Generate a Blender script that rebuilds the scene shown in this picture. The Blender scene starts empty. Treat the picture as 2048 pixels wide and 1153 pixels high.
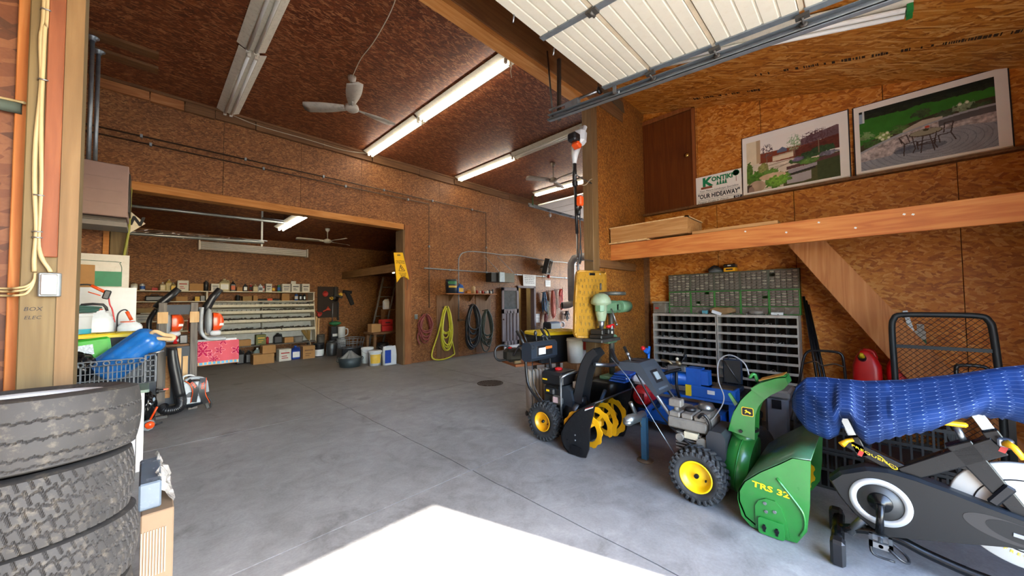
import bpy, bmesh, math, random
import numpy as np
from mathutils import Vector, Matrix, Euler

sc = bpy.context.scene
COL = sc.collection
random.seed(7)
PI = math.pi

# ------------------------------------------------------------------ camera, sky, sun, exposure
CAM_R = ((0.70202113, -0.71207834, -0.01052428),
         (0.01883527, 0.03333807, -0.99926663),
         (0.71190699, 0.70130807, 0.03681622))
cam_d = bpy.data.cameras.new('camera')
cam = bpy.data.objects.new('camera', cam_d)
COL.objects.link(cam)
rt, dn, fw = (Vector(r) for r in CAM_R)
cm = Matrix.Identity(4)
for i in range(3):
    cm[i][0] = rt[i]; cm[i][1] = -dn[i]; cm[i][2] = -fw[i]
cm[0][3], cm[1][3], cm[2][3] = 0.0, 0.0, 1.5
cam.matrix_world = cm
cam_d.sensor_width = 36.0
cam_d.lens = 719.05 / 2048.0 * 36.0
cam_d.clip_start = 0.02
cam_d.clip_end = 200
sc.camera = cam

SUN_ELEV = 37.6
SUN_AZ = -17.84          # travel direction, degrees from +Y towards +X (negative = towards -X)
world = bpy.data.worlds.new('sky')
sc.world = world
world.use_nodes = True
wn = world.node_tree
sky = wn.nodes.new('ShaderNodeTexSky')
sky.sky_type = 'NISHITA'
sky.sun_disc = False
sky.sun_elevation = math.radians(SUN_ELEV)
sky.sun_rotation = math.radians(180 + SUN_AZ)
sky.altitude = 200
sky.air_density = 1.0
sky.dust_density = 0.8
sky.ozone_density = 1.0
bg = wn.nodes['Background']
bg.inputs['Strength'].default_value = 0.85
wn.links.new(sky.outputs['Color'], bg.inputs['Color'])

sun_d = bpy.data.lights.new('sun', 'SUN')
sun_d.energy = 10.0
sun_d.angle = math.radians(0.6)
sun_d.color = (1.0, 0.95, 0.87)
sun = bpy.data.objects.new('sun', sun_d)
COL.objects.link(sun)
az = math.radians(SUN_AZ); el = math.radians(SUN_ELEV)
sdir = Vector((math.sin(az) * math.cos(el), math.cos(az) * math.cos(el), -math.sin(el)))
sun.rotation_euler = sdir.to_track_quat('-Z', 'Y').to_euler()
sun.location = (4, -8, 8)

sc.view_settings.view_transform = 'Standard'
sc.view_settings.look = 'None'
sc.view_settings.gamma = 1.0
sc.view_settings.use_curve_mapping = False
sc.view_settings.exposure = 2.2
try:
    sc.cycles.use_denoising = True
    sc.cycles.max_bounces = 8
    sc.cycles.diffuse_bounces = 5
    sc.cycles.glossy_bounces = 3
    sc.cycles.transmission_bounces = 6
    sc.cycles.sample_clamp_indirect = 6.0
    sc.cycles.caustics_reflective = False
    sc.cycles.caustics_refractive = False
except Exception:
    pass

# ------------------------------------------------------------------ mesh helper
def srgb(h):
    if isinstance(h, str):
        h = h.lstrip('#')
        c = [int(h[i:i + 2], 16) / 255 for i in (0, 2, 4)]
    else:
        c = list(h)
    return tuple((x / 12.92 if x <= 0.04045 else ((x + 0.055) / 1.055) ** 2.4) for x in c)

def catmull(pts, n=6, closed=False):
    P = [Vector(p) for p in pts]
    if len(P) < 3:
        return P
    out = []
    m = len(P)
    rng = range(m) if closed else range(m - 1)
    for i in rng:
        if closed:
            a, b, c, d = P[(i - 1) % m], P[i], P[(i + 1) % m], P[(i + 2) % m]
        else:
            a = P[i - 1] if i > 0 else P[0] * 2 - P[1]
            b, c = P[i], P[i + 1]
            d = P[i + 2] if i + 2 < m else P[-1] * 2 - P[-2]
        for k in range(n):
            t = k / n
            out.append(0.5 * ((2 * b) + (c - a) * t + (2 * a - 5 * b + 4 * c - d) * t * t + (3 * b - 3 * c + d - a) * t ** 3))
    if not closed:
        out.append(P[-1])
    return out

def frame(d):
    d = Vector(d).normalized()
    a = Vector((0, 0, 1)) if abs(d.z) < 0.9 else Vector((1, 0, 0))
    u = a.cross(d).normalized()
    return u, d.cross(u).normalized(), d

class MB:
    """collects shapes, then links them as ONE mesh object"""
    def __init__(s):
        s.v = []; s.f = []; s.sm = []; s.mi = []
    def add(s, vs, fs, smooth=False, mat=0, M=None):
        o = len(s.v)
        if M is not None:
            vs = [M @ Vector(v) for v in vs]
        s.v.extend([tuple(v) for v in vs])
        for f in fs:
            s.f.append([o + i for i in f]); s.sm.append(smooth); s.mi.append(mat)
        return s
    def box(s, c, d, rot=None, mat=0, bev=0.0):
        x, y, z = d[0] / 2, d[1] / 2, d[2] / 2
        M = Matrix.Translation(c)
        if rot is not None:
            M = M @ (rot.to_4x4() if isinstance(rot, Matrix) else Euler(rot).to_matrix().to_4x4())
        if bev <= 0:
            vs = [(-x, -y, -z), (x, -y, -z), (x, y, -z), (-x, y, -z), (-x, -y, z), (x, -y, z), (x, y, z), (-x, y, z)]
            fs = [(0, 3, 2, 1), (4, 5, 6, 7), (0, 1, 5, 4), (1, 2, 6, 5), (2, 3, 7, 6), (3, 0, 4, 7)]
            return s.add(vs, fs, False, mat, M)
        b = min(bev, x * .95, y * .95, z * .95)
        vs = []; idx = {}
        for sx in (-1, 1):
            for sy in (-1, 1):
                for sz in (-1, 1):
                    for k in range(3):
                        p = [sx * (x - b), sy * (y - b), sz * (z - b)]
                        p[k] = (sx * x, sy * y, sz * z)[k]
                        idx[(sx, sy, sz, k)] = len(vs); vs.append(p)
        fs = []
        for k in range(3):
            for sg in (-1, 1):
                o = [a for a in range(3) if a != k]
                q = []
                for a, bb in ((-1, -1), (1, -1), (1, 1), (-1, 1)):
                    t = [0, 0, 0]; t[k] = sg; t[o[0]] = a; t[o[1]] = bb
                    q.append(idx[(t[0], t[1], t[2], k)])
                flip = (sg < 0) != (k == 1)
                fs.append(q[::-1] if flip else q)
        for k in range(3):
            o = [a for a in range(3) if a != k]
            for a in (-1, 1):
                for bb in (-1, 1):
                    t0 = [0, 0, 0]; t0[o[0]] = a; t0[o[1]] = bb
                    t1 = list(t0); t0[k] = -1; t1[k] = 1
                    fs.append([idx[tuple(t0) + (o[0],)], idx[tuple(t1) + (o[0],)], idx[tuple(t1) + (o[1],)], idx[tuple(t0) + (o[1],)]])
        for sx in (-1, 1):
            for sy in (-1, 1):
                for sz in (-1, 1):
                    fs.append([idx[(sx, sy, sz, k)] for k in range(3)])
        return s.add(vs, fs, False, mat, M)
    def bx(s, x0, x1, y0, y1, z0, z1, mat=0, bev=0.0):
        return s.box(((x0 + x1) / 2, (y0 + y1) / 2, (z0 + z1) / 2), (abs(x1 - x0), abs(y1 - y0), abs(z1 - z0)), None, mat, bev)
    def cyl(s, p0, p1, r0, r1=None, n=16, caps=True, mat=0, smooth=True):
        r1 = r0 if r1 is None else r1
        p0, p1 = Vector(p0), Vector(p1)
        u, w, d = frame(p1 - p0)
        vs = []
        for p, r in ((p0, r0), (p1, r1)):
            for i in range(n):
                a = 2 * PI * i / n
                vs.append(p + (u * math.cos(a) + w * math.sin(a)) * r)
        s.add(vs, [(i, (i + 1) % n, n + (i + 1) % n, n + i) for i in range(n)], smooth, mat)
        if caps:
            s.add(vs[:n], [list(range(n))[::-1]], False, mat)
            s.add(vs[n:], [list(range(n))], False, mat)
        return s
    def tube(s, pts, r, n=8, closed=False, sub=0, mat=0, caps=True):
        P = catmull(pts, sub, closed) if sub else [Vector(p) for p in pts]
        m = len(P)
        if closed:
            T = [(P[(i + 1) % m] - P[i - 1]).normalized() for i in range(m)]
        else:
            T = [(P[min(i + 1, m - 1)] - P[max(i - 1, 0)]).normalized() for i in range(m)]
        u, w, _ = frame(T[0])
        vs = []
        R = r if hasattr(r, '__len__') else [r] * m
        if hasattr(r, '__len__') and len(r) != m:
            R = list(np.interp(np.linspace(0, 1, m), np.linspace(0, 1, len(r)), r))
        for i in range(m):
            if i:
                u = (u - T[i] * u.dot(T[i]))
                u = u.normalized() if u.length > 1e-9 else frame(T[i])[0]
                w = T[i].cross(u)
            for k in range(n):
                a = 2 * PI * k / n
                vs.append(P[i] + (u * math.cos(a) + w * math.sin(a)) * R[i])
        fs = []
        for i in range(m if closed else m - 1):
            j = (i + 1) % m
            for k in range(n):
                fs.append((i * n + k, i * n + (k + 1) % n, j * n + (k + 1) % n, j * n + k))
        s.add(vs, fs, True, mat)
        if not closed and caps:
            s.add(vs[:n], [list(range(n))[::-1]], False, mat)
            s.add(vs[-n:], [list(range(n))], False, mat)
        return s
    def lathe(s, prof, c=(0, 0, 0), axis=(0, 0, 1), n=24, mat=0, smooth=True):
        """prof: (radius, height along axis)"""
        u, w, d = frame(axis)
        c = Vector(c)
        vs = []
        for r, h in prof:
            for i in range(n):
                a = 2 * PI * i / n
                vs.append(c + d * h + (u * math.cos(a) + w * math.sin(a)) * max(r, 1e-5))
        fs = []
        for j in range(len(prof) - 1):
            for i in range(n):
                fs.append((j * n + i, j * n + (i + 1) % n, (j + 1) * n + (i + 1) % n, (j + 1) * n + i))
        return s.add(vs, fs, smooth, mat)
    def prism(s, poly, axis, a, b, mat=0, M=None):
        """poly in the two other axes (x: y,z | y: x,z | z: x,y)"""
        def P(q, h):
            return {'x': (h, q[0], q[1]), 'y': (q[0], h, q[1]), 'z': (q[0], q[1], h)}[axis]
        n = len(poly)
        vs = [P(q, a) for q in poly] + [P(q, b) for q in poly]
        fs = [list(range(n))[::-1], list(range(n, 2 * n))] + [(i, (i + 1) % n, n + (i + 1) % n, n + i) for i in range(n)]
        return s.add(vs, fs, False, mat, M)
    def grid(s, fn, nu, nv, mat=0, smooth=True, wrap=False):
        vs = [fn(i / nu, j / nv) for j in range(nv + 1) for i in range(nu + (0 if wrap else 1))]
        w = nu if wrap else nu + 1
        fs = [(j * w + i, j * w + (i + 1) % w, (j + 1) * w + (i + 1) % w, (j + 1) * w + i) for j in range(nv) for i in range(nu)]
        return s.add(vs, fs, smooth, mat)
    def ball(s, c, r, n=16, m=10, mat=0, M=None):
        rx, ry, rz = (r, r, r) if not hasattr(r, '__len__') else r
        vs = []
        for j in range(m + 1):
            t = PI * j / m
            for i in range(n):
                a = 2 * PI * i / n
                vs.append((c[0] + rx * math.sin(t) * math.cos(a), c[1] + ry * math.sin(t) * math.sin(a), c[2] - rz * math.cos(t)))
        fs = [(j * n + i, j * n + (i + 1) % n, (j + 1) * n + (i + 1) % n, (j + 1) * n + i) for j in range(m) for i in range(n)]
        return s.add(vs, fs, True, mat, M)
    def torus(s, c, axis, R, r, n=32, m=10, mat=0):
        u, w, d = frame(axis); c = Vector(c)
        pts = [c + (u * math.cos(2 * PI * i / n) + w * math.sin(2 * PI * i / n)) * R for i in range(n)]
        return s.tube(pts, r, m, closed=True, mat=mat)
    def mesh(s, name, mats, fix=True):
        me = bpy.data.meshes.new(name)
        me.from_pydata(s.v, [], s.f)
        if not isinstance(mats, (list, tuple)):
            mats = [mats]
        for m in mats:
            me.materials.append(m)
        me.polygons.foreach_set('use_smooth', s.sm)
        me.polygons.foreach_set('material_index', s.mi)
        me.update()
        if fix:
            bm = bmesh.new(); bm.from_mesh(me)
            bmesh.ops.remove_doubles(bm, verts=bm.verts, dist=1e-6)
            bmesh.ops.recalc_face_normals(bm, faces=bm.faces)
            bm.to_mesh(me); bm.free()
        # box-projected UV in metres
        nl = len(me.loops)
        if nl:
            co = np.empty(len(me.vertices) * 3, np.float32); me.vertices.foreach_get('co', co); co = co.reshape(-1, 3)
            vi = np.empty(nl, np.int32); me.loops.foreach_get('vertex_index', vi)
            npo = len(me.polygons)
            nm = np.empty(npo * 3, np.float32); me.polygons.foreach_get('normal', nm); nm = np.abs(nm.reshape(-1, 3))
            lt = np.empty(npo, np.int32); me.polygons.foreach_get('loop_total', lt)
            ax = np.repeat(nm.argmax(1), lt)
            p = co[vi]
            uv = np.where((ax == 0)[:, None], p[:, [1, 2]], np.where((ax == 1)[:, None], p[:, [0, 2]], p[:, [0, 1]]))
            l = me.uv_layers.new(name='UVMap')
            l.data.foreach_set('uv', uv.astype(np.float32).ravel())
        return me
    def build(s, name, mats, parent=None, world=True, loc=None, fix=True):
        """vertices are world coordinates unless world=False (then local to the parent / to loc)"""
        if parent is not None:
            if world:
                t = Vector(parent['_o'])
                s.v = [(x - t.x, y - t.y, z - t.z) for x, y, z in s.v]
            o = bpy.data.objects.new(name, s.mesh(name, mats, fix))
            o.parent = parent
            o['_o'] = list(parent['_o'])
        else:
            if world:
                a = np.array(s.v)
                lo, hi = a.min(0), a.max(0)
                t = ((lo[0] + hi[0]) / 2, (lo[1] + hi[1]) / 2, lo[2])
                s.v = [tuple(v) for v in (a - np.array(t))]
            else:
                t = loc or (0, 0, 0)
            o = bpy.data.objects.new(name, s.mesh(name, mats, fix))
            o.location = t
            o['_o'] = [float(x) for x in t]
        COL.objects.link(o)
        return o

def tag(o, label=None, cat=None, group=None, kind=None):
    if label: o['label'] = label
    if cat: o['category'] = cat
    if group: o['group'] = group
    if kind: o['kind'] = kind
    return o

def thing(name, label, cat, loc=(0, 0, 0), rz=0.0, group=None, kind=None):
    o = bpy.data.objects.new(name, None)
    o.empty_display_size = 0.1
    COL.objects.link(o)
    o.location = loc
    o.rotation_euler = (0, 0, rz)
    o['_o'] = [float(x) for x in loc]
    return tag(o, label, cat, group, kind)

def copy_tree(o, parent=None):
    c = o.copy()
    COL.objects.link(c)
    if parent is not None:
        c.parent = parent
    for ch in list(o.children):
        copy_tree(ch, c)
    return c

def piece(o, name, parent, dx=(0, 0, 0)):
    """a repeat of a part that shares its mesh"""
    c = bpy.data.objects.new(name, o.data)
    c.parent = parent
    c.location = dx
    c['_o'] = list(parent['_o'])
    COL.objects.link(c)
    return c

def text_mb(mb, s, h, O, U, V, align='CENTER', mat=0, depth=0.0, bold=0.0, sx=1.0, shear=0.0, off=0.0008):
    """flat lettering laid on the plane through O spanned by U (reading direction) and V (up); h = cap height"""
    cu = bpy.data.curves.new('txt', 'FONT')
    cu.body = s; cu.align_x = align; cu.align_y = 'CENTER'
    cu.size = 1.0; cu.offset = bold; cu.shear = shear
    cu.resolution_u = 2
    ob = bpy.data.objects.new('txt', cu)
    COL.objects.link(ob)
    dg = bpy.context.evaluated_depsgraph_get()
    me = bpy.data.meshes.new_from_object(ob.evaluated_get(dg))
    k = h / 0.69
    U = Vector(U).normalized(); V = Vector(V).normalized(); N = U.cross(V)
    O = Vector(O)
    vs = [O + U * (v.co.x * k * sx) + V * (v.co.y * k) + N * off for v in me.vertices]
    mb.add(vs, [list(p.vertices) for p in me.polygons], False, mat)
    bpy.data.objects.remove(ob); bpy.data.curves.remove(cu); bpy.data.meshes.remove(me)
    return mb

# ------------------------------------------------------------------ materials
class NT:
    def __init__(s, m):
        s.t = m.node_tree; s.b = s.t.nodes['Principled BSDF']
    def n(s, typ, **kw):
        nd = s.t.nodes.new('ShaderNode' + typ)
        for k, v in kw.items():
            if k in nd.inputs:
                nd.inputs[k].default_value = v
            else:
                setattr(nd, k, v)
        return nd
    def l(s, a, b):
        s.t.links.new(a, b)
    def math(s, op, a, b=None, c=None):
        nd = s.n('Math'); nd.operation = op
        for i, x in enumerate((a, b, c)):
            if x is None: continue
            if isinstance(x, (int, float)): nd.inputs[i].default_value = x
            else: s.l(x, nd.inputs[i])
        return nd.outputs[0]
    def ramp(s, fac, stops):
        nd = s.n('ValToRGB')
        e = nd.color_ramp.elements
        while len(e) < len(stops): e.new(0.5)
        for q, (p, c) in zip(e, stops):
            q.position = p; q.color = tuple(c) + (1,)
        s.l(fac, nd.inputs['Fac'])
        return nd.outputs['Color']
    def mix(s, fac, a, b, blend='MIX'):
        nd = s.n('Mix'); nd.data_type = 'RGBA'; nd.blend_type = blend
        for i, x in ((0, fac), (6, a), (7, b)):
            if isinstance(x, (int, float)): nd.inputs[i].default_value = x
            elif isinstance(x, tuple): nd.inputs[i].default_value = x + (1,) if len(x) == 3 else x
            else: s.l(x, nd.inputs[i])
        return nd.outputs[2]
    def bump(s, h, strength=0.3, dist=0.01):
        nd = s.n('Bump'); nd.inputs['Strength'].default_value = strength; nd.inputs['Distance'].default_value = dist
        s.l(h, nd.inputs['Height']); s.l(nd.outputs[0], s.b.inputs['Normal'])

def newmat(name, rough=0.5, metal=0.0, spec=0.5):
    m = bpy.data.materials.new(name); m.use_nodes = True
    b = m.node_tree.nodes['Principled BSDF']
    b.inputs['Roughness'].default_value = rough
    b.inputs['Metallic'].default_value = metal
    b.inputs['Specular IOR Level'].default_value = spec
    return m

MATS = {}
def solid(name, col, rough=0.5, metal=0.0, var=0.12, scale=9.0, dirt=None, spec=0.5, bump=0.0, coat=0.0):
    """painted / plastic / metal surface with a little uneven wear"""
    if name in MATS: return MATS[name]
    m = newmat(name, rough, metal, spec); t = NT(m)
    c = srgb(col)
    tc = t.n('TexCoord')
    no = t.n('TexNoise', Scale=scale, Detail=5.0, Roughness=0.6)
    t.l(tc.outputs['Object'], no.inputs['Vector'])
    lo = tuple(x * (1 - var) for x in c); hi = tuple(min(1, x * (1 + var)) for x in c)
    colr = t.ramp(no.outputs['Fac'], [(0.3, lo), (0.7, hi)])
    if dirt:
        n2 = t.n('TexNoise', Scale=scale * 2.3, Detail=7.0, Roughness=0.7)
        t.l(tc.outputs['Object'], n2.inputs['Vector'])
        f = t.ramp(n2.outputs['Fac'], [(0.52, (0, 0, 0)), (0.68, (1, 1, 1))])
        colr = t.mix(t.math('MULTIPLY', f, dirt[1]), colr, srgb(dirt[0]))
    t.l(colr, t.b.inputs['Base Color'])
    r = t.n('MapRange'); r.inputs['To Min'].default_value = max(0.02, rough - 0.08); r.inputs['To Max'].default_value = min(1, rough + 0.1)
    t.l(no.outputs['Fac'], r.inputs['Value']); t.l(r.outputs[0], t.b.inputs['Roughness'])
    if bump: t.bump(no.outputs['Fac'], bump, 0.004)
    if coat: t.b.inputs['Coat Weight'].default_value = coat
    MATS[name] = m
    return m

def osb(name, stops, sx=9.0, sy=46.0, rot=0.0, fade=0.25, rough=0.6, grime=None, spec=0.4):
    m = newmat(name, rough, 0, spec); t = NT(m)
    uv = t.n('TexCoord')
    wob = t.n('TexNoise', Scale=6.0, Detail=2.0)
    t.l(uv.outputs['UV'], wob.inputs['Vector'])
    ad = t.n('VectorMath'); ad.operation = 'MULTIPLY_ADD'
    ad.inputs[1].default_value = (0.03, 0.03, 0); t.l(wob.outputs['Color'], ad.inputs[0]); t.l(uv.outputs['UV'], ad.inputs[2])
    val = None
    for k, (a, thr) in enumerate(((0.1, 0), (1.0, 0.35), (-0.8, 0.45), (0.45, 0.5), (-.3, .55))):
        mp = t.n('Mapping'); mp.inputs['Rotation'].default_value = (0, 0, a + rot)
        f = 1.0 + 0.18 * k
        mp.inputs['Location'].default_value = (k * 3.7, k * 1.9, 0)
        t.l(ad.outputs[0], mp.inputs['Vector'])
        ml = t.n('VectorMath'); ml.operation = 'MULTIPLY'; ml.inputs[1].default_value = (sx * f, sy * f, 1)
        t.l(mp.outputs[0], ml.inputs[0])
        vo = t.n('TexVoronoi'); vo.voronoi_dimensions = '2D'; vo.inputs['Scale'].default_value = 1.0
        t.l(ml.outputs[0], vo.inputs['Vector'])
        sp = t.n('SeparateColor'); t.l(vo.outputs['Color'], sp.inputs[0])
        if val is None:
            val = sp.outputs[0]
        else:
            g = t.math('GREATER_THAN', sp.outputs[1], thr)
            mx = t.n('Mix'); t.l(g, mx.inputs[0]); t.l(val, mx.inputs[2]); t.l(sp.outputs[0], mx.inputs[3])
            val = mx.outputs[0]
    fine = t.n('TexNoise', Scale=70.0, Detail=4.0); t.l(uv.outputs['UV'], fine.inputs['Vector'])
    v2 = t.math('MULTIPLY_ADD', t.math('SUBTRACT', fine.outputs['Fac'], 0.5), 0.35, val)
    big = t.n('TexNoise', Scale=0.9, Detail=3.0); t.l(uv.outputs['UV'], big.inputs['Vector'])
    v3 = t.math('MULTIPLY_ADD', t.math('SUBTRACT', big.outputs['Fac'], 0.5), fade * 2, v2)
    col = t.ramp(v3, stops)
    if grime:
        g2 = t.n('TexNoise', Scale=1.7, Detail=6.0, Roughness=0.65); t.l(uv.outputs['UV'], g2.inputs['Vector'])
        f = t.ramp(g2.outputs['Fac'], [(0.45, (0, 0, 0)), (0.75, (1, 1, 1))])
        col = t.mix(t.math('MULTIPLY', f, grime[1]), col, srgb(grime[0]))
    t.l(col, t.b.inputs['Base Color'])
    t.bump(v2, 0.25, 0.004)
    return m

def wood(name, stops, axis='z', fine=34.0, rough=0.65, knots=True, ring=2.6):
    m = newmat(name, rough, 0, 0.35); t = NT(m)
    tc = t.n('TexCoord')
    ml = t.n('VectorMath'); ml.operation = 'MULTIPLY'
    sc3 = {'x': (0.07, 1, 1), 'y': (1, 0.07, 1), 'z': (1, 1, 0.07)}[axis]
    ml.inputs[1].default_value = sc3
    t.l(tc.outputs['Object'], ml.inputs[0])
    n1 = t.n('TexNoise', Scale=fine, Detail=6.0, Roughness=0.65); t.l(ml.outputs[0], n1.inputs['Vector'])
    n2 = t.n('TexNoise', Scale=ring * 3, Detail=3.0, Distortion=0.6); t.l(ml.outputs[0], n2.inputs['Vector'])
    wv = t.math('SINE', t.math('MULTIPLY', n2.outputs['Fac'], 42.0))
    v = t.math('MULTIPLY_ADD', wv, 0.14, t.math('MULTIPLY_ADD', t.math('SUBTRACT', n1.outputs['Fac'], 0.5), 0.75, 0.5))
    n3 = t.n('TexNoise', Scale=1.6, Detail=3.0); t.l(tc.outputs['Object'], n3.inputs['Vector'])
    v = t.math('MULTIPLY_ADD', t.math('SUBTRACT', n3.outputs['Fac'], 0.5), 0.7, v)
    if knots:
        vo = t.n('TexVoronoi', Scale=3.2)
        m2 = t.n('VectorMath'); m2.operation = 'MULTIPLY'; m2.inputs[1].default_value = {'x': (0.4, 1, 1), 'y': (1, 0.4, 1), 'z': (1, 1, 0.4)}[axis]
        t.l(tc.outputs['Object'], m2.inputs[0]); t.l(m2.outputs[0], vo.inputs['Vector'])
        k = t.ramp(vo.outputs['Distance'], [(0.03, (1, 1, 1)), (0.1, (0, 0, 0))])
        v = t.math('MULTIPLY_ADD', k, -0.45, v)
    col = t.ramp(v, stops)
    t.l(col, t.b.inputs['Base Color'])
    t.bump(v, 0.2, 0.003)
    return m

def vcol(name, rough=0.45):
    """flat print: colours come from the sheet's own colour attribute"""
    m = newmat(name, rough, 0, 0.3); t = NT(m)
    a = t.n('VertexColor'); a.layer_name = 'print'
    t.l(a.outputs['Color'], t.b.inputs['Base Color'])
    return m

def emit(name, col, strength):
    m = newmat(name, 0.4); b = m.node_tree.nodes['Principled BSDF']
    c = srgb(col) + (1,)
    b.inputs['Base Color'].default_value = c
    b.inputs['Emission Color'].default_value = c
    b.inputs['Emission Strength'].default_value = strength
    return m

def glass(name, col=(1, 1, 1), rough=0.05, alpha=0.25):
    m = newmat(name, rough); b = m.node_tree.nodes['Principled BSDF']
    b.inputs['Base Color'].default_value = tuple(col) + (1,)
    b.inputs['Alpha'].default_value = alpha
    return m

def S4(*h):
    p = [0.0, 0.35, 0.65, 1.0] if len(h) == 4 else [0.0, 0.5, 1.0]
    return [(q, srgb(c)) for q, c in zip(p, h)]

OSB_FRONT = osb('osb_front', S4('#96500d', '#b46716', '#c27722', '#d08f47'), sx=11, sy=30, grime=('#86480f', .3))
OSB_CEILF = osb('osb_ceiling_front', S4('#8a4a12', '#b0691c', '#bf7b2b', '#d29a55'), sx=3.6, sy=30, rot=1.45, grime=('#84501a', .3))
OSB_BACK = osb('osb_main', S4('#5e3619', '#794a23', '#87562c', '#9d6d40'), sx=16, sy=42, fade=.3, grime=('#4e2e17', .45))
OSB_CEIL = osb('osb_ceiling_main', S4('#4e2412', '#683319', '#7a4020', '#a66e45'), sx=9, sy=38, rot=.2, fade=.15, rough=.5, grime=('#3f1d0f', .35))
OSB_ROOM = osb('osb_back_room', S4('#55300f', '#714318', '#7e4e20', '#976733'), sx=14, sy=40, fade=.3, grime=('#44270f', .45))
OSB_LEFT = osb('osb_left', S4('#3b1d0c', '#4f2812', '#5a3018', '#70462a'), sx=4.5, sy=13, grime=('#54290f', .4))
OSB_STUB = osb('osb_partition', S4('#5a300f', '#834b16', '#93581d', '#ad7636'), sx=30, sy=60, rot=1.2, grime=('#43230e', .4))
W_BEAM = wood('fir_beam', S4('#8a5424', '#ac7034', '#ba8044', '#c9975f'), 'x')
W_BEAMY = wood('fir_beam_y', S4('#8a461a', '#aa5f29', '#b87136', '#c98c50'), 'y')
W_POST = wood('old_post', S4('#523c22', '#664d2f', '#705637', '#7e6443'), 'z')
W_GREEN = wood('treated_post', S4('#4a3d25', '#5d4c2f', '#665536', '#736242'), 'z')
W_RED = wood('stained_board', S4('#4a2414', '#6b3a22', '#78442a', '#8c5838'), 'z')
W_GREY = wood('weathered_wood', S4('#3f3a36', '#5c5650', '#6e675f', '#857d74'), 'z')
W_PLANK = wood('plank_x', S4('#6b3f20', '#935b30', '#a56c3d', '#b9855a'), 'x')
W_BROWN = wood('brown_face', S4('#4b2f1a', '#664428', '#73502f', '#85613f'), 'x', fine=16)
W_STRINGER = wood('stringer', S4('#80481f', '#a0622f', '#ad703c', '#c08a5a'), 'z', fine=14)
W_CRATE = wood('crate_wood', S4('#7a4e26', '#9c6c3c', '#ab7d4c', '#c09a6c'), 'y')
W_DOOR = wood('brown_door', S4('#48200c', '#5c2c10', '#663413', '#7a431c'), 'z', fine=18, rough=.4, knots=False)
W_OLDDOOR = wood('greywood_door', S4('#4d4349', '#6a5e63', '#766a6e', '#8a7f80'), 'z')
W_PALE = wood('pale_board', S4('#a57d50', '#c19a68', '#cca878', '#dabd94'), 'z')
BLACKP = solid('black_plastic', '#17181b', .38, var=.2)
BLACKM = solid('black_metal', '#141518', .32, .3, var=.2)
MATTE = solid('matte_black', '#1c1d1f', .75, var=.2)
RUBBER = solid('rubber', '#1d1d1e', .82, var=.25, scale=20, dirt=('#4a453d', .35))
STEEL = solid('steel', '#8f9396', .35, .9, var=.12)
GALV = solid('galvanised', '#8d959a', .45, .75, var=.15, scale=18)
DGREY = solid('dark_grey_plastic', '#3b4047', .5, var=.08)
WHITE = solid('white_paint', '#cbc8bf', .45, var=.05, dirt=('#a79f8d', .3))
CREAM = solid('cream_paint', '#cfc6ad', .45, var=.06, dirt=('#8d826a', .45))
WPLAST = solid('white_plastic', '#c6cacb', .42, var=.05)
ORANGE = solid('orange_plastic', '#d9501a', .35, var=.06)
YELLOW = solid('yellow_plastic', '#e3c51d', .42, var=.05)
YPAINT = solid('yellow_paint', '#e3a413', .38, var=.06)
JGREEN = solid('green_paint', '#25742e', .3, var=.1, dirt=('#3f6f3c', .35), coat=.3)
JYEL = solid('bright_yellow_paint', '#efc510', .35, var=.05)
BLUE = solid('blue_paint', '#1657a8', .36, var=.12)
RED = solid('red_plastic', '#bd1519', .38, var=.08)
CARD = solid('cardboard', '#a07748', .85, var=.08)
PAPER = solid('paper', '#d7d8da', .7, var=.03)
INK = solid('ink', '#15161a', .7, var=.02)
COPPER = solid('dark_pipe', '#5a4a3c', .5, .5, var=.2)

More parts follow.
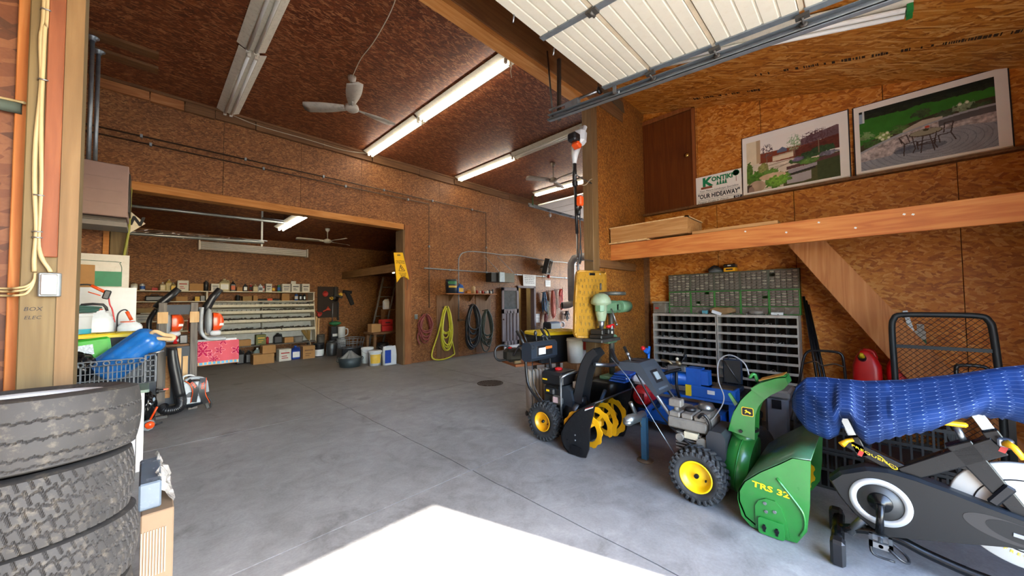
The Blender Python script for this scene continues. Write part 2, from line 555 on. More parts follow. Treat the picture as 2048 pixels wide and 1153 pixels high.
# ================================================================== the setting
def concrete():
    m = newmat('concrete', .55, 0, .4); t = NT(m)
    tc = t.n('TexCoord'); P = t.n('NewGeometry').outputs['Position']
    a = t.n('TexNoise', Scale=0.55, Detail=6.0, Roughness=.6); t.l(P, a.inputs['Vector'])
    b = t.n('TexNoise', Scale=5.0, Detail=8.0, Roughness=.7, Distortion=.6); t.l(P, b.inputs['Vector'])
    c = t.n('TexNoise', Scale=60.0, Detail=5.0); t.l(P, c.inputs['Vector'])
    v = t.math('MULTIPLY_ADD', a.outputs['Fac'], .55, t.math('MULTIPLY_ADD', b.outputs['Fac'], .5, t.math('MULTIPLY', c.outputs['Fac'], .16)))
    col = t.ramp(v, [(.36, srgb('#5f5e5d')), (.56, srgb('#81807f')), (.68, srgb('#939291')), (.85, srgb('#adaca9'))])
    d = t.n('TexNoise', Scale=1.3, Detail=7.0, Roughness=.72, Distortion=1.2); t.l(P, d.inputs['Vector'])
    f = t.ramp(d.outputs['Fac'], [(.56, (0, 0, 0)), (.72, (1, 1, 1))])
    col = t.mix(t.math('MULTIPLY', f, .55), col, srgb('#45423e'))
    # floor colour turns browner towards the far rooms
    sx = t.n('SeparateXYZ'); t.l(P, sx.inputs[0])
    g = t.n('MapRange'); g.inputs['From Min'].default_value = 5.0; g.inputs['From Max'].default_value = 8.5
    t.l(sx.outputs['Y'], g.inputs['Value'])
    col = t.mix(t.math('MULTIPLY', g.outputs[0], .45), col, srgb('#5d5142'))
    s = t.n('TexVoronoi', Scale=1.1); t.l(P, s.inputs['Vector'])
    k = t.ramp(s.outputs['Distance'], [(.06, (1, 1, 1)), (.13, (0, 0, 0))])
    col = t.mix(t.math('MULTIPLY', t.math('MULTIPLY', k, d.outputs['Fac']), .7), col, srgb('#2f2d2b'))
    t.l(col, t.b.inputs['Base Color'])
    r = t.n('MapRange'); r.inputs['To Min'].default_value = .42; r.inputs['To Max'].default_value = .75
    t.l(b.outputs['Fac'], r.inputs['Value']); t.l(r.outputs[0], t.b.inputs['Roughness'])
    t.bump(v, .25, .006)
    return m
CONC = concrete()
JOINT = solid('joint_dirt', '#2c2926', .9)
GRAVEL = solid('yard_gravel', '#cbc6bc', .9, var=.2, scale=30)

def jag(a, b, fixed, axis, seed, amp):
    r = random.Random(seed); n = max(2, int((b - a) / .16))
    out = []
    off = 0
    for i in range(n + 1):
        t = a + (b - a) * i / n
        off = .75 * off + r.uniform(-amp, amp)
        out.append((t, fixed + off) if axis == 'x' else (fixed + off, t))
    return out

floor = thing('floor', 'grey concrete garage floor with joints and dark stains', 'floor', (0, 0, 0), kind='structure')
o = MB().bx(-1.6, 14.3, -1.45, 12.2, -.12, -.03).build('subfloor', JOINT, floor)
XS = [-1.6, 2.05, 4.72, 14.3]; YS = [-1.42, 2.555, 5.3, 8.05, 12.2]
for i in range(3):
    for j in range(4):
        x0, x1, y0, y1 = XS[i], XS[i + 1], YS[j], YS[j + 1]
        g = .004
        L = jag(y0, y1, x0, 'y', 10 * i + j, .008 if i == 1 else .002)
        R = jag(y0, y1, x1, 'y', 10 * (i + 1) + j, .008 if i == 0 else .002)
        poly = [(x + g, min(max(y, y0 + g), y1 - g)) for x, y in L] + [(x - g, min(max(y, y0 + g), y1 - g)) for x, y in R[::-1]]
        MB().prism(poly[::-1], 'z', -.03, 0).build('slab', CONC, floor)

ground = MB().bx(-14, 26, -16, -1.45, -.12, -.02).build('ground', GRAVEL); tag(ground, 'gravel yard in front of the open garage door', 'ground', kind='structure')
g2 = MB().bx(14.3, 26, -1.45, 14, -.12, -.02).build('ground', GRAVEL); tag(g2, 'gravel yard beyond the far end of the hall', 'ground', kind='structure')

def wallset(name, label, mat, axis, at, th, panels, back=None):
    """OSB sheets (u0,u1,z0,z1) as parts in front of a dark backing"""
    w = thing(name, label, 'wall', (0, 0, 0), kind='structure')
    for u0, u1, z0, z1 in panels:
        g = .003
        mb = MB()
        if axis == 'y': mb.bx(u0 + g, u1 - g, at, at + th, z0 + g, z1 - g)
        else: mb.bx(at, at + th, u0 + g, u1 - g, z0 + g, z1 - g)
        mb.build('sheet', mat, w)
    return w
DARK = solid('dark_gap', '#20150e', .9)

xs = [4.34, 5.42, 6.5, 7.57]
pan = []
for a, b in zip(xs[:-1], xs[1:]): pan += [(a, b, 0, 2.35), (a, b, 2.35, 4.9)]
pan += [(7.57, 8.36, 0, 2.35), (7.57, 9.2, 2.35, 4.9), (8.36, 9.2, 1.97, 2.35), (9.2, 9.95, 0, 2.35), (9.2, 10.63, 2.35, 4.9), (9.95, 10.63, 0, 2.35)]
for a, b in ((10.63, 11.85), (11.85, 13.07), (13.07, 14.2)): pan += [(a, b, 0, 2.35), (a, b, 2.35, 4.9)]
pan += [(-1.5, -.26, 0, 3.41), (-1.5, 0.9, 3.41, 4.9), (.9, 2.12, 3.41, 4.9), (2.12, 3.34, 3.41, 4.9), (3.34, 4.34, 3.41, 4.9)]
wb = wallset('wall_back', 'brown OSB wall of the main hall with the wide opening and small door', OSB_BACK, 'y', 8.0, .02, pan)
mb = MB()
for u0, u1, z0, z1 in ((4.34, 8.36, 0, 4.9), (8.36, 9.2, 1.97, 4.9), (9.2, 14.2, 0, 4.9), (-1.5, -.26, 0, 4.9), (-.26, 4.34, 3.41, 4.9)):
    mb.bx(u0, u1, 8.02, 8.13, z0, z1)
mb.build('backing', DARK, wb)

hd = thing('header_beam', 'orange timber header over the wide opening to the back room', 'beam', (2, 8, 3.27), kind='structure')
MB().bx(-.3, 4.345, 7.94, 8.16, 3.27, 3.405, bev=.006).build('timber', W_BEAM, hd)
jb = thing('opening_post', 'timber post and trim board at the side of the back room opening', 'post', (4.1, 8, 0), kind='structure')
MB().bx(4.34, 4.48, 8.135, 8.34, 0, 3.27, bev=.005).build('timber', W_POST, jb)
MB().bx(4.375, 4.555, 7.955, 7.998, 0, 3.4, bev=.004).build('trim_board', wood('reddish_trim', S4('#5b3519', '#7d4c28', '#8c5932', '#a87549'), 'z'), jb)
MB().bx(4.325, 4.372, 7.95, 8.13, 0, 3.27, bev=.004).build('timber', W_POST, jb)
jl = MB().bx(-.40, -.22, 7.9, 8.1, 0, 3.27, bev=.005).build('opening_post', W_GREEN); tag(jl, 'greenish treated post below the brown heater', 'post', kind='structure')
MBs = MB().bx(-.47, -.41, 7.93, 7.99, 0, 3.2).build('trim_1', W_BEAM); tag(MBs, 'narrow orange stud beside the treated post', 'trim', kind='structure')

tb = thing('trim_2', 'rough reddish blocking boards along the top of the hall wall', 'trim', (6, 7.95, 4.7), kind='structure')
r = random.Random(4)
x = -1.4
while x < 13.8:
    L = r.uniform(.6, 1.3) if x > 0.8 else r.uniform(.35, .6)
    MB().bx(x, min(x + L - .012, 14.1), 7.93 + r.uniform(-.012, .012), 7.998, 4.72 + r.uniform(-.012, .012), 4.88).build('board', W_PLANK if x < 0 else W_BROWN, tb)
    x += L
t3 = MB().bx(-1.5, 14.1, 7.9, 7.998, 4.86, 4.9).build('trim_3', W_BROWN); tag(t3, 'thin batten where the hall ceiling meets the wall', 'trim', kind='structure')

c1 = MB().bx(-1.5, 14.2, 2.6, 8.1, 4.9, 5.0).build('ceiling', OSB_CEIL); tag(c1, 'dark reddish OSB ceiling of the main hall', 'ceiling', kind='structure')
def zc(y): return 4.55 - .255 * (2.57 - y)
mb = MB(); nd = Vector((0, -.255, 1)).normalized()
mb.add([(-1.5, 2.5, zc(2.5)), (5.7, 2.5, zc(2.5)), (5.7, -1.45, zc(-1.45)), (-1.5, -1.45, zc(-1.45)),
        (-1.5, 2.5, zc(2.5) + .1), (5.7, 2.5, zc(2.5) + .1), (5.7, -1.45, zc(-1.45) + .1), (-1.5, -1.45, zc(-1.45) + .1)],
       [(0, 1, 2, 3), (7, 6, 5, 4), (0, 4, 5, 1), (1, 5, 6, 2), (2, 6, 7, 3), (3, 7, 4, 0)])
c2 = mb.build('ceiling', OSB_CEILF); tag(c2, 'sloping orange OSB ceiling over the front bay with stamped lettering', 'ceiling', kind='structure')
# blurred mill stamp on the sheets
stamp = MB(); rr = random.Random(3)
def stamp_row(x, y0, y1):
    y = y0
    while y > y1:
        w = rr.choice((.008, .011, .016, .024)); h = rr.uniform(.04, .065)
        if rr.random() < .82:
            xc = x + rr.uniform(-.004, .004)
            stamp.add([(xc - h / 2, y, zc(y) - .002), (xc + h / 2, y, zc(y) - .002), (xc + h / 2, y - w, zc(y - w) - .002), (xc - h / 2, y - w, zc(y - w) - .002)], [(0, 1, 2, 3)])
        else: y -= .02
        y -= w + rr.choice((.004, .005, .01))
stamp_row(4.93, .84, -1.35); stamp_row(5.33, 1.68, .85)
stamp.build('stamp_marks', solid('faded_ink', '#3a2412', .8), c2)['kind'] = 'stuff'

# partition right: W2
pan = [(1.70, 2.57, 2.86, 4.6), (.92, 1.70, 2.86, 4.42), (-.2, .92, 2.86, 4.2), (-1.4, -.2, 2.86, 3.9)]
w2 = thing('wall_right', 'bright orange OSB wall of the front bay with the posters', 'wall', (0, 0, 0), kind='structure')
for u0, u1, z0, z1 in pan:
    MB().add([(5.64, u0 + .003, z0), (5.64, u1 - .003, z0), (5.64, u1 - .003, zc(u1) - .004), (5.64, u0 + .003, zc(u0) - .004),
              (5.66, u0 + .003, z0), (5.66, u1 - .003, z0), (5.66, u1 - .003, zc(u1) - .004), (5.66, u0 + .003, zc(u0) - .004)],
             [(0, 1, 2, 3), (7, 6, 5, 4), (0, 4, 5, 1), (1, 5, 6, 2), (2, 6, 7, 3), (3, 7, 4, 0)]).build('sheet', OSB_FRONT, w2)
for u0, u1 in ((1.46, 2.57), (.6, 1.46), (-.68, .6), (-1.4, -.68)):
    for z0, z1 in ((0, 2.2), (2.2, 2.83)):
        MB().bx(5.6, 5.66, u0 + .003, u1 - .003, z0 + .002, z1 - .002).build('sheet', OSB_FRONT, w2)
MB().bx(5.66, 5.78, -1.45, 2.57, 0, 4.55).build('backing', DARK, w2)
led = MB().bx(5.52, 5.64, -1.35, 2.5, 2.83, 2.86).build('ledge', W_BROWN, w2)
cs = MB().bx(5.52, 5.6, 2.44, 2.5, 0, 2.2).build('corner_post', W_BROWN, w2)

st = thing('wall_partition', 'OSB partition beside the central post', 'wall', (0, 0, 0), kind='structure')
MB().bx(4.115, 5.64, 2.5, 2.52, 0, 4.55).build('sheet', OSB_STUB, st)
MB().bx(4.115, 5.8, 2.522, 2.665, 0, 5.0).build('backing', DARK, st)
MB().bx(4.13, 5.15, 2.455, 2.498, 1.93, 2.04, bev=.004).build('ledger_board', W_BROWN, st)

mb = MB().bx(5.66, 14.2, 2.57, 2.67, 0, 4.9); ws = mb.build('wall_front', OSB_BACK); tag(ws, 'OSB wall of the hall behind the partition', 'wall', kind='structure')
wl = thing('wall_left', 'OSB end wall along the cluttered side', 'wall', (0, 0, 0), kind='structure')
MB().bx(-1.62, -1.5, -1.45, 12.2, 0, 4.95).build('sheet', OSB_BACK, wl)
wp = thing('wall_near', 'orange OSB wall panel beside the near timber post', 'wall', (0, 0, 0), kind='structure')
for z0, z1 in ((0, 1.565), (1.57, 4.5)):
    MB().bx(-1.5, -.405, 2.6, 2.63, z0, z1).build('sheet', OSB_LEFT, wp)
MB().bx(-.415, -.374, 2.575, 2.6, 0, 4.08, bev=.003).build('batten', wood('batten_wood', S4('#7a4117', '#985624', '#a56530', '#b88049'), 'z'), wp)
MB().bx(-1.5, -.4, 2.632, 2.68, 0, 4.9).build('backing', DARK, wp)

# front wall with the garage opening behind the camera
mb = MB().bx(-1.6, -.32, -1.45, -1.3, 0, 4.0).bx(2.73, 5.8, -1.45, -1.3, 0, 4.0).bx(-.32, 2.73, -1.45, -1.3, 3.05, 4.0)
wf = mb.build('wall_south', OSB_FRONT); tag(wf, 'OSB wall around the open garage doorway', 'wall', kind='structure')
mb = MB().bx(14.2, 14.32, 2.5, 3.6, 0, 4.9).bx(14.2, 14.32, 7.3, 8.1, 0, 4.9).bx(14.2, 14.32, 3.6, 7.3, 3.5, 4.9)
we = mb.build('wall_east', OSB_BACK); tag(we, 'far end wall of the hall around its garage doorway', 'wall', kind='structure')

# back room
def zr(y): return 3.9 - .145 * (y - 8.1)
br = thing('wall_far', 'dim OSB wall of the back room behind the shelves', 'wall', (0, 0, 0), kind='structure')
for a, b in ((-1.5, .2), (.2, 1.42), (1.42, 2.64), (2.64, 3.86), (3.86, 5.08), (5.08, 6.2)):
    for z0, z1 in ((0, 2.44), (2.44, 3.34)):
        MB().bx(a + .002, b - .002, 12.1, 12.12, z0 + .002, z1 - .002).build('sheet', OSB_ROOM, br)
MB().bx(-1.5, 6.2, 12.12, 12.2, 0, 3.4).build('backing', DARK, br)
o = MB().bx(6.1, 6.2, 8.1, 12.2, 0, 4).build('wall_side', OSB_ROOM); tag(o, 'dark OSB side wall of the back room', 'wall', kind='structure')
mb = MB().add([(-1.6, 8.1, zr(8.1)), (6.2, 8.1, zr(8.1)), (6.2, 12.2, zr(12.2)), (-1.6, 12.2, zr(12.2)), (-1.6, 8.1, 4.0), (6.2, 8.1, 4.0), (6.2, 12.2, 4.0), (-1.6, 12.2, 4.0)],
              [(0, 1, 2, 3), (7, 6, 5, 4), (0, 4, 5, 1), (1, 5, 6, 2), (2, 6, 7, 3), (3, 7, 4, 0)])
o = mb.build('ceiling', OSB_CEIL); tag(o, 'dark ceiling of the back room', 'ceiling', kind='structure')
loft = thing('loft', 'timber loft edge over the dark corner of the back room', 'loft', (4.5, 10, 2.3), kind='structure')
MB().bx(4.42, 4.48, 8.3, 12.09, 2.28, 2.5, bev=.004).build('edge_beam', wood('loft_beam', S4('#4f351c', '#6e4c29', '#7c5932', '#917047'), 'y'), loft)
MB().bx(4.48, 6.1, 8.2, 12.09, 2.42, 2.46).build('deck', OSB_ROOM, loft)
# small parts room behind the little door
mb = MB().bx(8.1, 8.3, 8.14, 10.7, 0, 2.6).bx(9.6, 9.7, 8.14, 10.7, 0, 2.6).bx(8.1, 9.7, 10.7, 10.8, 0, 2.6).bx(8.1, 9.7, 8.14, 10.8, 2.5, 2.6)
o = mb.build('wall_store', solid('store_wall', '#b9ad93', .7)); tag(o, 'pale walls of the small parts store behind the door', 'wall', kind='structure')

# posts and beams
pc = thing('timber_post', 'central square timber post holding the big beam', 'post', (4.04, 2.52, 0), kind='structure')
MB().bx(3.97, 4.112, 2.45, 2.592, 0, 4.08, bev=.004).build('timber', W_POST, pc)
pl = thing('timber_post', 'near square timber post with cables and a light switch box', 'post', (-.3, 2.57, 0), kind='structure')
MB().bx(-.374, -.224, 2.5, 2.65, 0, 4.08, bev=.004).build('timber', W_GREEN, pl)
MB().bx(-.322, -.276, 2.48, 2.499, 1.71, 4.05, bev=.003).build('nailed_board', W_RED, pl)
MB().bx(-.275, -.222, 2.492, 2.5, 0.2, 4.05).build('facing_board', W_POST, pl)
hand = MB()
text_mb(hand, 'BOX', .016, (-.337, 2.499, 1.488), (1, 0, 0), (0, 0, 1), shear=.2)
text_mb(hand, 'ELEC', .014, (-.337, 2.499, 1.452), (1, 0, 0), (0, 0, 1), shear=.2)
hand.build('lettering', INK, pl)
bm_ = thing('ceiling_beam', 'big brown beam across the hall with an orange lower edge', 'beam', (2.4, 2.57, 4.08), kind='structure')
MB().bx(-1.4, 4.11, 2.5, 2.64, 4.08, 4.9).build('timber', W_BEAM, bm_)
MB().bx(-1.4, 4.9, 2.482, 2.499, 4.135, 4.5).build('facing_board', W_BROWN, bm_)
MB().prism([(4.2, 4.42), (4.9, 4.42), (4.93, 4.28), (4.2, 4.36)], 'y', 2.47, 2.482).build('gusset_plate', solid('gusset', '#54432f', .7), bm_)

mz = thing('mezzanine_beam', 'orange timber beam edging the mezzanine landing', 'beam', (4.5, .6, 2.04), kind='structure')
MB().bx(4.48, 4.53, -1.3, 2.498, 2.045, 2.262, bev=.004).build('timber', W_BEAMY, mz)
MB().bx(4.535, 5.6, -1.3, 2.49, 2.2, 2.235).build('deck', OSB_ROOM, mz)
MB().bx(4.42, 4.85, 1.95, 2.49, 2.264, 2.28).build('board', W_PALE, mz)
MB().bx(4.5, 4.9, .62, 1.44, 2.266, 2.3).build('board', W_CRATE, mz)
nm = MB()
for y, z in ((.55, 2.16), (.3, 2.22), (.05, 2.13), (-.25, 2.2), (-.3, 2.19), (.9, 2.22)):
    nm.box((4.478, y, z), (.004, .016, .014), (0.5, 0, 0))
nm.build('paint_flecks', WHITE, mz)['kind'] = 'stuff'
bk = thing('stair_brace', 'wide reddish plank slanting down under the mezzanine beam', 'plank', (5, .2, 0), kind='structure')
MB().prism([(.62, 2.12), (.30, 2.12), (-1.02, .06), (-.67, .06)], 'x', 5.0, 5.05).build('plank', W_STRINGER, bk)

# mezzanine door
d1 = thing('door_1', 'plain brown door with a brass knob above the landing', 'door', (5.63, 2.1, 2.86), kind='structure')
MB().bx(5.6, 5.638, 1.76, 2.5, 2.86, 4.31).build('door_leaf', W_DOOR, d1)
MB().bx(5.59, 5.638, 1.715, 1.755, 2.86, 4.36).bx(5.59, 5.638, 2.502, 2.56, 2.86, 4.36).bx(5.59, 5.638, 1.715, 2.56, 4.32, 4.38).build('door_frame', wood('door_frame_wood', S4('#5b2d10', '#7d441c', '#8c5024', '#a3683a'), 'z'), d1)
MB().lathe([(.006, 0), (.008, .025), (.026, .032), (.03, .045), (.02, .058), (0, .06)], (5.6, 1.82, 3.63), (-1, 0, 0), 16).build('door_knob', solid('brass', '#c9a35a', .25, .9), d1)

# garage door overhead
gd = thing('door_2', 'white ribbed garage door rolled up overhead', 'door', (1.2, .2, 3.2), kind='structure')
DOORW = solid('door_white', '#c8c1ae', .5, var=.03, dirt=('#b7a98c', .25))
def zd(y): return 3.255 + .0855 * (y - 0.0)
TAN = solid('door_seam', '#b7a78c', .6)
def door_panel(y0, y1, x0=-.35, x1=2.8):
    prof = []; n = 5
    w = (y1 - y0)
    ys = []
    for i in range(n):
        a = y0 + w * i / n; b = y0 + w * (i + 1) / n
        ys += [(a + .004, .0), (a + .009, -.007), (b - .009, -.007), (b - .004, 0)]
    top = [(y, zd(y) + .05) for y in (y1, y0)]
    poly = [(y, zd(y) + h) for y, h in ys] + top
    return MB().prism(poly, 'x', x0, x1)
sec = [(1.195, 1.6), (.728, 1.17), (.238, .702), (-.25, .212), (-.74, -.276), (-1.2, -.766)]
for y0, y1 in sec:
    door_panel(y0, y1).build('panel', DOORW, gd)
for y in (1.182, .715, .225, -.263, -.753):
    MB().box((1.225, y, zd(y) + .004), (3.15, .026, .012)).build('seam_strip', TAN, gd)
for x0, x1 in ((1.93, 1.975), (2.775, 2.83)):
    for y0, y1 in sec:
        MB().add([(x0, y0, zd(y0) - .016), (x1, y0, zd(y0) - .016), (x1, y1, zd(y1) - .016), (x0, y1, zd(y1) - .016),
                  (x0, y0, zd(y0) - .004), (x1, y0, zd(y0) - .004), (x1, y1, zd(y1) - .004), (x0, y1, zd(y1) - .004)],
                 [(0, 1, 2, 3), (7, 6, 5, 4), (0, 4, 5, 1), (1, 5, 6, 2), (2, 6, 7, 3), (3, 7, 4, 0)]).build('stile', GALV, gd)
OLDST = solid('grimy_steel', '#4f4c47', .55, .6, var=.25)
for y in (1.182, .715, .225, -.263):
    MB().box((1.953, y, zd(y) - .024), (.05, .075, .016), (math.radians(4.5), 0, 0)).cyl((1.925, y, zd(y) - .036), (1.98, y, zd(y) - .036), .011, n=10).build('hinge', OLDST, gd)
    h = MB().box((2.815, y, zd(y) - .03), (.04, .07, .02)).cyl((2.80, y, zd(y) - .045), (2.9, y, zd(y) - .05), .007, n=8)
    h.lathe([(.0, -.008), (.02, -.008), (.023, 0), (.02, .008), (0, .008)], (2.872, y, zd(y) - .05), (1, 0, 0), 14)
    h.build('roller', OLDST, gd)
h = MB().box((2.82, 1.5, zd(1.5) - .03), (.012, .03, .09)).box((2.84, 1.5, zd(1.5) - .075), (.05, .03, .012))
h.lathe([(.0, -.008), (.02, -.008), (.023, 0), (.02, .008), (0, .008)], (2.872, 1.5, zd(1.5) - .055), (1, 0, 0), 14)
h.build('top_roller', STEEL, gd)
for x, y in ((1.66, 1.55), (2.1, 1.56)):
    MB().cyl((x, y + .04, zd(y)), (x, y + .05, zd(y) - .05), .006, n=8).build('bolt', STEEL, gd)

tr = thing('door_track', 'galvanised overhead track on the near garage door', 'track', (2.88, .5, 3.2))
def zt(y): return zd(y) - .062
def railbox(mb, x, y0, y1, dz, w, h):
    mb.add([(x, y0, zt(y0) + dz), (x + w, y0, zt(y0) + dz), (x + w, y1, zt(y1) + dz), (x, y1, zt(y1) + dz),
            (x, y0, zt(y0) + dz + h), (x + w, y0, zt(y0) + dz + h), (x + w, y1, zt(y1) + dz + h), (x, y1, zt(y1) + dz + h)],
           [(0, 1, 2, 3), (7, 6, 5, 4), (0, 4, 5, 1), (1, 5, 6, 2), (2, 6, 7, 3), (3, 7, 4, 0)])
mb = MB()
railbox(mb, 2.855, -1.25, 2.28, -.032, .05, .006); railbox(mb, 2.9, -1.25, 2.28, -.032, .006, .06); railbox(mb, 2.86, -1.25, 2.28, .026, .042, .005)
railbox(mb, 2.855, -1.25, 2.28, -.032, .005, .016)
mb.tube([(2.868, -1.25, zt(-1.25) - .022), (2.868, 2.28, zt(2.28) - .022)], .012, 10)
mb.build('rail', GALV, tr)
mb = MB(); railbox(mb, 2.91, -1.25, 2.1, .03, .03, .005); railbox(mb, 2.936, -1.25, 2.1, .005, .005, .03); mb.build('angle_brace', GALV, tr)
mb = MB().tube([(2.87, 2.26, zt(2.26) + .075), (2.87, 1.98, zt(2) + .078)], .011, 10).tube([(2.87, 1.98, zt(2) + .078), (2.87, 1.68, zt(1.7) + .085)], .014, 10)
mb.build('bumper_rod', STEEL, tr)
MB().box((2.88, 1.98, zt(1.98) + .055), (.05, .15, .06)).build('bumper_bracket', GALV, tr)
MB().lathe([(0, -.01), (.032, -.01), (.036, 0), (.03, .012), (0, .012)], (2.87, 1.675, zt(1.68) + .085), (0, 1, 0), 16).build('bumper_pad', BLACKM, tr)
PERF = solid('perforated_steel', '#4b4742', .5, .6, var=.3)
MB().tube([(2.9, 2.3, 4.12), (2.9, 2.24, zt(2.24))], .011, 4).build('hanger', PERF, tr)
MB().box((2.92, 2.17, 3.66), (.032, .032, .62), (0.04, -.03, 0)).build('hanger', PERF, tr)

# ================================================================== lights and fans of the hall
TUBE_ON = emit('tube_lit', '#fff6e6', 6.0)
TUBE_OFF = solid('tube_unlit', '#e2e0d8', .3, var=.02)
FIXW = solid('fixture_white', '#d2cbb8', .4, var=.06, dirt=('#8f8468', .4))
GREENCAP = solid('green_cap', '#1c7a3a', .5)

def strip_light(label, x, y0, y1, z, lit, group, off=0.0, slope=0.0, greens=False):
    """twin-tube strip with sloping reflector wings, long axis along Y"""
    t = thing('strip_light', label, 'light fixture', (x, (y0 + y1) / 2, z + slope * (y0 - y1) * 0), 0, group)
    def zz(y): return z + slope * (y - (y0 + y1) / 2)
    def sw(poly):
        vs = [(x + px, y, zz(y) + pz) for y in (y0, y1) for px, pz in poly]; n = len(poly)
        return vs, [list(range(n))[::-1], list(range(n, 2 * n))] + [(i, (i + 1) % n, n + (i + 1) % n, n + i) for i in range(n)]
    MB().add(*sw([(-.07, -.001), (-.075, -.06), (.075, -.06), (.07, -.001)])).build('housing', FIXW, t)
    for s in (-1, 1):
        MB().add(*sw([(s * .076, -.061), (s * .155, -.022), (s * .152, -.016), (s * .074, -.05)])).build('reflector', FIXW, t)
    for s in (-1, 1):
        xx = x + s * .042
        MB().cyl((xx, y0 + .04, zz(y0) - .088), (xx, y1 - .04, zz(y1) - .088), .019, n=12).build('tube', TUBE_ON if lit else TUBE_OFF, t)
    for y, d in ((y0, 1), (y1, -1)):
        for s in (-1, 1):
            MB().bx(x + s * .042 - .02, x + s * .042 + .02, y, y + d * .035, zz(y) - .115, zz(y) - .055).build('tube_holder', GREENCAP if (greens and d > 0) else FIXW, t)
    return t
G = 'strip lights under the hall ceiling'
strip_light('unlit white strip light over the wide opening, its end at the wall', .93, 5.72, 7.84, 4.9, False, G)
strip_light('unlit white strip light over the hall, farther from the wall than its twin', .9, 3.45, 5.66, 4.9, False, G, greens=True)
strip_light('lit strip light with its end at the wall above the opening post', 3.46, 5.72, 7.84, 4.9, True, G)
strip_light('lit strip light running up to the big brown beam', 3.45, 3.42, 5.66, 4.9, True, G)
strip_light('lit strip light above the coiled black hose', 5.92, 5.72, 7.8, 4.9, True, G)
strip_light('unlit strip light partly hidden by the door track and pole tool', 5.91, 3.42, 5.66, 4.9, False, G)
strip_light('lit strip light beyond the hall fan by the post', 8.5, 5.2, 7.3, 4.9, True, G)
def zsl(y): return zc(y)
t = strip_light('unlit strip light with green tube ends on the sloping front ceiling', 4.12, -.33, 1.9, zc(.785) - .002, False, None, slope=.255, greens=True)

def ceiling_fan(label, x, y, ztop, zhub, angs, L=.66, col=None, group=None):
    m = col or solid('fan_white', '#a9a091', .5, var=.08, dirt=('#6d6457', .5))
    t = thing('ceiling_fan', label, 'fan', (x, y, zhub), 0, group)
    MB().lathe([(.012, ztop - zhub), (.06, ztop - zhub), (.055, ztop - zhub - .05), (.02, ztop - zhub - .09)], (x, y, zhub), (0, 0, 1), 18).build('canopy', m, t)
    MB().cyl((x, y, zhub + .05), (x, y, ztop - .05), .012, n=10).build('rod', m, t)
    MB().lathe([(0, -.055), (.06, -.05), (.095, -.025), (.1, .0), (.09, .035), (.05, .06), (.015, .075)], (x, y, zhub), (0, 0, 1), 24).build('motor', m, t)
    for a in angs:
        d = Vector((math.cos(a), math.sin(a), 0)); u = Vector((-math.sin(a), math.cos(a), 0))
        P = Vector((x, y, zhub))
        mb = MB()
        def blade(i, j, d=d, u=u, P=P):
            s = .1 + i * (L - .1)
            w = (.045 + .06 * math.sin(min(1, i * 1.5) * PI / 2)) * (1 if i < .92 else math.sqrt(max(0, 1 - ((i - .92) / .085) ** 2)))
            return P + d * s + u * w * (j * 2 - 1) + Vector((0, 0, .02 * (j * 2 - 1)))
        n = 16
        top = [blade(i / n, 0) for i in range(n + 1)]; bot = [blade(i / n, 1) for i in range(n + 1)]
        vs = top + bot + [v + Vector((0, 0, .006)) for v in top + bot]; k = n + 1
        fs = []
        for i in range(n):
            fs += [(i, i + 1, k + i + 1, k + i), (2 * k + i, 3 * k + i, 3 * k + i + 1, 2 * k + i + 1), (i, 2 * k + i, 2 * k + i + 1, i + 1), (k + i, k + i + 1, 3 * k + i + 1, 3 * k + i)]
        fs += [(0, k, 3 * k, 2 * k), (n, 2 * k + n, 3 * k + n, k + n)]
        mb.add(vs, fs, True)
        mb.cyl(P + d * .06, P + d * .2, .014, n=8)
        mb.build('blade', m, t)
    return t
ceiling_fan('dusty three-bladed ceiling fan between the lit and unlit strip lights', 2.1, 5.4, 4.9, 4.42, [math.radians(a) for a in (138, 4, 252)], .7)
ceiling_fan('dusty ceiling fan partly behind the central post and pole tool', 6.97, 5.4, 4.9, 4.47, [math.radians(a) for a in (150, 20, 265)], .7)

def cord(name, label, cat, pts, r, mat, sub=6, n=6, group=None):
    o = MB().tube(pts, r, n, sub=sub).build(name, mat)
    return tag(o, label, cat, group)
CORDW = solid('cable_white', '#bdb199', .6)
cord('cable', 'thin cable running from the hall fan across the dark ceiling', 'cable', [(2.1, 5.4, 4.89), (2.02, 4.9, 4.885), (2.0, 4.4, 4.89), (1.9, 3.7, 4.885), (1.72, 3.2, 4.89)], .006, CORDW)
cord('cable', 'thin cable sagging along the top of the hall wall to the lit strip light', 'cable', [(.95, 7.9, 4.86), (1.4, 7.91, 4.8), (2.2, 7.91, 4.8), (2.9, 7.91, 4.79), (3.4, 7.9, 4.86)], .006, CORDW)
cord('pull_cord', 'short frayed pull cord hanging at the lit strip light by the beam', 'cord', [(3.47, 3.4, 4.87), (3.48, 3.39, 4.75), (3.47, 3.4, 4.68), (3.49, 3.4, 4.6)], .006, CORDW)

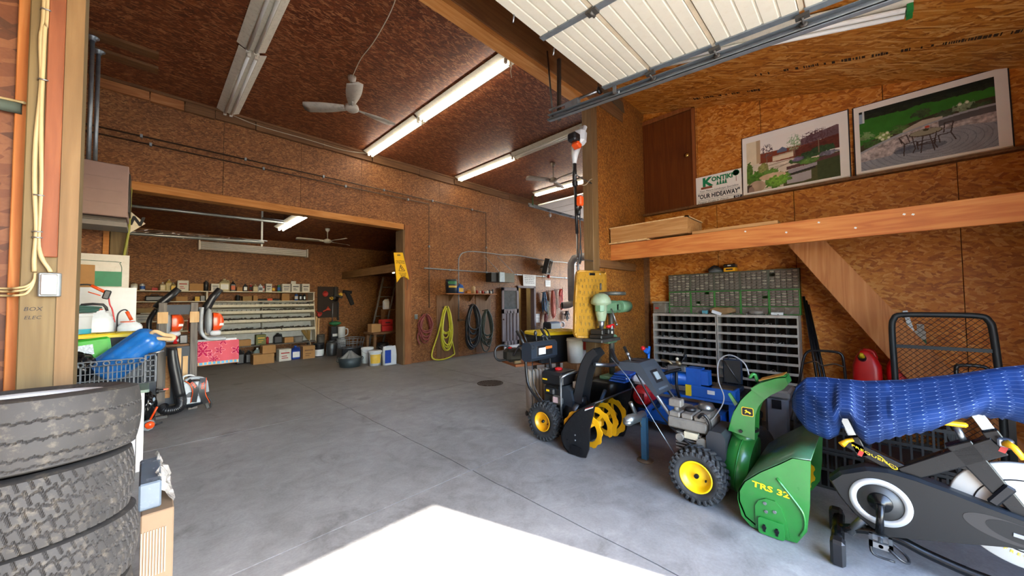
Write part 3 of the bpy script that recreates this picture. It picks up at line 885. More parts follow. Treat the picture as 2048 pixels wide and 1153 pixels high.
# ================================================================== back wall of the hall
def conduit(label, pts, r=.013, mat=None, straps=True):
    t = thing('conduit_pipe', label, 'pipe', pts[0])
    m = mat or COPPER
    MB().tube(pts, r, 8).build('pipe', m, t)
    for a, b in zip(pts[:-1], pts[1:]):
        a, b = Vector(a), Vector(b); L = (b - a).length
        k = int(L / 1.3)
        for i in range(k):
            p = a.lerp(b, (i + .6) / max(k, 1))
            MB().box(p, (.03, .05, .05)).build('strap', GALV, t)
    return t
conduit('long upper conduit pipe along the hall wall, turning down beyond the hoses', [(-.9, 7.95, 4.13), (7.0, 7.95, 4.13), (7.0, 7.95, 2.4)])
conduit('lower conduit pipe along the hall wall, turning down at the red hose', [(-.9, 7.96, 4.03), (5.06, 7.96, 4.03), (5.06, 7.96, 2.2), (5.06, 7.96, 1.35)], .012)
conduit('horizontal steel air pipe above the wall shelf', [(4.9, 7.93, 2.36), (11.4, 7.93, 2.34)], .017, GALV)
t = conduit('thin pipe rising from the air outlet and arching to the wall fan', [(5.98, 7.94, 1.02), (5.98, 7.94, 2.62)], .014, GALV)
MB().tube([(5.98, 7.94, 2.6), (6.0, 7.94, 2.72), (6.12, 7.94, 2.85), (6.4, 7.94, 2.92), (6.9, 7.94, 2.94), (7.6, 7.94, 2.93), (8.3, 7.94, 2.97), (9.2, 7.93, 2.93), (10, 7.94, 2.9), (10.9, 7.94, 2.92), (11.9, 7.94, 2.86)], .014, 6, sub=5).build('hose', GALV, t)
MB().box((6.02, 7.93, 1.0), (.14, .06, .05)).cyl((6.1, 7.93, 1.0), (6.2, 7.93, .98), .012, n=8).box((6.2, 7.93, .9), (.03, .03, .14)).build('air_outlet', COPPER, t)

def coil(name, label, cx, cy, ztop, hw, hb, n, r, mat, seed, tail=None, grp=None, strand=1):
    """a hose hung in loops over a peg: each loop a flattened oval with its own droop"""
    rd = random.Random(seed)
    t = thing(name, label, 'hose' if 'cord' not in name else 'cord', (cx, cy, ztop), 0, grp)
    mb = MB()
    for k in range(n):
        w = hw * rd.uniform(.62, 1.0); h = hb * (rd.uniform(.55, 1.0) if k else 1.0)
        dx = rd.uniform(-.1, .1) * hw; dy = -.015 - .10 * k / n
        pts = []
        for i in range(18):
            a = 2 * PI * i / 18
            s = math.sin(a); c = math.cos(a)
            ww = w * (0.42 + .58 * ((1 - c) / 2) ** .7)
            pts.append((cx + dx * (1 - c) / 2 + ww * s, cy + dy - rd.uniform(0, .015), ztop - h * (1 - c) / 2))
        mb.tube(pts, r, 6, closed=True, sub=3)
    if tail:
        mb.tube(tail, r, 6, sub=5)
    mb.build('hose', mat, t)
    MB().cyl((cx - .03, cy + .08, ztop - .02), (cx - .03, cy - .15, ztop - .02), .01, n=8).cyl((cx - .03, cy - .15, ztop - .02), (cx - .03, cy - .16, ztop + .03), .01, n=8).build('peg', COPPER, t)
    return t
coil('coiled_hose', 'red rubber air hose coiled on the hall wall by the opening', 4.88, 7.9, 1.2, .25, .72, 9, .015, solid('hose_red', '#7d3430', .6), 1, [(4.68, 7.85, .75), (4.66, 7.84, .6), (4.72, 7.84, .46)])
coil('coiled_hose', 'long yellow hose hanging in loops down to the floor', 5.5, 7.9, 1.38, .21, 1.15, 8, .017, solid('hose_yellow', '#c9c131', .5), 5, [(5.4, 7.82, 1.3), (5.22, 7.8, .7), (5.02, 7.78, .22), (5.1, 7.78, .06), (5.4, 7.78, .03), (5.66, 7.78, .1), (5.72, 7.8, .2), (5.56, 7.8, .8)])
coil('coiled_hose', 'thick black hose coiled beside the yellow one', 6.38, 7.9, 1.42, .31, 1.25, 11, .02, solid('hose_black', '#202529', .5), 9)
coil('coiled_hose', 'dark green hose coiled nearest the little grey door', 6.9, 7.9, 1.26, .29, 1.2, 9, .016, solid('hose_green', '#3f4a40', .6), 12)
plyw = MB().bx(5.3, 6.0, 7.985, 7.999, .05, 1.68).build('hose_board', wood('hose_board_wood', S4('#4a3322', '#6b4a30', '#7a583c', '#8f6e50'), 'z')); tag(plyw, 'bare plywood strip behind the yellow hose under the wall shelf', 'board')
plyw = MB().bx(6.62, 7.2, 7.985, 7.999, .05, 1.68).build('hose_board', wood('hose_board_wood2', S4('#4a3322', '#6b4a30', '#7a583c', '#8f6e50'), 'z')); tag(plyw, 'bare plywood strip behind the dark green hose', 'board')

sh = thing('wall_shelf', 'narrow plank shelf on the hall wall holding oil cans', 'shelf', (6.3, 7.9, 1.7))
MB().bx(5.42, 7.22, 7.72, 7.998, 1.7, 1.725).build('plank', W_PLANK, sh)
for x in (5.7, 6.4, 7.0):
    MB().prism([(7.998, 1.7), (7.78, 1.7), (7.998, 1.5)], 'x', x, x + .02).build('bracket', W_BROWN, sh)

def pail(name, label, cat, x, y, z, r, h, body, lidm=None, taper=.92, band=None, handle=True, rim=True, open_top=False, group=None):
    t = thing(name, label, cat, (x, y, z), 0, group)
    prof = [(0, 0), (r * taper, 0), (r, h)]
    if open_top: prof += [(r * .93, h), (r * taper * .93, .02), (0, .02)]
    elif lidm is None: prof += [(0, h)]
    MB().lathe(prof, (x, y, z), (0, 0, 1), 24).build('body', body, t)
    if rim:
        MB().lathe([(r * .99, h * .9), (r * 1.04, h * .9), (r * 1.04, h * .925), (r * .99, h * .925)], (x, y, z), (0, 0, 1), 24).build('rim', body, t)
    if lidm is not None:
        MB().lathe([(r * 1.03, h - .03), (r * 1.05, h - .03), (r * 1.05, h + .008), (r * .9, h + .012), (0, h + .006)], (x, y, z), (0, 0, 1), 24).build('lid', lidm, t)
    if band is not None:
        m, z0, z1, a0, a1 = band
        def f(u, v): 
            a = a0 + (a1 - a0) * u; zz = z0 + (z1 - z0) * v; rr_ = r * (taper + (1 - taper) * zz / h) + .0015
            return (x + rr_ * math.cos(a), y + rr_ * math.sin(a), z + zz)
        MB().grid(f, 12, 1).build('label', m, t)
    if handle:
        pts = [(x + r * 1.02 * math.cos(a), y - r * 1.03 * math.sin(a) * .9, z + h * .86 - .6 * r * math.sin(a)) for a in [PI * i / 10 for i in range(11)]]
        MB().tube(pts, .004, 6).build('handle', STEEL, t)
    return t
NAVY = solid('navy', '#16222f', .4); LBLUE = solid('label_blue', '#2257a5', .5); LWHITE = solid('label_white', '#d5d6d2', .6)
LYEL = solid('label_yellow', '#cfa73a', .6); LRED = solid('label_red', '#a22a22', .6); LGRN = solid('label_green', '#2c6d46', .6)
t = pail('oil_pail', 'large dark blue oil pail on the wall shelf', 'pail', 5.67, 7.85, 1.726, .145, .37, NAVY, None, .97, (LGRN, .24, .32, PI * 1.1, PI * 1.9))
MB().grid(lambda u, v: (5.67 + .1447 * math.cos(PI * (1.15 + .6 * u)), 7.85 + .1447 * math.sin(PI * (1.15 + .6 * u)), 1.726 + .15 + .05 * v), 10, 1).build('label', LYEL, t)

def jug(name, label, cat, x, y, z, w, d, h, body, cap, lab=None, rz=0.0, group=None, neck=.3):
    t = thing(name, label, cat, (x, y, z), rz, group)
    mb = MB().box((0, 0, h * .36), (w, d, h * .72), bev=min(w, d) * .16)
    # sloping shoulder
    a, b = w / 2 * .92, d / 2 * .9; c = w * neck / 2
    mb.add([(-a, -b, h * .7), (a, -b, h * .7), (a, b, h * .7), (-a, b, h * .7), (-c, -c, h * .88), (c, -c, h * .88), (c, c, h * .88), (-c, c, h * .88)],
           [(0, 1, 5, 4), (1, 2, 6, 5), (2, 3, 7, 6), (3, 0, 4, 7), (4, 5, 6, 7)], True)
    mb.build('body', body, t, world=False)
    MB().cyl((0, 0, h * .86), (0, 0, h), c * .95, n=14).build('cap', cap, t, world=False)
    if w > .13:
        MB().tube([(w * .18, 0, h * .86), (w * .42, 0, h * .86), (w * .47, 0, h * .6)], .012, 8, sub=4).build('handle', body, t, world=False)
    if lab is not None:
        MB().bx(-w * .38, w * .38, -d / 2 - .0015, -d / 2 + .002, h * .16, h * .56).build('label', lab, t, world=False)
    return t
def carton(name, label, cat, x, y, z, w, d, h, mat, rz=0.0, group=None, print_=None, flaps=False, tape=True):
    t = thing(name, label, cat, (x, y, z), rz, group)
    MB().bx(-w / 2, w / 2, -d / 2, d / 2, 0, h, bev=.003).build('body', mat, t, world=False)
    if tape: MB().bx(-w / 2 - .001, w / 2 + .001, -.025, .025, h - .03, h + .001).build('tape', solid('tape', '#b79a6a', .4), t, world=False)
    if print_ is not None:
        mb = MB(); rd = random.Random(int(x * 100) + int(h * 1000))
        mb.bx(-w * .35, w * .35, -d / 2 - .0015, -d / 2, h * .62, h * .72)
        for k in range(2): mb.bx(-w * .3, w * rd.uniform(.0, .3), -d / 2 - .0015, -d / 2, h * (.22 + .16 * k), h * (.28 + .16 * k))
        mb.build('printing', print_, t, world=False)
    if flaps:
        MB().box((-w * .1, d * .35, h + .04), (w * .6, .004, .1), (.3, 0, 0)).build('flap', mat, t, world=False)
    return t
def can(name, label, x, y, z, r, h, body, lab=None, top=None, group=None, cat='can'):
    t = thing(name, label, cat, (x, y, z), 0, group)
    MB().lathe([(0, 0), (r, 0), (r, h * .86), (r * .5, h * .93), (0, h * .93)], (x, y, z), (0, 0, 1), 16).build('body', body, t)
    MB().lathe([(0, h * .9), (r * .45, h * .9), (r * .45, h), (0, h)], (x, y, z), (0, 0, 1), 12).build('cap', top or body, t)
    if lab is not None:
        MB().lathe([(r * 1.01, h * .2), (r * 1.01, h * .65)], (x, y, z), (0, 0, 1), 16).build('label', lab, t)
    return t
jug('oil_jug', 'blue oil jug beside the dark blue pail on the wall shelf', 'jug', 5.96, 7.85, 1.726, .19, .1, .26, LBLUE, LBLUE, LYEL)
jug('oil_jug', 'orange bottle lying low beside a cream tin on the wall shelf', 'bottle', 6.24, 7.84, 1.726, .15, .08, .1, solid('amber', '#b5701f', .4), LYEL)
can('tin_can', 'cream coloured tin on the middle of the wall shelf', 6.42, 7.85, 1.726, .06, .21, solid('tin_cream', '#b59a70', .5), None, None)
for k, (x, h, m, lab) in enumerate(((6.56, .1, LRED, 'short red can next to the cream tin'), (6.66, .08, LWHITE, 'small white jar between red cans on the wall shelf'), (6.77, .09, LRED, 'small red jar in the middle of the shelf clutter'),
                                   (6.86, .07, STEEL, 'small metal cup on the wall shelf'), (6.95, .09, LWHITE, 'small white tube standing near the shelf end'), (7.03, .12, BLACKP, 'slim black bottle near the shelf end'),
                                   (7.09, .08, LWHITE, 'little white bottle at the shelf end'), (7.15, .14, BLACKP, 'tallest black bottle at the very end of the wall shelf'))):
    can('small_bottle', lab, x, 7.85, 1.726, .03 if h < .1 else .026, h, m, None, None)

mbx = thing('vent_box', 'grey metal vent box held by two slanting wires', 'vent', (7.5, 7.9, 2.07))
MB().bx(7.02, 7.3, 7.75, 7.995, 2.08, 2.34).build('box', solid('vent_dark', '#1b1a17', .6), mbx)
MB().bx(7.3, 7.52, 7.7, 7.995, 2.07, 2.37, bev=.01).build('box', GALV, mbx)
MB().bx(7.52, 7.99, 7.76, 7.995, 2.08, 2.36).build('box', solid('vent_olive', '#5d5744', .6), mbx)
for a, b in (((6.92, 7.95, 2.85), (7.3, 7.72, 2.38)), ((7.46, 7.95, 2.87), (7.97, 7.76, 2.37))):
    MB().tube([a, b], .006, 6).build('wire', STEEL, mbx)

def sheet(name, label, pts, cat='notice', mat=None, lines=6, seed=1, th=.003, face=-1):
    """a printed sheet on the wall, pts = its four corners (bl, br, tr, tl)"""
    P = [Vector(p) for p in pts]
    N = (P[1] - P[0]).cross(P[3] - P[0]).normalized()
    t = thing(name, label, cat, P[0])
    MB().add([p + N * th for p in P] + P, [(0, 1, 2, 3), (7, 6, 5, 4), (0, 4, 5, 1), (1, 5, 6, 2), (2, 6, 7, 3), (3, 7, 4, 0)]).build('sheet', mat or PAPER, t)
    rd = random.Random(seed); mb = MB()
    def Q(u, v): return (P[0].lerp(P[1], u)).lerp(P[3].lerp(P[2], u), v) + N * (th + .0006)
    for k in range(lines):
        v = .86 - k * .72 / max(lines, 1); u = .12
        while u < .85:
            w = rd.uniform(.04, .14)
            mb.add([Q(u, v), Q(min(u + w, .9), v), Q(min(u + w, .9), v + .045), Q(u, v + .045)], [(0, 1, 2, 3)])
            u += w + .03
    if lines: mb.build('printing', solid('grey_ink', '#5d6068', .7), t)['kind'] = 'stuff'
    return t
sheet('wall_notice', 'white printed notice between the yellow and black hoses', [(5.58, 7.99, 1.26), (5.84, 7.99, 1.25), (5.85, 7.99, 1.45), (5.58, 7.99, 1.45)], lines=4)
sheet('wall_notice', 'large white planner sheet pinned crookedly above the little door', [(8.61, 7.97, 1.98), (9.23, 7.97, 1.98), (9.17, 7.9, 2.37), (8.53, 7.9, 2.37)], lines=5, seed=3)
sheet('wall_notice', 'small white notice below the wall fan', [(9.78, 7.99, 2.0), (10.06, 7.99, 2.0), (10.07, 7.99, 2.23), (9.77, 7.99, 2.23)], lines=3, seed=5)
sheet('wall_notice', 'white card low on the wall beside the little door', [(9.24, 7.99, .77), (9.46, 7.99, .76), (9.44, 7.99, 1.06), (9.24, 7.99, 1.06)], lines=2, seed=6)

wfan = thing('wall_fan', 'grimy black box fan angled on the hall wall', 'fan', (9.6, 7.75, 2.45))
R30 = Euler((.25, 0, .45)).to_matrix()
mb = MB()
for sx, sz, w, h in ((-.26, 0, .05, .5), (.26, 0, .05, .5), (0, .23, .5, .05), (0, -.23, .5, .05)):
    mb.box(Vector((9.58, 7.72, 2.67)) + R30 @ Vector((sx, 0, sz)), (w, .16, h), R30)
mb.box(Vector((9.58, 7.72, 2.67)) + R30 @ Vector((0, .07, 0)), (.5, .01, .46), R30)
mb.build('casing', MATTE, wfan)
mb = MB()
for k in range(1, 7): mb.torus(Vector((9.58, 7.72, 2.67)) + R30 @ Vector((0, -.085, 0)), R30 @ Vector((0, 1, 0)), .033 * k, .003, 24, 5)
mb.build('grille', COPPER, wfan)
MB().lathe([(0, 0), (.06, 0), (.05, .04), (0, .05)], Vector((9.58, 7.72, 2.67)) + R30 @ Vector((0, -.03, 0)), R30 @ Vector((0, -1, 0)), 16).build('motor', COPPER, wfan)
for k in range(4):
    a = k * PI / 2 + .4
    MB().box(Vector((9.58, 7.72, 2.67)) + R30 @ Vector((.12 * math.cos(a), -.03, .12 * math.sin(a))), (.16, .008, .08), R30 @ Euler((0.4, -a, 0)).to_matrix()).build('blade', COPPER, wfan)
MB().tube([(9.35, 7.95, 2.9), (9.2, 7.85, 2.75), (9.3, 7.7, 2.68), (9.55, 7.6, 2.68)], .012, 6, sub=5).build('power_cord', COPPER, wfan)
MB().box((9.58, 7.9, 2.67), (.1, .2, .06)).build('bracket', COPPER, wfan)
mb = MB().lathe([(0, 0), (.05, 0), (.055, .1), (.02, .12), (0, .12)], (9.85, 7.9, 2.3), (0, 0, 1), 16); o = mb.build('outlet_lamp', solid('orange_red', '#c4472c', .4)); tag(o, 'small red outlet housing on the pipe under the wall fan', 'outlet')

def hang(name, label, x, z0, z1, w, n, mat, seed, grp=None, r=.011):
    rd = random.Random(seed)
    t = thing(name, label, 'cord', (x, 7.9, z0))
    mb = MB()
    for k in range(n):
        dx = rd.uniform(-w, w) * .6; h = (z0 - z1) * rd.uniform(.75, 1)
        ww = w * rd.uniform(.25, .6)
        pts = [(x + dx * (1 - math.cos(a)) / 2 + ww * math.sin(a) * (.6 + .4 * rd.random()), 7.92 - .09 * k / n, z0 - h * (1 - math.cos(a)) / 2) for a in [2 * PI * i / 12 for i in range(12)]]
        mb.tube(pts, r, 5, closed=True, sub=3)
    mb.build('loops', mat, t)
    MB().cyl((x, 7.998, z0 - .01), (x, 7.8, z0 - .01), .01, n=6).cyl((x, 7.8, z0 - .02), (x, 7.79, z0 + .06), .009, n=6).build('hook', COPPER, t)
    MB().torus((x, 7.87, z0 - (z0 - z1) * .3), (0, 0, 1), w * .5, r * 1.1, 16, 5).build('tie_wrap', mat, t)
    return t
hang('extension_cord', 'blue extension cord hung in a bundle beside the little door', 9.57, 1.8, 1.1, .13, 10, solid('cord_blue', '#26567f', .5), 21)
hang('extension_cord', 'pale green cord hanging behind the blue bundle', 9.74, 1.5, .95, .1, 5, solid('cord_pale', '#7d8f84', .5), 22)
hang('extension_cord', 'orange-pink extension cord in a long hanging bundle', 10.05, 1.86, .85, .16, 11, solid('cord_pink', '#c0614d', .5), 23)
hang('extension_cord', 'red extension cord bundle nearest the air duct', 10.52, 1.92, 1.15, .16, 11, solid('cord_red', '#c54843', .5), 24)
hang('extension_cord', 'dark maroon cord bundle low beneath the blue one', 9.66, 1.06, .7, .1, 6, solid('cord_maroon', '#7a2a34', .5), 25)
hang('extension_cord', 'black and white cable tangle above the hose reel', 10.86, 1.12, .75, .22, 9, solid('cord_black', '#22262f', .5), 26)
reel = thing('hose_reel_box', 'dark grey reel box with an orange plug under the cord bundles', 'reel', (9.7, 7.6, .5))
MB().bx(9.34, 9.95, 7.45, 7.8, .5, .79, bev=.05).build('body', solid('slate_plastic', '#2b3440', .5), reel)
MB().cyl((9.96, 7.62, .72), (10.05, 7.6, .73), .05, n=14).build('plug', ORANGE, reel)
MB().torus((10.15, 7.6, .66), (0, 1, 0), .1, .02, 20, 6).torus((10.17, 7.58, .66), (.2, 1, 0), .1, .02, 20, 6).build('cord', WPLAST, reel)
MB().bx(9.4, 9.9, 7.4, 7.85, .0, .499).build('stand', W_BROWN, reel)

# ventilation duct, in the hall near the post
DUCT = solid('duct_zinc', '#aeb2b6', .4, .25, var=.08)
du = thing('ventilation_duct', 'bright galvanised duct with an elbow standing clear of the hall wall', 'duct', (9, 6.3, 1.4))
MB().tube([(8.95, 5.2, 2.78), (8.95, 5.95, 2.78), (8.95, 6.18, 2.76), (8.95, 6.29, 2.62), (8.95, 6.3, 2.4), (8.95, 6.3, 1.5)], .115, 20).build('pipe', DUCT, du)
for z in (1.95, 2.45): MB().torus((8.95, 6.3, z), (0, 0, 1), .116, .008, 24, 6).build('seam_ring', DUCT, du)
MB().tube([(8.95, 6.3, 1.52), (8.93, 6.3, 1.42), (8.84, 6.37, 1.37), (8.68, 6.47, 1.36)], [.1, .1, .1, .1], 20, sub=4, caps=False).build('elbow', DUCT, du)
MB().cyl((8.95, 5.6, 2.89), (8.95, 5.6, 4.9), .008, n=6).build('hanger_rod', STEEL, du)
MB().lathe([(0, 0), (.099, 0)], (8.70, 6.46, 1.36), (-.85, .5, 0), 20).build('opening', BLACKM, du)
hb = thing('red_tool_cabinet', 'red tool cabinet below the galvanised duct', 'cabinet', (9.6, 6.25, 0))
MB().bx(9.35, 9.95, 6.0, 6.5, 0.0, 1.27, bev=.01).build('body', LRED, hb)
for k in range(5):
    MB().bx(9.335, 9.348, 6.04, 6.46, .1 + k * .24, .31 + k * .24).build('drawer', LRED, hb)
    MB().bx(9.32, 9.335, 6.1, 6.4, .27 + k * .24, .285 + k * .24).build('drawer_handle', STEEL, hb)

# little door and the store behind it
ld = thing('door_3', 'open grey panelled door with a window pane folded against the wall', 'door', (7.9, 7.93, .06), kind='structure')
mb = MB()
x0, x1, z0, z1 = 7.585, 8.32, .14, 1.93
for a, b, c, d in ((x0, x0 + .09, z0, z1), (x1 - .09, x1, z0, z1), (x0, x1, z1 - .1, z1), (x0, x1, 1.12, 1.26), (x0, x1, z0, z0 + .14)):
    mb.bx(a, b, 7.9, 7.945, c, d, bev=.004)
mb.bx(x0 + .05, x1 - .05, 7.915, 7.935, z0, 1.2)
for k in (1, 2, 3): mb.bx(x0 + .09 + k * .1375 - .02, x0 + .09 + k * .1375 + .02, 7.9, 7.94, z0, 1.2)
mb.build('door_leaf', W_OLDDOOR, ld)
pane = solid('door_glass', '#4d5a60', .08, var=.2, spec=.8)
MB().bx(x0 + .09, x1 - .09, 7.915, 7.925, 1.26, 1.83).build('pane', pane, ld)
MB().lathe([(0, 0), (.015, 0), (.03, .03), (.02, .05), (0, .05)], (x0 + .04, 7.9, .95), (0, -1, 0), 12).build('door_knob', COPPER, ld)
MB().bx(x0 + .08, x1, 7.9, 7.945, .03, z0, bev=.003).build('kick_strip', PAPER, ld)
df = thing('trim_4', 'reddish door frame around the little store doorway', 'trim', (8.8, 8, 0), kind='structure')
MB().bx(8.33, 8.39, 7.96, 8.13, 0, 1.97).bx(9.14, 9.22, 7.96, 8.13, 0, 1.97).bx(8.33, 9.22, 7.96, 8.13, 1.93, 2.0).build('frame', W_OLDDOOR, df)
MB().bx(8.9, 9.12, 8.3, 8.36, 0, 1.95).build('inner_post', W_BROWN, df)
stx = thing('store_shelves', 'cream shelving full of small parts seen through the little door', 'shelf', (9.0, 10.3, 0))
for z in (.85, 1.2, 1.5, 1.8): MB().bx(8.32, 9.58, 10.2, 10.68, z - .02, z).build('shelf_board', CREAM, stx)
for x in (8.31, 9.57): MB().bx(x, x + .02, 10.2, 10.68, 0, 2.3).build('upright', CREAM, stx)
rd = random.Random(8); cols = [(LYEL, 'tan'), (LRED, 'red'), (BLACKP, 'black'), (LWHITE, 'white'), (LGRN, 'green'), (YELLOW, 'yellow'), (STEEL, 'steel grey')]
ordn = ['first', 'second', 'third', 'fourth', 'fifth', 'sixth', 'seventh', 'eighth', 'ninth', 'tenth', 'eleventh', 'twelfth', 'thirteenth', 'fourteenth', 'fifteenth', 'sixteenth']
level = {.85: 'lowest', 1.2: 'second', 1.5: 'third', 1.8: 'top'}
for z in (.85, 1.2, 1.5, 1.8):
    x = 8.4; k = 0
    while x < 9.5:
        w = rd.uniform(.05, .1); h = rd.uniform(.08, .2); cc, cn = rd.choice(cols)
        o = MB().box((x, 10.3, z + h / 2 + .002), (w, .1, h), bev=.006).build('parts_box', cc); tag(o, f'{cn} box, {ordn[k]} from the door post on the {level[z]} store shelf', 'box', 'goods on the store shelves'); k += 1
        x += w + rd.uniform(.01, .06)
lamp = thing('store_bulb', 'bare bulb lighting the little store', 'lamp', (9.0, 9.2, 2.3))
MB().ball((9.0, 9.2, 2.28), .04).build('bulb', emit('bulb_warm', '#ffe2a8', 40), lamp)
MB().cyl((9.0, 9.2, 2.32), (9.0, 9.2, 2.5), .015, n=8).build('socket', BLACKP, lamp)

# second garage door at the far end, rolled up overhead
g2 = thing('door_4', 'white garage door rolled up overhead at the far end of the hall', 'door', (10, 6, 4.5), kind='structure')
for k in range(5):
    MB().bx(8.75 + k * .62, 9.355 + k * .62, 3.7, 7.42, 4.55, 4.6, bev=.01).build('panel', WHITE, g2)
MB().bx(8.5, 14.0, 7.55, 7.6, 4.52, 4.58).bx(8.5, 14, 7.59, 7.6, 4.52, 4.64).build('track', GALV, g2)
for k in range(6): MB().cyl((8.8 + k * .62, 7.4, 4.53), (8.8 + k * .62, 7.58, 4.54), .012, n=8).build('roller', STEEL, g2)
MB().bx(8.66, 8.69, 7.55, 7.58, 4.55, 4.9).build('hanger', solid('hanger_green', '#33562f', .6), g2)
o = MB().ball((9.6, 7.6, 4.42), (.05, .05, .07)).cyl((9.6, 7.6, 4.48), (9.6, 7.6, 4.54), .015, n=8).build('hanging_bulb', WPLAST); tag(o, 'small white bulb hanging from the far door track', 'bulb')

# caution board on the opening post
ca = thing('caution_board', 'yellow folding wet floor caution board hung on the opening post', 'sign', (4.25, 7.9, 2.0))
A = [(4.04, 2.67), (4.27, 2.69), (4.44, 2.06), (4.30, 2.13), (4.22, 2.11), (4.12, 1.98)]
MB().prism(A, 'y', 7.86, 7.872).build('board', solid('sign_yellow', '#e8b414', .45, var=.03), ca)
MB().prism([(x + .02, z - .01) for x, z in A], 'y', 7.9, 7.912).build('board', MATS['sign_yellow'], ca)
def cpt(u, v):   # u across, v down
    return Vector((4.04, 0, 2.67)).lerp(Vector((4.27, 0, 2.69)), u).lerp(Vector((4.14, 0, 2.06)).lerp(Vector((4.43, 0, 2.07)), u), v)
U = Vector((.97, 0, .06)); V = Vector((-.2, 0, 1)); V = Vector((-.16, 0, 1))
U = Vector((1, 0, .03)).normalized(); V = Vector((-.2, 0, 1)); V = (V - U * V.dot(U)).normalized()
mb = MB()
def ctext(s, h, u, v):
    p = cpt(u, v); text_mb(mb, s, h, (p.x, 7.8595, p.z), U, V, bold=.02)
ctext('CAUTION', .034, .5, .33); ctext('ATTENTION', .028, .5, .4)
ctext('WET FLOOR', .024, .52, .79); ctext('PLANCHER', .022, .53, .85); ctext('MOUILLÉ', .022, .54, .9)
def cl(a, b, w=.008):
    a, b = cpt(*a), cpt(*b); d = (b - a).normalized(); nn = Vector((-d.z, 0, d.x)) * w / 2
    mb.add([(q.x, 7.8592, q.z) for q in (a - nn, b - nn, b + nn, a + nn)], [(0, 1, 2, 3)])
for a, b in (((.22, .7), (.5, .46)), ((.5, .46), (.8, .7)), ((.8, .7), (.22, .7)), ((.45, .56), (.55, .62)), ((.55, .62), (.48, .67)), ((.55, .62), (.66, .67)), ((.42, .61), (.6, .56)), ((.32, .08), (.68, .08)), ((.32, .11), (.68, .11))): cl(a, b, .012)
p = cpt(.46, .535); mb.lathe([(0, 0), (.012, 0)], (p.x, 7.8591, p.z), (0, -1, 0), 12)
mb.build('lettering', INK, ca)
MB().cyl((4.15, 7.94, 2.66), (4.15, 7.85, 2.66), .008, n=8).build('hook', STEEL, ca)
cord('loose_wire', 'loose wire dangling behind the caution board', 'wire', [(4.42, 7.95, 2.1), (4.44, 7.94, 1.95), (4.43, 7.95, 1.8)], .005, COPPER)
o = MB().bx(4.66, 4.74, 7.975, 8.0, 1.08, 1.2, bev=.004).bx(4.685, 4.715, 7.97, 7.976, 1.1, 1.18).build('wall_outlet', GALV); tag(o, 'grey outlet box on the hall wall beside the red hose', 'outlet')
dr = thing('floor_drain', 'round rusty drain grate set in the hall floor', 'drain', (4.45, 4.97, 0))
MB().lathe([(0, -.02), (.215, -.02), (.215, .002), (.24, .004), (.24, -.02)], (4.45, 4.97, 0.002), (0, 0, 1), 28).build('frame', solid('rust', '#3a2a20', .8, var=.3), dr)
for k in range(9):
    x = 4.45 - .18 + k * .045; h = math.sqrt(max(.0, .205 ** 2 - (x - 4.45) ** 2))
    MB().bx(x - .009, x + .009, 4.97 - h, 4.97 + h, -.004, .006).build('bar', MATS['rust'], dr)

# ================================================================== the back room
SHW = solid('shelf_white', '#c9c2ab', .55, var=.06, dirt=('#857a60', .4))
su = thing('shelving_unit', 'long cream home-made shelving unit across the back room wall', 'shelving', (1.7, 11.8, 0))
MB().bx(-.6, 3.45, 11.5, 12.08, 1.81, 1.83).build('shelf_board', SHW, su)
MB().bx(-.6, 3.42, 11.6, 12.08, 1.565, 1.585).build('shelf_board', SHW, su)
for x in (1.02, 3.42): MB().bx(x, x + .03, 11.55, 12.08, 1.585, 1.81).build('upright', SHW, su)
for x in (.5,): MB().bx(x - .6, x + 1.1, 11.75, 12.08, 1.3, 1.32).build('shelf_board', SHW, su)
MB().bx(-.6, 1.0, 11.7, 12.08, 1.1, 1.12).build('shelf_board', SHW, su)
MB().bx(-.6, 1.0, 11.7, 12.08, .85, .87).build('shelf_board', SHW, su)
MB().bx(-.6, 3.46, 11.4, 12.08, .39, .41).build('shelf_board', W_GREY, su)
MB().add([(1.0, 12.05, 1.56), (3.46, 12.05, 1.56), (3.5, 11.75, .42), (1.0, 11.75, .42), (1.0, 12.08, 1.56), (3.46, 12.08, 1.56), (3.5, 12.08, .42), (1.0, 12.08, .42)],
         [(0, 1, 2, 3), (7, 6, 5, 4), (0, 4, 5, 1), (1, 5, 6, 2), (2, 6, 7, 3), (3, 7, 4, 0)]).build('back_board', solid('shelf_back', '#a9aaa4', .6), su)
rows = [(1.44, 11.62), (1.27, 11.58), (1.04, 11.52), (.77, 11.46)]
for z, y in rows:
    MB().bx(1.0, 3.46, y, y + .015, z - .01, z + .05).build('tray_lip', SHW, su)
    MB().add([(1.0, y, z - .01), (3.46, y, z - .01), (3.46, 12.06, z - .07), (1.0, 12.06, z - .07), (1.0, y, z - .02), (3.46, y, z - .02), (3.46, 12.06, z - .08), (1.0, 12.06, z - .08)],
             [(0, 1, 2, 3), (7, 6, 5, 4), (0, 4, 5, 1), (1, 5, 6, 2), (2, 6, 7, 3), (3, 7, 4, 0)]).build('tray_board', SHW, su)
for z, y in rows[:2]:
    for k in range(24):
        x = 1.04 + k * .1
        MB().prism([(y + .016, z + .03), (y + .25, z - .02), (y + .05, z + .085)], 'x', x, x + .006).build('divider', W_GREY, su)
for x in (1.0, 3.45):
    MB().add([(x, 11.62, 1.56), (x + .02, 11.62, 1.56), (x + .02, 12.06, 1.56), (x, 12.06, 1.56), (x, 11.42, .42), (x + .02, 11.42, .42), (x + .02, 12.06, .42), (x, 12.06, .42)],
             [(0, 1, 2, 3), (7, 6, 5, 4), (0, 4, 5, 1), (1, 5, 6, 2), (2, 6, 7, 3), (3, 7, 4, 0)]).build('end_panel', SHW, su)
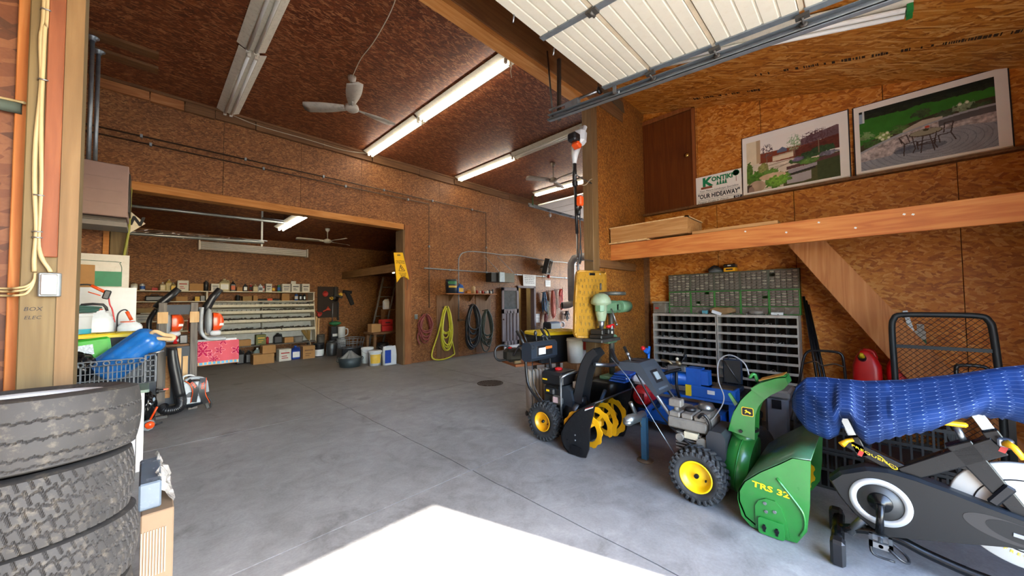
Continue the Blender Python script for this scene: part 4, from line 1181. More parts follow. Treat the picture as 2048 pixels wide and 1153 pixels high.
for x in (2.2,): MB().bx(x, x + .02, 11.75, 12.05, .42, 1.55).build('upright', solid('shelf_grey', '#8d8a80', .6), su)  # middle upright in a greyer tone than the shelf boards
for x in (-.5, 1.0, 2.2, 3.4): MB().bx(x, x + .05, 11.9, 12.06, 0, .39).build('leg', W_GREY, su)
rd = random.Random(14)
hw = MB()
for (z, y), lo in zip(rows, (.0, .0, .06, .07)):
    for k in range(170 if lo else 34):
        x = rd.uniform(1.08, 3.38) if lo else rd.uniform(2.2, 3.4)
        s = rd.uniform(.025, .06)
        yy = y + rd.uniform(.05, .2)
        if rd.random() < .5: hw.cyl((x - s, yy, z + .02 + rd.random() * .05), (x + s, yy + rd.uniform(-.04, .04), z + .03 + rd.random() * lo), s * .45, n=6)
        else: hw.torus((x, yy, z + .03), (rd.random(), rd.random(), rd.random()), s, s * .35, 8, 5)
o = hw.build('pipe_fittings', solid('fittings', '#4a453b', .5, .4, var=.4, scale=30)); tag(o, 'jumble of metal and plastic fittings heaped in the sloping trays', 'fittings', kind='stuff')

Z1 = 1.831
L = 'top shelf of the back room'
can('jar', 'cream jar standing farthest towards the white sheet on the top back shelf', -.21, 11.75, Z1, .055, .17, CREAM, LWHITE, BLACKP, cat='jar')
can('jar', 'white jar with a blue label on the top back shelf', -.08, 11.75, Z1, .045, .16, WPLAST, LBLUE, WPLAST, cat='jar')
carton('small_box', 'low red box between the jars and the cream jugs', 'box', .12, 11.75, Z1, .1, .1, .07, LRED, tape=False)
JC = solid('jug_cream', '#b9ad86', .45); JY = solid('jug_ochre', '#a7904a', .45); JD = solid('jug_dark', '#1f2023', .4)
jug('jug', 'cream plastic jug beside the low red box on the top back shelf', 'jug', .25, 11.75, Z1, .1, .1, .2, JC, WPLAST)
jug('jug', 'ochre jug with a tilted neck behind two cream jugs', 'jug', .36, 11.86, Z1, .12, .1, .28, JY, JC)
jug('jug', 'ochre jug beside the large printed white carton', 'jug', .43, 11.7, Z1, .09, .09, .19, JY, LWHITE, LYEL)
carton('carton', 'large white carton with a red and black print on the top back shelf', 'box', .6, 11.75, Z1, .2, .2, .25, solid('carton_white', '#c4c1b5', .8), print_=LRED, tape=False)
carton('carton', 'wide brown cardboard carton next to the large white one', 'box', .84, 11.75, Z1, .26, .2, .18, CARD)
can('black_can', 'tall black cylinder beside the wide brown carton', 1.03, 11.75, Z1, .045, .26, JD, None, BLACKP)
carton('carton', 'low white carton left of the big cream jug', 'box', 1.2, 11.75, Z1, .16, .18, .19, MATS['carton_white'], tape=False, print_=solid('grey_ink', '#5d6068', .7))
jug('jug', 'big cream square jug, the largest container on the top back shelf', 'jug', 1.385, 11.75, Z1, .21, .16, .32, JC, JC, LWHITE)
jug('bottle', 'black oil bottle with an orange and blue label', 'bottle', 1.565, 11.75, Z1, .11, .08, .27, JD, JD, solid('label_orange', '#b4562c', .6))
carton('small_box', 'small plain cardboard box beside the black oil bottle', 'box', 1.7, 11.75, Z1, .11, .1, .11, CARD, tape=False)
jug('bottle', 'black bottle with a white label beside the small cardboard box', 'bottle', 1.825, 11.75, Z1, .09, .08, .21, JD, JD, LWHITE)
can('spray_can', 'thin red and black spray can on the top back shelf', 1.945, 11.75, Z1, .027, .2, LRED, JD, LWHITE)
jug('jug', 'cream jug with a curved handle beside the thin red spray can', 'jug', 2.045, 11.75, Z1, .11, .09, .2, JC, JC)
jug('bottle', 'white bottle with a dark round label', 'bottle', 2.16, 11.75, Z1, .1, .08, .21, WPLAST, WPLAST, NAVY)
can('spray_can', 'slim red and white tube next to the striped white carton', 2.235, 11.75, Z1, .02, .16, LRED, LWHITE, LWHITE)
carton('carton', 'white carton with dark slanting bands on the top back shelf', 'box', 2.345, 11.75, Z1, .14, .14, .22, MATS['carton_white'], print_=NAVY, tape=False)
can('can', 'dull red tin can between the banded carton and a green can', 2.47, 11.75, Z1, .04, .17, solid('dull_red', '#6e3a30', .5), LYEL, STEEL)
can('can', 'green and blue can beside the row of white boxes', 2.595, 11.75, Z1, .04, .2, LGRN, LBLUE, STEEL)
carton('carton', 'white square box with a round printed mark, first of the three white boxes', 'box', 2.755, 11.75, Z1, .2, .2, .225, MATS['carton_white'], print_=MATS['grey_ink'], tape=False)
carton('carton', 'white box with a black diamond print and an open brown flap', 'box', 2.99, 11.75, Z1, .21, .2, .23, MATS['carton_white'], print_=INK, tape=False, flaps=True)
carton('carton', 'white box at the end of the top back shelf', 'box', 3.25, 11.75, Z1, .2, .2, .24, MATS['carton_white'], print_=INK, tape=False)
Z2 = 1.586
def caseof(name, label, x, w, h, mat, z=Z2, y=11.8, d=.2, cat='case'):
    t = thing(name, label, cat, (x, y, z))
    MB().bx(x - w / 2, x + w / 2, y - d / 2, y + d / 2, z, z + h, bev=min(w, h) * .2).build('body', mat, t)
    MB().tube([(x - w * .2, y - d / 2 + .01, z + h * .95), (x - w * .15, y - d / 2, z + h + .03), (x + w * .15, y - d / 2, z + h + .03), (x + w * .2, y - d / 2 + .01, z + h * .95)], .009, 6).build('handle', mat, t)
    return t
caseof('power_tool_case', 'dark tool case on the second back shelf behind the blower tube', .12, .32, .13, JD)
carton('carton', 'flattened brown box leaning on the second back shelf', 'box', .56, 11.8, Z2, .22, .18, .11, CARD, .3, tape=False)
carton('small_box', 'small yellow-white box on the second back shelf by the upright', 'box', .87, 11.8, Z2, .09, .1, .11, LYEL, tape=False)
carton('small_box', 'dark box against the upright on the second back shelf', 'box', .97, 11.8, Z2, .08, .1, .13, JD, tape=False)
can('black_can', 'dark can standing alone on the second back shelf', 1.68, 11.8, Z2, .05, .16, JD, None, STEEL)
carton('carton', 'tan carton in the middle of the second back shelf', 'box', 1.87, 11.8, Z2, .2, .16, .12, solid('tan_card', '#8d7145', .8), tape=False)
carton('carton', 'brown carton touching the tan one on the second back shelf', 'box', 2.05, 11.8, Z2, .1, .16, .14, CARD, tape=False)
dt = thing('power_drill', 'dark power tool with an orange body lying on the second back shelf', 'tool', (2.35, 11.8, Z2))
MB().bx(2.1, 2.34, 11.74, 11.84, Z2, Z2 + .05, bev=.02).bx(2.44, 2.62, 11.74, 11.84, Z2, Z2 + .055, bev=.02).build('body', JD, dt)
MB().bx(2.32, 2.45, 11.73, 11.85, Z2, Z2 + .065, bev=.02).build('motor_housing', ORANGE, dt)
carton('carton', 'tall plain brown carton under the end of the top back shelf', 'box', 2.77, 11.85, Z2, .19, .15, .2, CARD, tape=False)
can('spray_can', 'blue can standing first in the trio at the second shelf end', 3.03, 11.75, Z2, .042, .2, LBLUE, LWHITE, STEEL)
can('spray_can', 'black and silver can in the middle of the trio at the second shelf end', 3.14, 11.75, Z2, .042, .19, JD, STEEL, STEEL)
can('spray_can', 'black and silver can closest to the second shelf end', 3.24, 11.75, Z2, .042, .19, JD, STEEL, JD)
carton('carton', 'long tan box on the shelf behind the blower rack', 'box', .0, 11.85, 1.321, .4, .2, .11, MATS['tan_card'], tape=False)
carton('carton', 'white file box on the shelf below the long tan box', 'box', -.05, 11.85, 1.121, .3, .25, .16, MATS['carton_white'], print_=MATS['grey_ink'], tape=False)
jug('jug', 'cloudy white jug behind the blower rack', 'jug', .55, 11.85, .871, .14, .12, .2, WPLAST, WPLAST)
Z3 = .411
carton('carton', 'open brown carton on the bottom back shelf by the towel', 'box', 1.8, 11.6, Z3, .26, .22, .16, CARD, flaps=False)
carton('carton', 'green printed carton on the bottom back shelf', 'box', 2.15, 11.6, Z3, .22, .2, .27, solid('green_card', '#6b6f44', .8), print_=LYEL, tape=False)
can('spray_can', 'small red bottle beside the green printed carton', 2.31, 11.6, Z3, .035, .2, LRED, None, LRED)
jug('jug', 'black jug with a white label on the bottom back shelf', 'jug', 2.55, 11.6, Z3, .2, .14, .28, JD, JD, None)
carton('carton', 'low brown tray of parts on the bottom back shelf', 'box', 2.8, 11.6, Z3, .22, .2, .15, CARD, tape=False)
wb_ = thing('wire_basket', 'grey basket on the bottom back shelf beside the raffia brush', 'basket', (3.05, 11.6, Z3))
MB().lathe([(.11, 0), (.13, .15), (.122, .15), (.1, .01), (0, .01), (0, 0)], (3.05, 11.6, Z3), (0, 0, 1), 20).build('body', solid('basket_grey', '#6f6c66', .6), wb_)
MB().torus((3.05, 11.6, Z3 + .15), (0, 0, 1), .128, .008, 24, 6).build('rim', MATS['basket_grey'], wb_)
br_ = thing('straw_brush', 'straw brush propped at the end of the bottom back shelf', 'brush', (3.25, 11.5, Z3))
mb = MB(); rd = random.Random(5)
for k in range(60):
    a = rd.uniform(-.12, .12); mb.tube([(3.3 + a * .2, 11.5 + rd.uniform(-.02, .02), .45), (3.22 + a, 11.5 + rd.uniform(-.03, .03), .74 + rd.uniform(-.04, .03))], .006, 4)
mb.build('bristles', solid('straw', '#8f733c', .8), br_)['kind'] = 'stuff'
MB().tube([(3.3, 11.5, .47), (3.33, 11.45, .3), (3.2, 11.38, .2)], .012, 6, sub=4).build('handle', W_PALE, br_)
JB = solid('jug_blue', '#1d3f93', .4)
jug('jug', 'black jug standing on the floor under the bottom back shelf', 'jug', 1.66, 11.25, 0, .18, .16, .36, JD, JD)
jug('jug', 'second black jug on the floor beside a pale one', 'jug', 1.85, 11.3, 0, .15, .14, .32, JD, JD)
jug('jug', 'pale teal jug on the floor under the green printed carton', 'jug', 2.03, 11.3, 0, .17, .16, .36, solid('jug_teal', '#8fa09f', .45), WPLAST)
carton('carton', 'wide flat cardboard carton on the back room floor', 'box', 2.08, 10.95, 0, .44, .34, .24, CARD)
carton('carton', 'smaller cardboard carton stacked on the wide flat one', 'box', 2.2, 11.0, .241, .29, .25, .2, CARD, .06)
carton('carton', 'white carton with a red print on the back room floor', 'box', 2.56, 11.0, 0, .28, .24, .31, MATS['carton_white'], print_=LRED, tape=False, rz=.05)
jug('jug', 'blue jug on the back room floor', 'jug', 2.84, 11.05, 0, .22, .18, .36, JB, JB, LWHITE)
carton('carton', 'large printed cardboard carton beside the blue jug', 'box', 3.12, 11.0, 0, .3, .3, .34, CARD, print_=W_BROWN, tape=False)
pail('bucket', 'black bucket with a pale lower half by the metal keg', 'bucket', 3.44, 11.1, 0, .135, .36, BLACKP, BLACKP, .95, (LWHITE, .02, .2, PI * 1.0, PI * 2.0))
kg = thing('metal_keg', 'ribbed steel keg on the back room floor', 'keg', (3.74, 10.95, 0))
MB().lathe([(0, .01), (.12, 0), (.14, .05), (.15, .1), (.145, .13), (.15, .16), (.15, .25), (.145, .28), (.15, .31), (.14, .36), (.08, .4), (.06, .4), (.06, .44), (0, .44)], (3.74, 10.95, 0), (0, 0, 1), 28).build('body', solid('keg_steel', '#5c5f60', .4, .7), kg)
MB().torus((3.74, 10.95, .41), (0, 0, 1), .12, .012, 24, 6).build('collar', MATS['keg_steel'], kg)
pail('bucket', 'tall dark tin behind the black bucket', 'bucket', 3.62, 11.5, 0, .1, .58, solid('tin_dark', '#55534f', .5, .4), None, .98, handle=False)
wp_ = thing('white_pitcher', 'white plastic pitcher standing on a bucket beyond the keg', 'pitcher', (4.15, 11.35, .4))
MB().lathe([(0, 0), (.09, 0), (.1, .2), (.105, .38), (.095, .38), (.085, .02), (0, .02)], (4.15, 11.35, .401), (0, 0, 1), 20).build('body', WPLAST, wp_)
MB().tube([(4.25, 11.35, .72), (4.33, 11.35, .7), (4.33, 11.35, .55), (4.25, 11.35, .5)], .014, 8, sub=4).build('handle', WPLAST, wp_)
pail('bucket', 'white bucket under the pitcher', 'bucket', 4.15, 11.35, 0, .13, .4, WPLAST, WPLAST, .93)
gl = MB().lathe([(0, .8), (.02, .8), (.16, .86), (.17, .9), (.12, .93), (0, .95)], (4.05, 11.6, 0), (0, 0, 1), 20); o = gl.build('green_basin', LGRN); tag(o, 'green basin balanced on a tall dark box', 'basin')
carton('tall_box', 'tall dark box with a white panel under the green basin', 'box', 4.05, 11.65, 0, .26, .22, .79, JD, print_=LWHITE, tape=False)
for k, (x, h) in enumerate(((3.56, 1.1), (3.62, 1.05))):
    o = MB().box((x, 11.75, h / 2), (.045, .02, h), (.06, 0, 0)).box((x, 11.71, h - .05), (.05, .03, .06)).build('stake_board', W_PALE); tag(o, ['pale board leaning at the shelving end, the taller one', 'pale board leaning at the shelving end, the shorter one'][k], 'board')

pb = thing('tool_board', 'dark hanging board of funnels and tools on the back room wall', 'board', (4.0, 12.05, 1.0))
MB().bx(3.7, 4.3, 12.05, 12.098, 1.05, 2.02).build('board', solid('board_dark', '#2c2018', .8), pb)
def funnel(label, x, z, r, mat, tilt=(0.2, -1, -.1), y=12.06):
    d = Vector(tilt).normalized()
    o = MB().lathe([(.015, -.12), (.02, -.02), (r, .08), (r * .92, .08), (.015, -.02)], (x, y - .05, z), d, 20).build('funnel', mat); tag(o, label, 'funnel')
funnel('red round funnel at the top of the dark tool board', 3.86, 1.8, .09, LRED)
funnel('orange-red funnel pointing down on the tool board', 3.95, 1.3, .09, solid('funnel_orange', '#b23a20', .5), (.9, -.3, .5))
funnel('red funnel low on the edge of the tool board', 3.7, 1.2, .08, LRED, (.3, -.8, -.5))
funnel('pale yellow funnel on the tool board', 4.32, 1.78, .06, LYEL)
funnel('small yellow funnel beside the red round one', 4.05, 1.66, .05, LYEL)
o = MB().lathe([(0, 0), (.11, 0), (.11, .06), (0, .08)], (4.18, 12.04, 1.66), (0, -1, 0), 12).box((4.18, 11.97, 1.86), (.07, .06, .3)).box((4.3, 11.97, 1.72), (.2, .05, .08), (0, .4, 0)).build('belt_pulley_tool', JD); tag(o, 'dark pulley tool hanging at the middle of the tool board', 'tool')
o = MB().tube([(4.13, 12.035, 1.5), (4.12, 12.035, .95)], .012, 8).box((4.12, 12.035, .9), (.05, .02, .1)).build('long_wrench', STEEL); tag(o, 'long pale rod tool hanging below the pulley', 'tool')
o = MB().box((4.28, 12.0, 1.25), (.04, .02, .55)).box((4.28, 12.0, 1.0), (.06, .03, .1)).build('hand_saw', JD); tag(o, 'dark narrow tool hanging at the tool board edge', 'tool')
hl = thing('tool_holster', 'black tool holster hanging aslant on the back room wall', 'holster', (4.65, 12.05, 1.4))
MB().box((4.66, 12.06, 1.65), (.14, .06, .48), (0, -.42, 0), bev=.02).build('pouch', BLACKP, hl)
MB().box((4.58, 12.06, 1.86), (.3, .05, .1), (0, .1, 0), bev=.02).build('belt', BLACKP, hl)

bl = thing('back_strip_light', 'unlit white strip light mounted sideways on the back room wall', 'light fixture', (2.1, 11.9, 2.93))
MB().bx(.9, 3.34, 11.92, 12.09, 2.9, 3.1).build('housing', FIXW, bl)
for k in range(4):
    MB().cyl((.93, 11.9, 2.925 + k * .05), (3.31, 11.9, 2.925 + k * .05), .019, n=10).build('tube', TUBE_OFF, bl)
for x in (.88, 3.33): MB().bx(x, x + .03, 11.86, 12.09, 2.88, 3.12).build('end_cap', FIXW, bl)
def ztr(y): return zr(y)
t = strip_light('lit strip light hung on short rods under the back room ceiling', 2.3, 8.3, 10.3, 3.42, True, None)
for y in (8.6, 10.0): MB().cyl((2.3, y, 3.418), (2.3, y, zr(y) + .02), .006, n=6).build('hanger_rod', STEEL, t)
ceiling_fan('pale three-bladed fan at the far side of the back room', 3.45, 10.5, zr(10.5), 3.2, [math.radians(a) for a in (172, 25, 285)], .75, solid('fan_pale', '#c2bba6', .5))
for lab, y, z, x1, g in (('upper pale door track crossing the back room', 9.5, 3.34, 2.35, 0), ('lower pale door track crossing the back room', 9.5, 2.83, 1.8, 1)):
    t = thing('ceiling_track', lab, 'track', (1, y, z))
    MB().tube([(-1.4, y, z - .05), (x1, y, z + .03)], .03, 4).build('rail', solid('track_pale', '#9ba09c', .4, .5), t)
    for x in (x1 - .05, -.8): MB().bx(x, x + .035, y + .031, y + .05, z - .06, zr(y)).build('hanger', solid('track_pale', '#9ba09c', .4, .5), t)
    MB().tube([(x1 - .6, y - .06, z + .06), (x1 + .05, y - .06, z + .06)], .014, 6).build('guide_rod', STEEL, t)
ps = MB(); rd = random.Random(11)
def pls(u, v): 
    return (-.9 + 2.7 * u, 12.03 + .03 * math.sin(u * 37 + v * 5) * math.sin(v * PI) + rd.uniform(-.01, .01), 3.27 - .13 * v + .012 * math.sin(u * 21))
ps.grid(pls, 70, 8)
pm = newmat('plastic_film', .12, 0, .8); pm.node_tree.nodes['Principled BSDF'].inputs['Base Color'].default_value = (.16, .1, .06, 1)
o = ps.build('plastic_film', pm); tag(o, 'crumpled clear plastic sheeting bundled along the top of the back wall', 'sheeting')
ladder = thing('wooden_ladder', 'wooden ladder leaning in the dark corner under the loft', 'ladder', (5.1, 11, 0))
for x in (0, .45):
    MB().tube([(4.75 + x, 10.9, 0), (5.3 + x, 11.0, 2.3)], .035, 4).build('rail', MATS['loft_beam'] if 'loft_beam' in MATS else W_GREY, ladder)
for k in range(7):
    f = (k + .5) / 7.5
    MB().cyl((4.75 + .55 * f, 10.9 + .1 * f, 2.3 * f), (5.2 + .55 * f, 10.9 + .1 * f, 2.3 * f), .016, n=8).build('rung', W_GREY, ladder)
lb = thing('bare_bulb', 'small glowing bulb under the loft beam beside the caution board', 'lamp', (4.62, 9.0, 2.3))
MB().ball((4.72, 9.2, 2.33), .035).build('bulb', emit('bulb_warm2', '#ffcf80', 40), lb)
MB().cyl((4.72, 9.2, 2.35), (4.72, 9.2, 2.419), .014, n=8).build('socket', BLACKP, lb)
# by the opening post
bt = thing('metal_tub', 'dark metal tub with a bag in front of the opening post', 'tub', (3.55, 8.6, 0))
MB().lathe([(0, 0), (.22, 0), (.27, .22), (.26, .22), (.21, .02), (0, .02)], (3.4, 8.75, 0), (0, 0, 1), 28).build('tub', solid('tub_dark', '#3d474a', .5, .4), bt)
for a in (0, PI): MB().torus((3.4 + .27 * math.cos(a), 8.75, .17), (0, 1, 0), .04, .007, 16, 5).build('handle', MATS['tub_dark'], bt)
mb = MB(); rd = random.Random(2)
mb.grid(lambda u, v: (3.4 + (.2 * (1 - v) + .02) * math.cos(2 * PI * u) * (1 + .1 * math.sin(u * 29)), 8.75 + (.2 * (1 - v) + .02) * math.sin(2 * PI * u), .19 + .17 * v + .02 * math.sin(u * 40)), 24, 6)
o = mb.build('plastic_bag', solid('bag_grey', '#6b6f70', .3)); tag(o, 'crumpled grey plastic bag in the dark tub', 'bag')
pail('bucket', 'dirty white bucket behind the labelled one', 'bucket', 3.9, 8.95, 0, .15, .38, WPLAST, None, .86, open_top=True)
pail('bucket', 'white bucket with a yellow label by the opening post', 'bucket', 3.87, 8.45, 0, .15, .34, WPLAST, WPLAST, .86, (LYEL, .06, .27, PI * 1.1, PI * 1.7))
sb = thing('supply_sack', 'blue and white sack standing against the opening post', 'sack', (4.16, 8.3, 0))
def sack(u, v):
    a = 2 * PI * u; w = .17 * (1 - .15 * abs(v - .5)); d = .09 * (1 - v ** 4 * .8)
    sq = lambda c: math.copysign(abs(c) ** .5, c)
    return (4.16 + w * sq(math.cos(a)), 8.3 + d * sq(math.sin(a)), .44 * v + .012 * math.sin(5 * a) * v)
MB().grid(sack, 32, 10, wrap=False).build('sack', WPLAST, sb)
MB().bx(4.0, 4.15, 8.2, 8.209, .05, .36).build('printed_panel', JB, sb)
sk = thing('dark_basket', 'large grey mesh basket on the floor beyond the buckets', 'basket', (3.6, 10.2, 0))
mb = MB()
for k in range(18):
    a = 2 * PI * k / 18
    mb.tube([(3.9 + .3 * math.cos(a), 10.0 + .22 * math.sin(a), .3), (3.9 + .36 * math.cos(a), 10.0 + .28 * math.sin(a), .55)], .006, 4)
for z in (.3, .42, .55): mb.tube([(3.9 + (.3 + (z - .3) * .24) * math.cos(2 * PI * i / 24), 10 + (.22 + (z - .3) * .24) * math.sin(2 * PI * i / 24), z) for i in range(24)], .009, 5, closed=True)
mb.build('wire_frame', STEEL, sk)
MB().bx(3.6, 4.2, 9.8, 10.2, 0, .3, bev=.02).build('base', JD, sk)
rt_ = thing('red_tool_box', 'red plastic tool boxes stacked on a low dark bench under the loft', 'box', (4.7, 9.6, .7))
MB().bx(4.55, 4.87, 9.5, 9.75, .7, .86, bev=.02).build('lower_box', solid('red_dull', '#a5201b', .45), rt_)
MB().bx(4.55, 4.87, 9.5, 9.75, .865, 1.03, bev=.02).build('upper_box', MATS['red_dull'], rt_)
MB().bx(4.64, 4.78, 9.49, 9.5, .93, .96).build('latch', BLACKP, rt_)
bn = thing('low_bench', 'low dark bench holding the red tool boxes', 'bench', (4.8, 9.6, 0))
MB().bx(4.2, 5.5, 9.3, 9.9, .65, .7).build('top', W_BROWN, bn)
for x in (4.25, 5.4):
    for y in (9.35, 9.8): MB().bx(x, x + .06, y, y + .06, 0, .65).build('leg', W_BROWN, bn)
pail('bucket', 'black bucket under the low dark bench', 'bucket', 4.55, 9.45, 0, .15, .4, BLACKP, None, .9, open_top=True)
carton('carton', 'brown carton on the low bench beside the red tool boxes', 'box', 4.37, 9.6, .7, .26, .25, .22, CARD, tape=False)
jug('jug', 'white spray jug hanging by the ladder', 'jug', 5.0, 10.2, 1.3, .17, .12, .34, WPLAST, JD, LWHITE)
hkk = MB().bx(4.9, 5.4, 10.1, 10.32, 1.27, 1.298).bx(4.9, 4.93, 10.1, 10.32, 0.7, 1.27).bx(5.37, 5.4, 10.1, 10.32, 0.0, 1.27).build('jug_shelf', W_BROWN); tag(hkk, 'small brown shelf under the white spray jug', 'shelf')

# ================================================================== the cluttered side, near to far
# stack of worn tyres
TREAD = solid('tyre_rubber', '#2b2928', .72, var=.25, scale=14, dirt=('#6b6255', .45))
def tyre_mesh(R, W, pattern, seed):
    rd = random.Random(seed)
    mb = MB()
    n, m = 700, 46
    def tri(t): t = t % 1.0; return 4 * abs(t - .5) - 1
    def rib(u, v):    # u around 0..1, v across -1..1 -> groove depth 0..1
        g = 0
        if pattern == 'zigzag':
            for c, k in ((-.62, 60), (-.12, 60), (.42, 60)):
                d = abs(v - c - .035 * tri(u * k))
                g = max(g, 1 - d / .03)
            d = abs(v + .9 - .03 * tri(u * 60)); g = max(g, .7 * (1 - d / .03))
        else:
            for c in (-.66, -.25, .2, .62):
                d = abs(v - c - .05 * tri(u * 58 + c))
                g = max(g, 1 - d / .032)
            row = int((v + 1) * 2.25)
            d = abs(((u * 58 + row * .37 + v * 1.1) % 1.0) - .5) / 58 * (2 * PI * R) / (W / 2)
            g = max(g, 1 - d / .035)
        return max(0.0, min(1.0, g * 1.6))
    vs = []
    for j in range(m + 1):
        v = -1 + 2 * j / m
        for i in range(n):
            u = i / n
            a = 2 * PI * u
            r = R - .012 * v * v - .0055 * rib(u, v)
            vs.append((r * math.cos(a), r * math.sin(a), W / 2 * v))
    fs = [(j * n + i, j * n + (i + 1) % n, (j + 1) * n + (i + 1) % n, (j + 1) * n + i) for j in range(m) for i in range(n)]
    mb.add(vs, fs, False)
    for s in (-1, 1):
        prof = [(R - .012, s * W / 2), (R - .022, s * (W / 2 + .004)), (R - .05, s * (W / 2 + .012)), (R * .78, s * (W / 2 + .006)), (R * .66, s * (W / 2 - .02)), (R * .62, s * (W / 2 - .035))]
        mb.lathe(prof, n=72)
    mb.lathe([(R * .62, -W / 2 + .035), (R * .6, 0), (R * .62, W / 2 - .035)], n=72)
    return mb
TW = .212
proto = {}
spec = [('zigzag', 'topmost worn tyre of the stack, with zigzag grooves and a white rim', 1.105, (-.292, 2.13), (.02, -.082)),
        ('block', 'second worn tyre from the top of the stack, block tread', .872, (-.305, 2.12), (0.012, -.07)),
        ('block', 'third worn tyre from the top of the stack, dusty block tread', .645, (-.29, 2.14), (.015, -.07)),
        ('zigzag', 'fourth worn tyre from the top of the stack', .42, (-.30, 2.13), (0.01, -.05)),
        ('block', 'bottom tyre of the stack on the concrete floor', .122, (-.295, 2.14), (0, 0))]
zc_ = []
z = .118
zs = [.122, .36, .598, .836, 1.076]
for k, (pat, lab, _, (cx, cy), tilt) in enumerate(spec[::-1]):
    t = thing('worn_tyre', lab, 'tyre', (cx, cy, zs[k]), 0, 'tyre stack by the near post')
    if pat not in proto:
        proto[pat] = tyre_mesh(.285, TW, pat, 1).build('tread', TREAD, t, world=False)
    else: piece(proto[pat], 'tread', t)
    t.rotation_euler = (tilt[1], tilt[0], 0)
    t.children[0].rotation_euler = (0, 0, .6 * k)
    if k == 4:
        MB().lathe([(.176, -.07), (.186, .1), (.178, .106), (.16, .09), (.15, .0), (.06, -.01), (.05, 0), (0, 0)], n=48).build('wheel_rim', WPLAST, t, world=False)

# taped cartons on the floor between the tyres and the workbench
KRAFT = solid('kraft_pale', '#75604a', .8, var=.06)
bxs = thing('taped_carton', 'torn pale cardboard carton wrapped in clear film on the floor', 'box', (-.0, 2.3, 0))
MB().bx(-.002, .1, 2.18, 2.62, .0, .62, bev=.004).build('body', KRAFT, bxs)
mb = MB()
for k in range(9): mb.bx(0.0 + k * .009, .004 + k * .009, 2.176, 2.179, .36, .55)
mb.build('corrugation', solid('corrugated', '#8b8071', .8), bxs)
bx2 = thing('wrapped_parcel', 'grey plastic wrapped parcel on top of the torn carton', 'parcel', (0, 2.4, .62))
MB().bx(-.01, .06, 2.22, 2.58, .622, .735, bev=.006).build('parcel', solid('slate_wrap', '#5a6570', .25), bx2)
rd = random.Random(6)
pts = [[(.05 + .05 * u + rd.uniform(-.008, .01), 2.24 + .36 * v, .63 + .13 * (1 - u) * (.7 + .3 * math.sin(v * 9)) + rd.uniform(-.01, .012)) for u in np.linspace(0, 1, 7)] for v in np.linspace(0, 1, 13)]
mb = MB(); mb.grid(lambda u, v: pts[round(v * 12)][round(u * 6)], 6, 12, smooth=False)
mb.grid(lambda u, v: tuple(np.array(pts[round(v * 12)][round(u * 6)]) - np.array((.004, 0, .006))), 6, 12, smooth=False)
film = newmat('film', .12, 0, .7); film.node_tree.nodes['Principled BSDF'].inputs['Base Color'].default_value = (.55, .53, .5, 1); film.node_tree.nodes['Principled BSDF'].inputs['Alpha'].default_value = .6
mb.build('film_fold', film, bx2)

# white bench with the black crate and its load
bnch = thing('work_table', 'white legged table with a green edged top behind the tyres', 'table', (-.3, 5.0, 0))
MB().bx(-.95, .03, 4.72, 5.75, .70, .725).build('table_top', solid('top_green', '#76897a', .6), bnch)
MB().bx(-.045, .0, 4.72, 4.8, 0, .7).build('leg', WHITE, bnch)
MB().bx(-.95, -.9, 4.72, 4.8, 0, .7).build('leg', WHITE, bnch)
MB().bx(-.045, .0, 5.65, 5.73, 0, .7).build('leg', WHITE, bnch)
MB().bx(-.95, -.9, 5.65, 5.73, 0, .7).build('leg', WHITE, bnch)
MB().bx(-.22, -.05, 4.74, 4.755, .0, .7).build('side_panel', solid('panel_white', '#c9cdd0', .5), bnch)
CRATE = solid('crate_grey', '#565b60', .55, var=.1)
cr = thing('plastic_crate', 'dark grey slatted plastic bin with an open grid front', 'crate', (-.35, 5.25, .726))
def grid_wall(mb, axis, at, u0, u1, z0, z1, cell, bar, th, z_solid):
    n = round((u1 - u0) / cell)
    for i in range(n + 1):
        u = u0 + (u1 - u0) * i / n; w = bar * (2 if i % 6 == 0 else 1)
        if axis == 'y': mb.bx(u - w / 2, u + w / 2, at, at + th, z0, z1)
        else: mb.bx(at, at + th, u - w / 2, u + w / 2, z0, z1)
    k = max(2, round((z1 - z0) / (cell * 2.1)))
    for i in range(k + 1):
        z = z0 + (z1 - z0) * i / k
        if axis == 'y': mb.bx(u0, u1, at, at + th, z - bar / 2, z + bar / 2)
        else: mb.bx(at, at + th, u0, u1, z - bar / 2, z + bar / 2)
x0, x1, y0, y1 = -.92, .07, 5.12, 5.62
mb = MB(); grid_wall(mb, 'y', y0, x0, -.02, .735, .93, .028, .006, .012, 0)
mb.build('front_grid', CRATE, cr)
mb = MB(); grid_wall(mb, 'y', y0, -.0, x1, .735, 1.0, .028, .008, .014, 0); mb.build('end_column', CRATE, cr)
mb = MB()
for k in range(12):
    x = x0 + .03 + k * .079
    mb.torus((x, y0 + .006, .955), (0, 1, 0), .02, .007, 14, 6)
mb.bx(x0, -.02, y0, y0 + .012, .928, .936).bx(x0, -.02, y0, y0 + .012, .975, .983)
mb.build('ring_rail', CRATE, cr)
mb = MB(); grid_wall(mb, 'x', x1, y0, y1, .735, .98, .05, .008, .012, 0); mb.build('side_grid', CRATE, cr)
mb = MB(); grid_wall(mb, 'x', x0, y0, y1, .735, .98, .05, .008, .012, 0); mb.build('side_grid', CRATE, cr)
MB().bx(x0, x1, y1 - .015, y1, .73, .98).build('back_wall', CRATE, cr)
MB().bx(x0, x1, y0, y1, .727, .737).build('floor_plate', CRATE, cr)

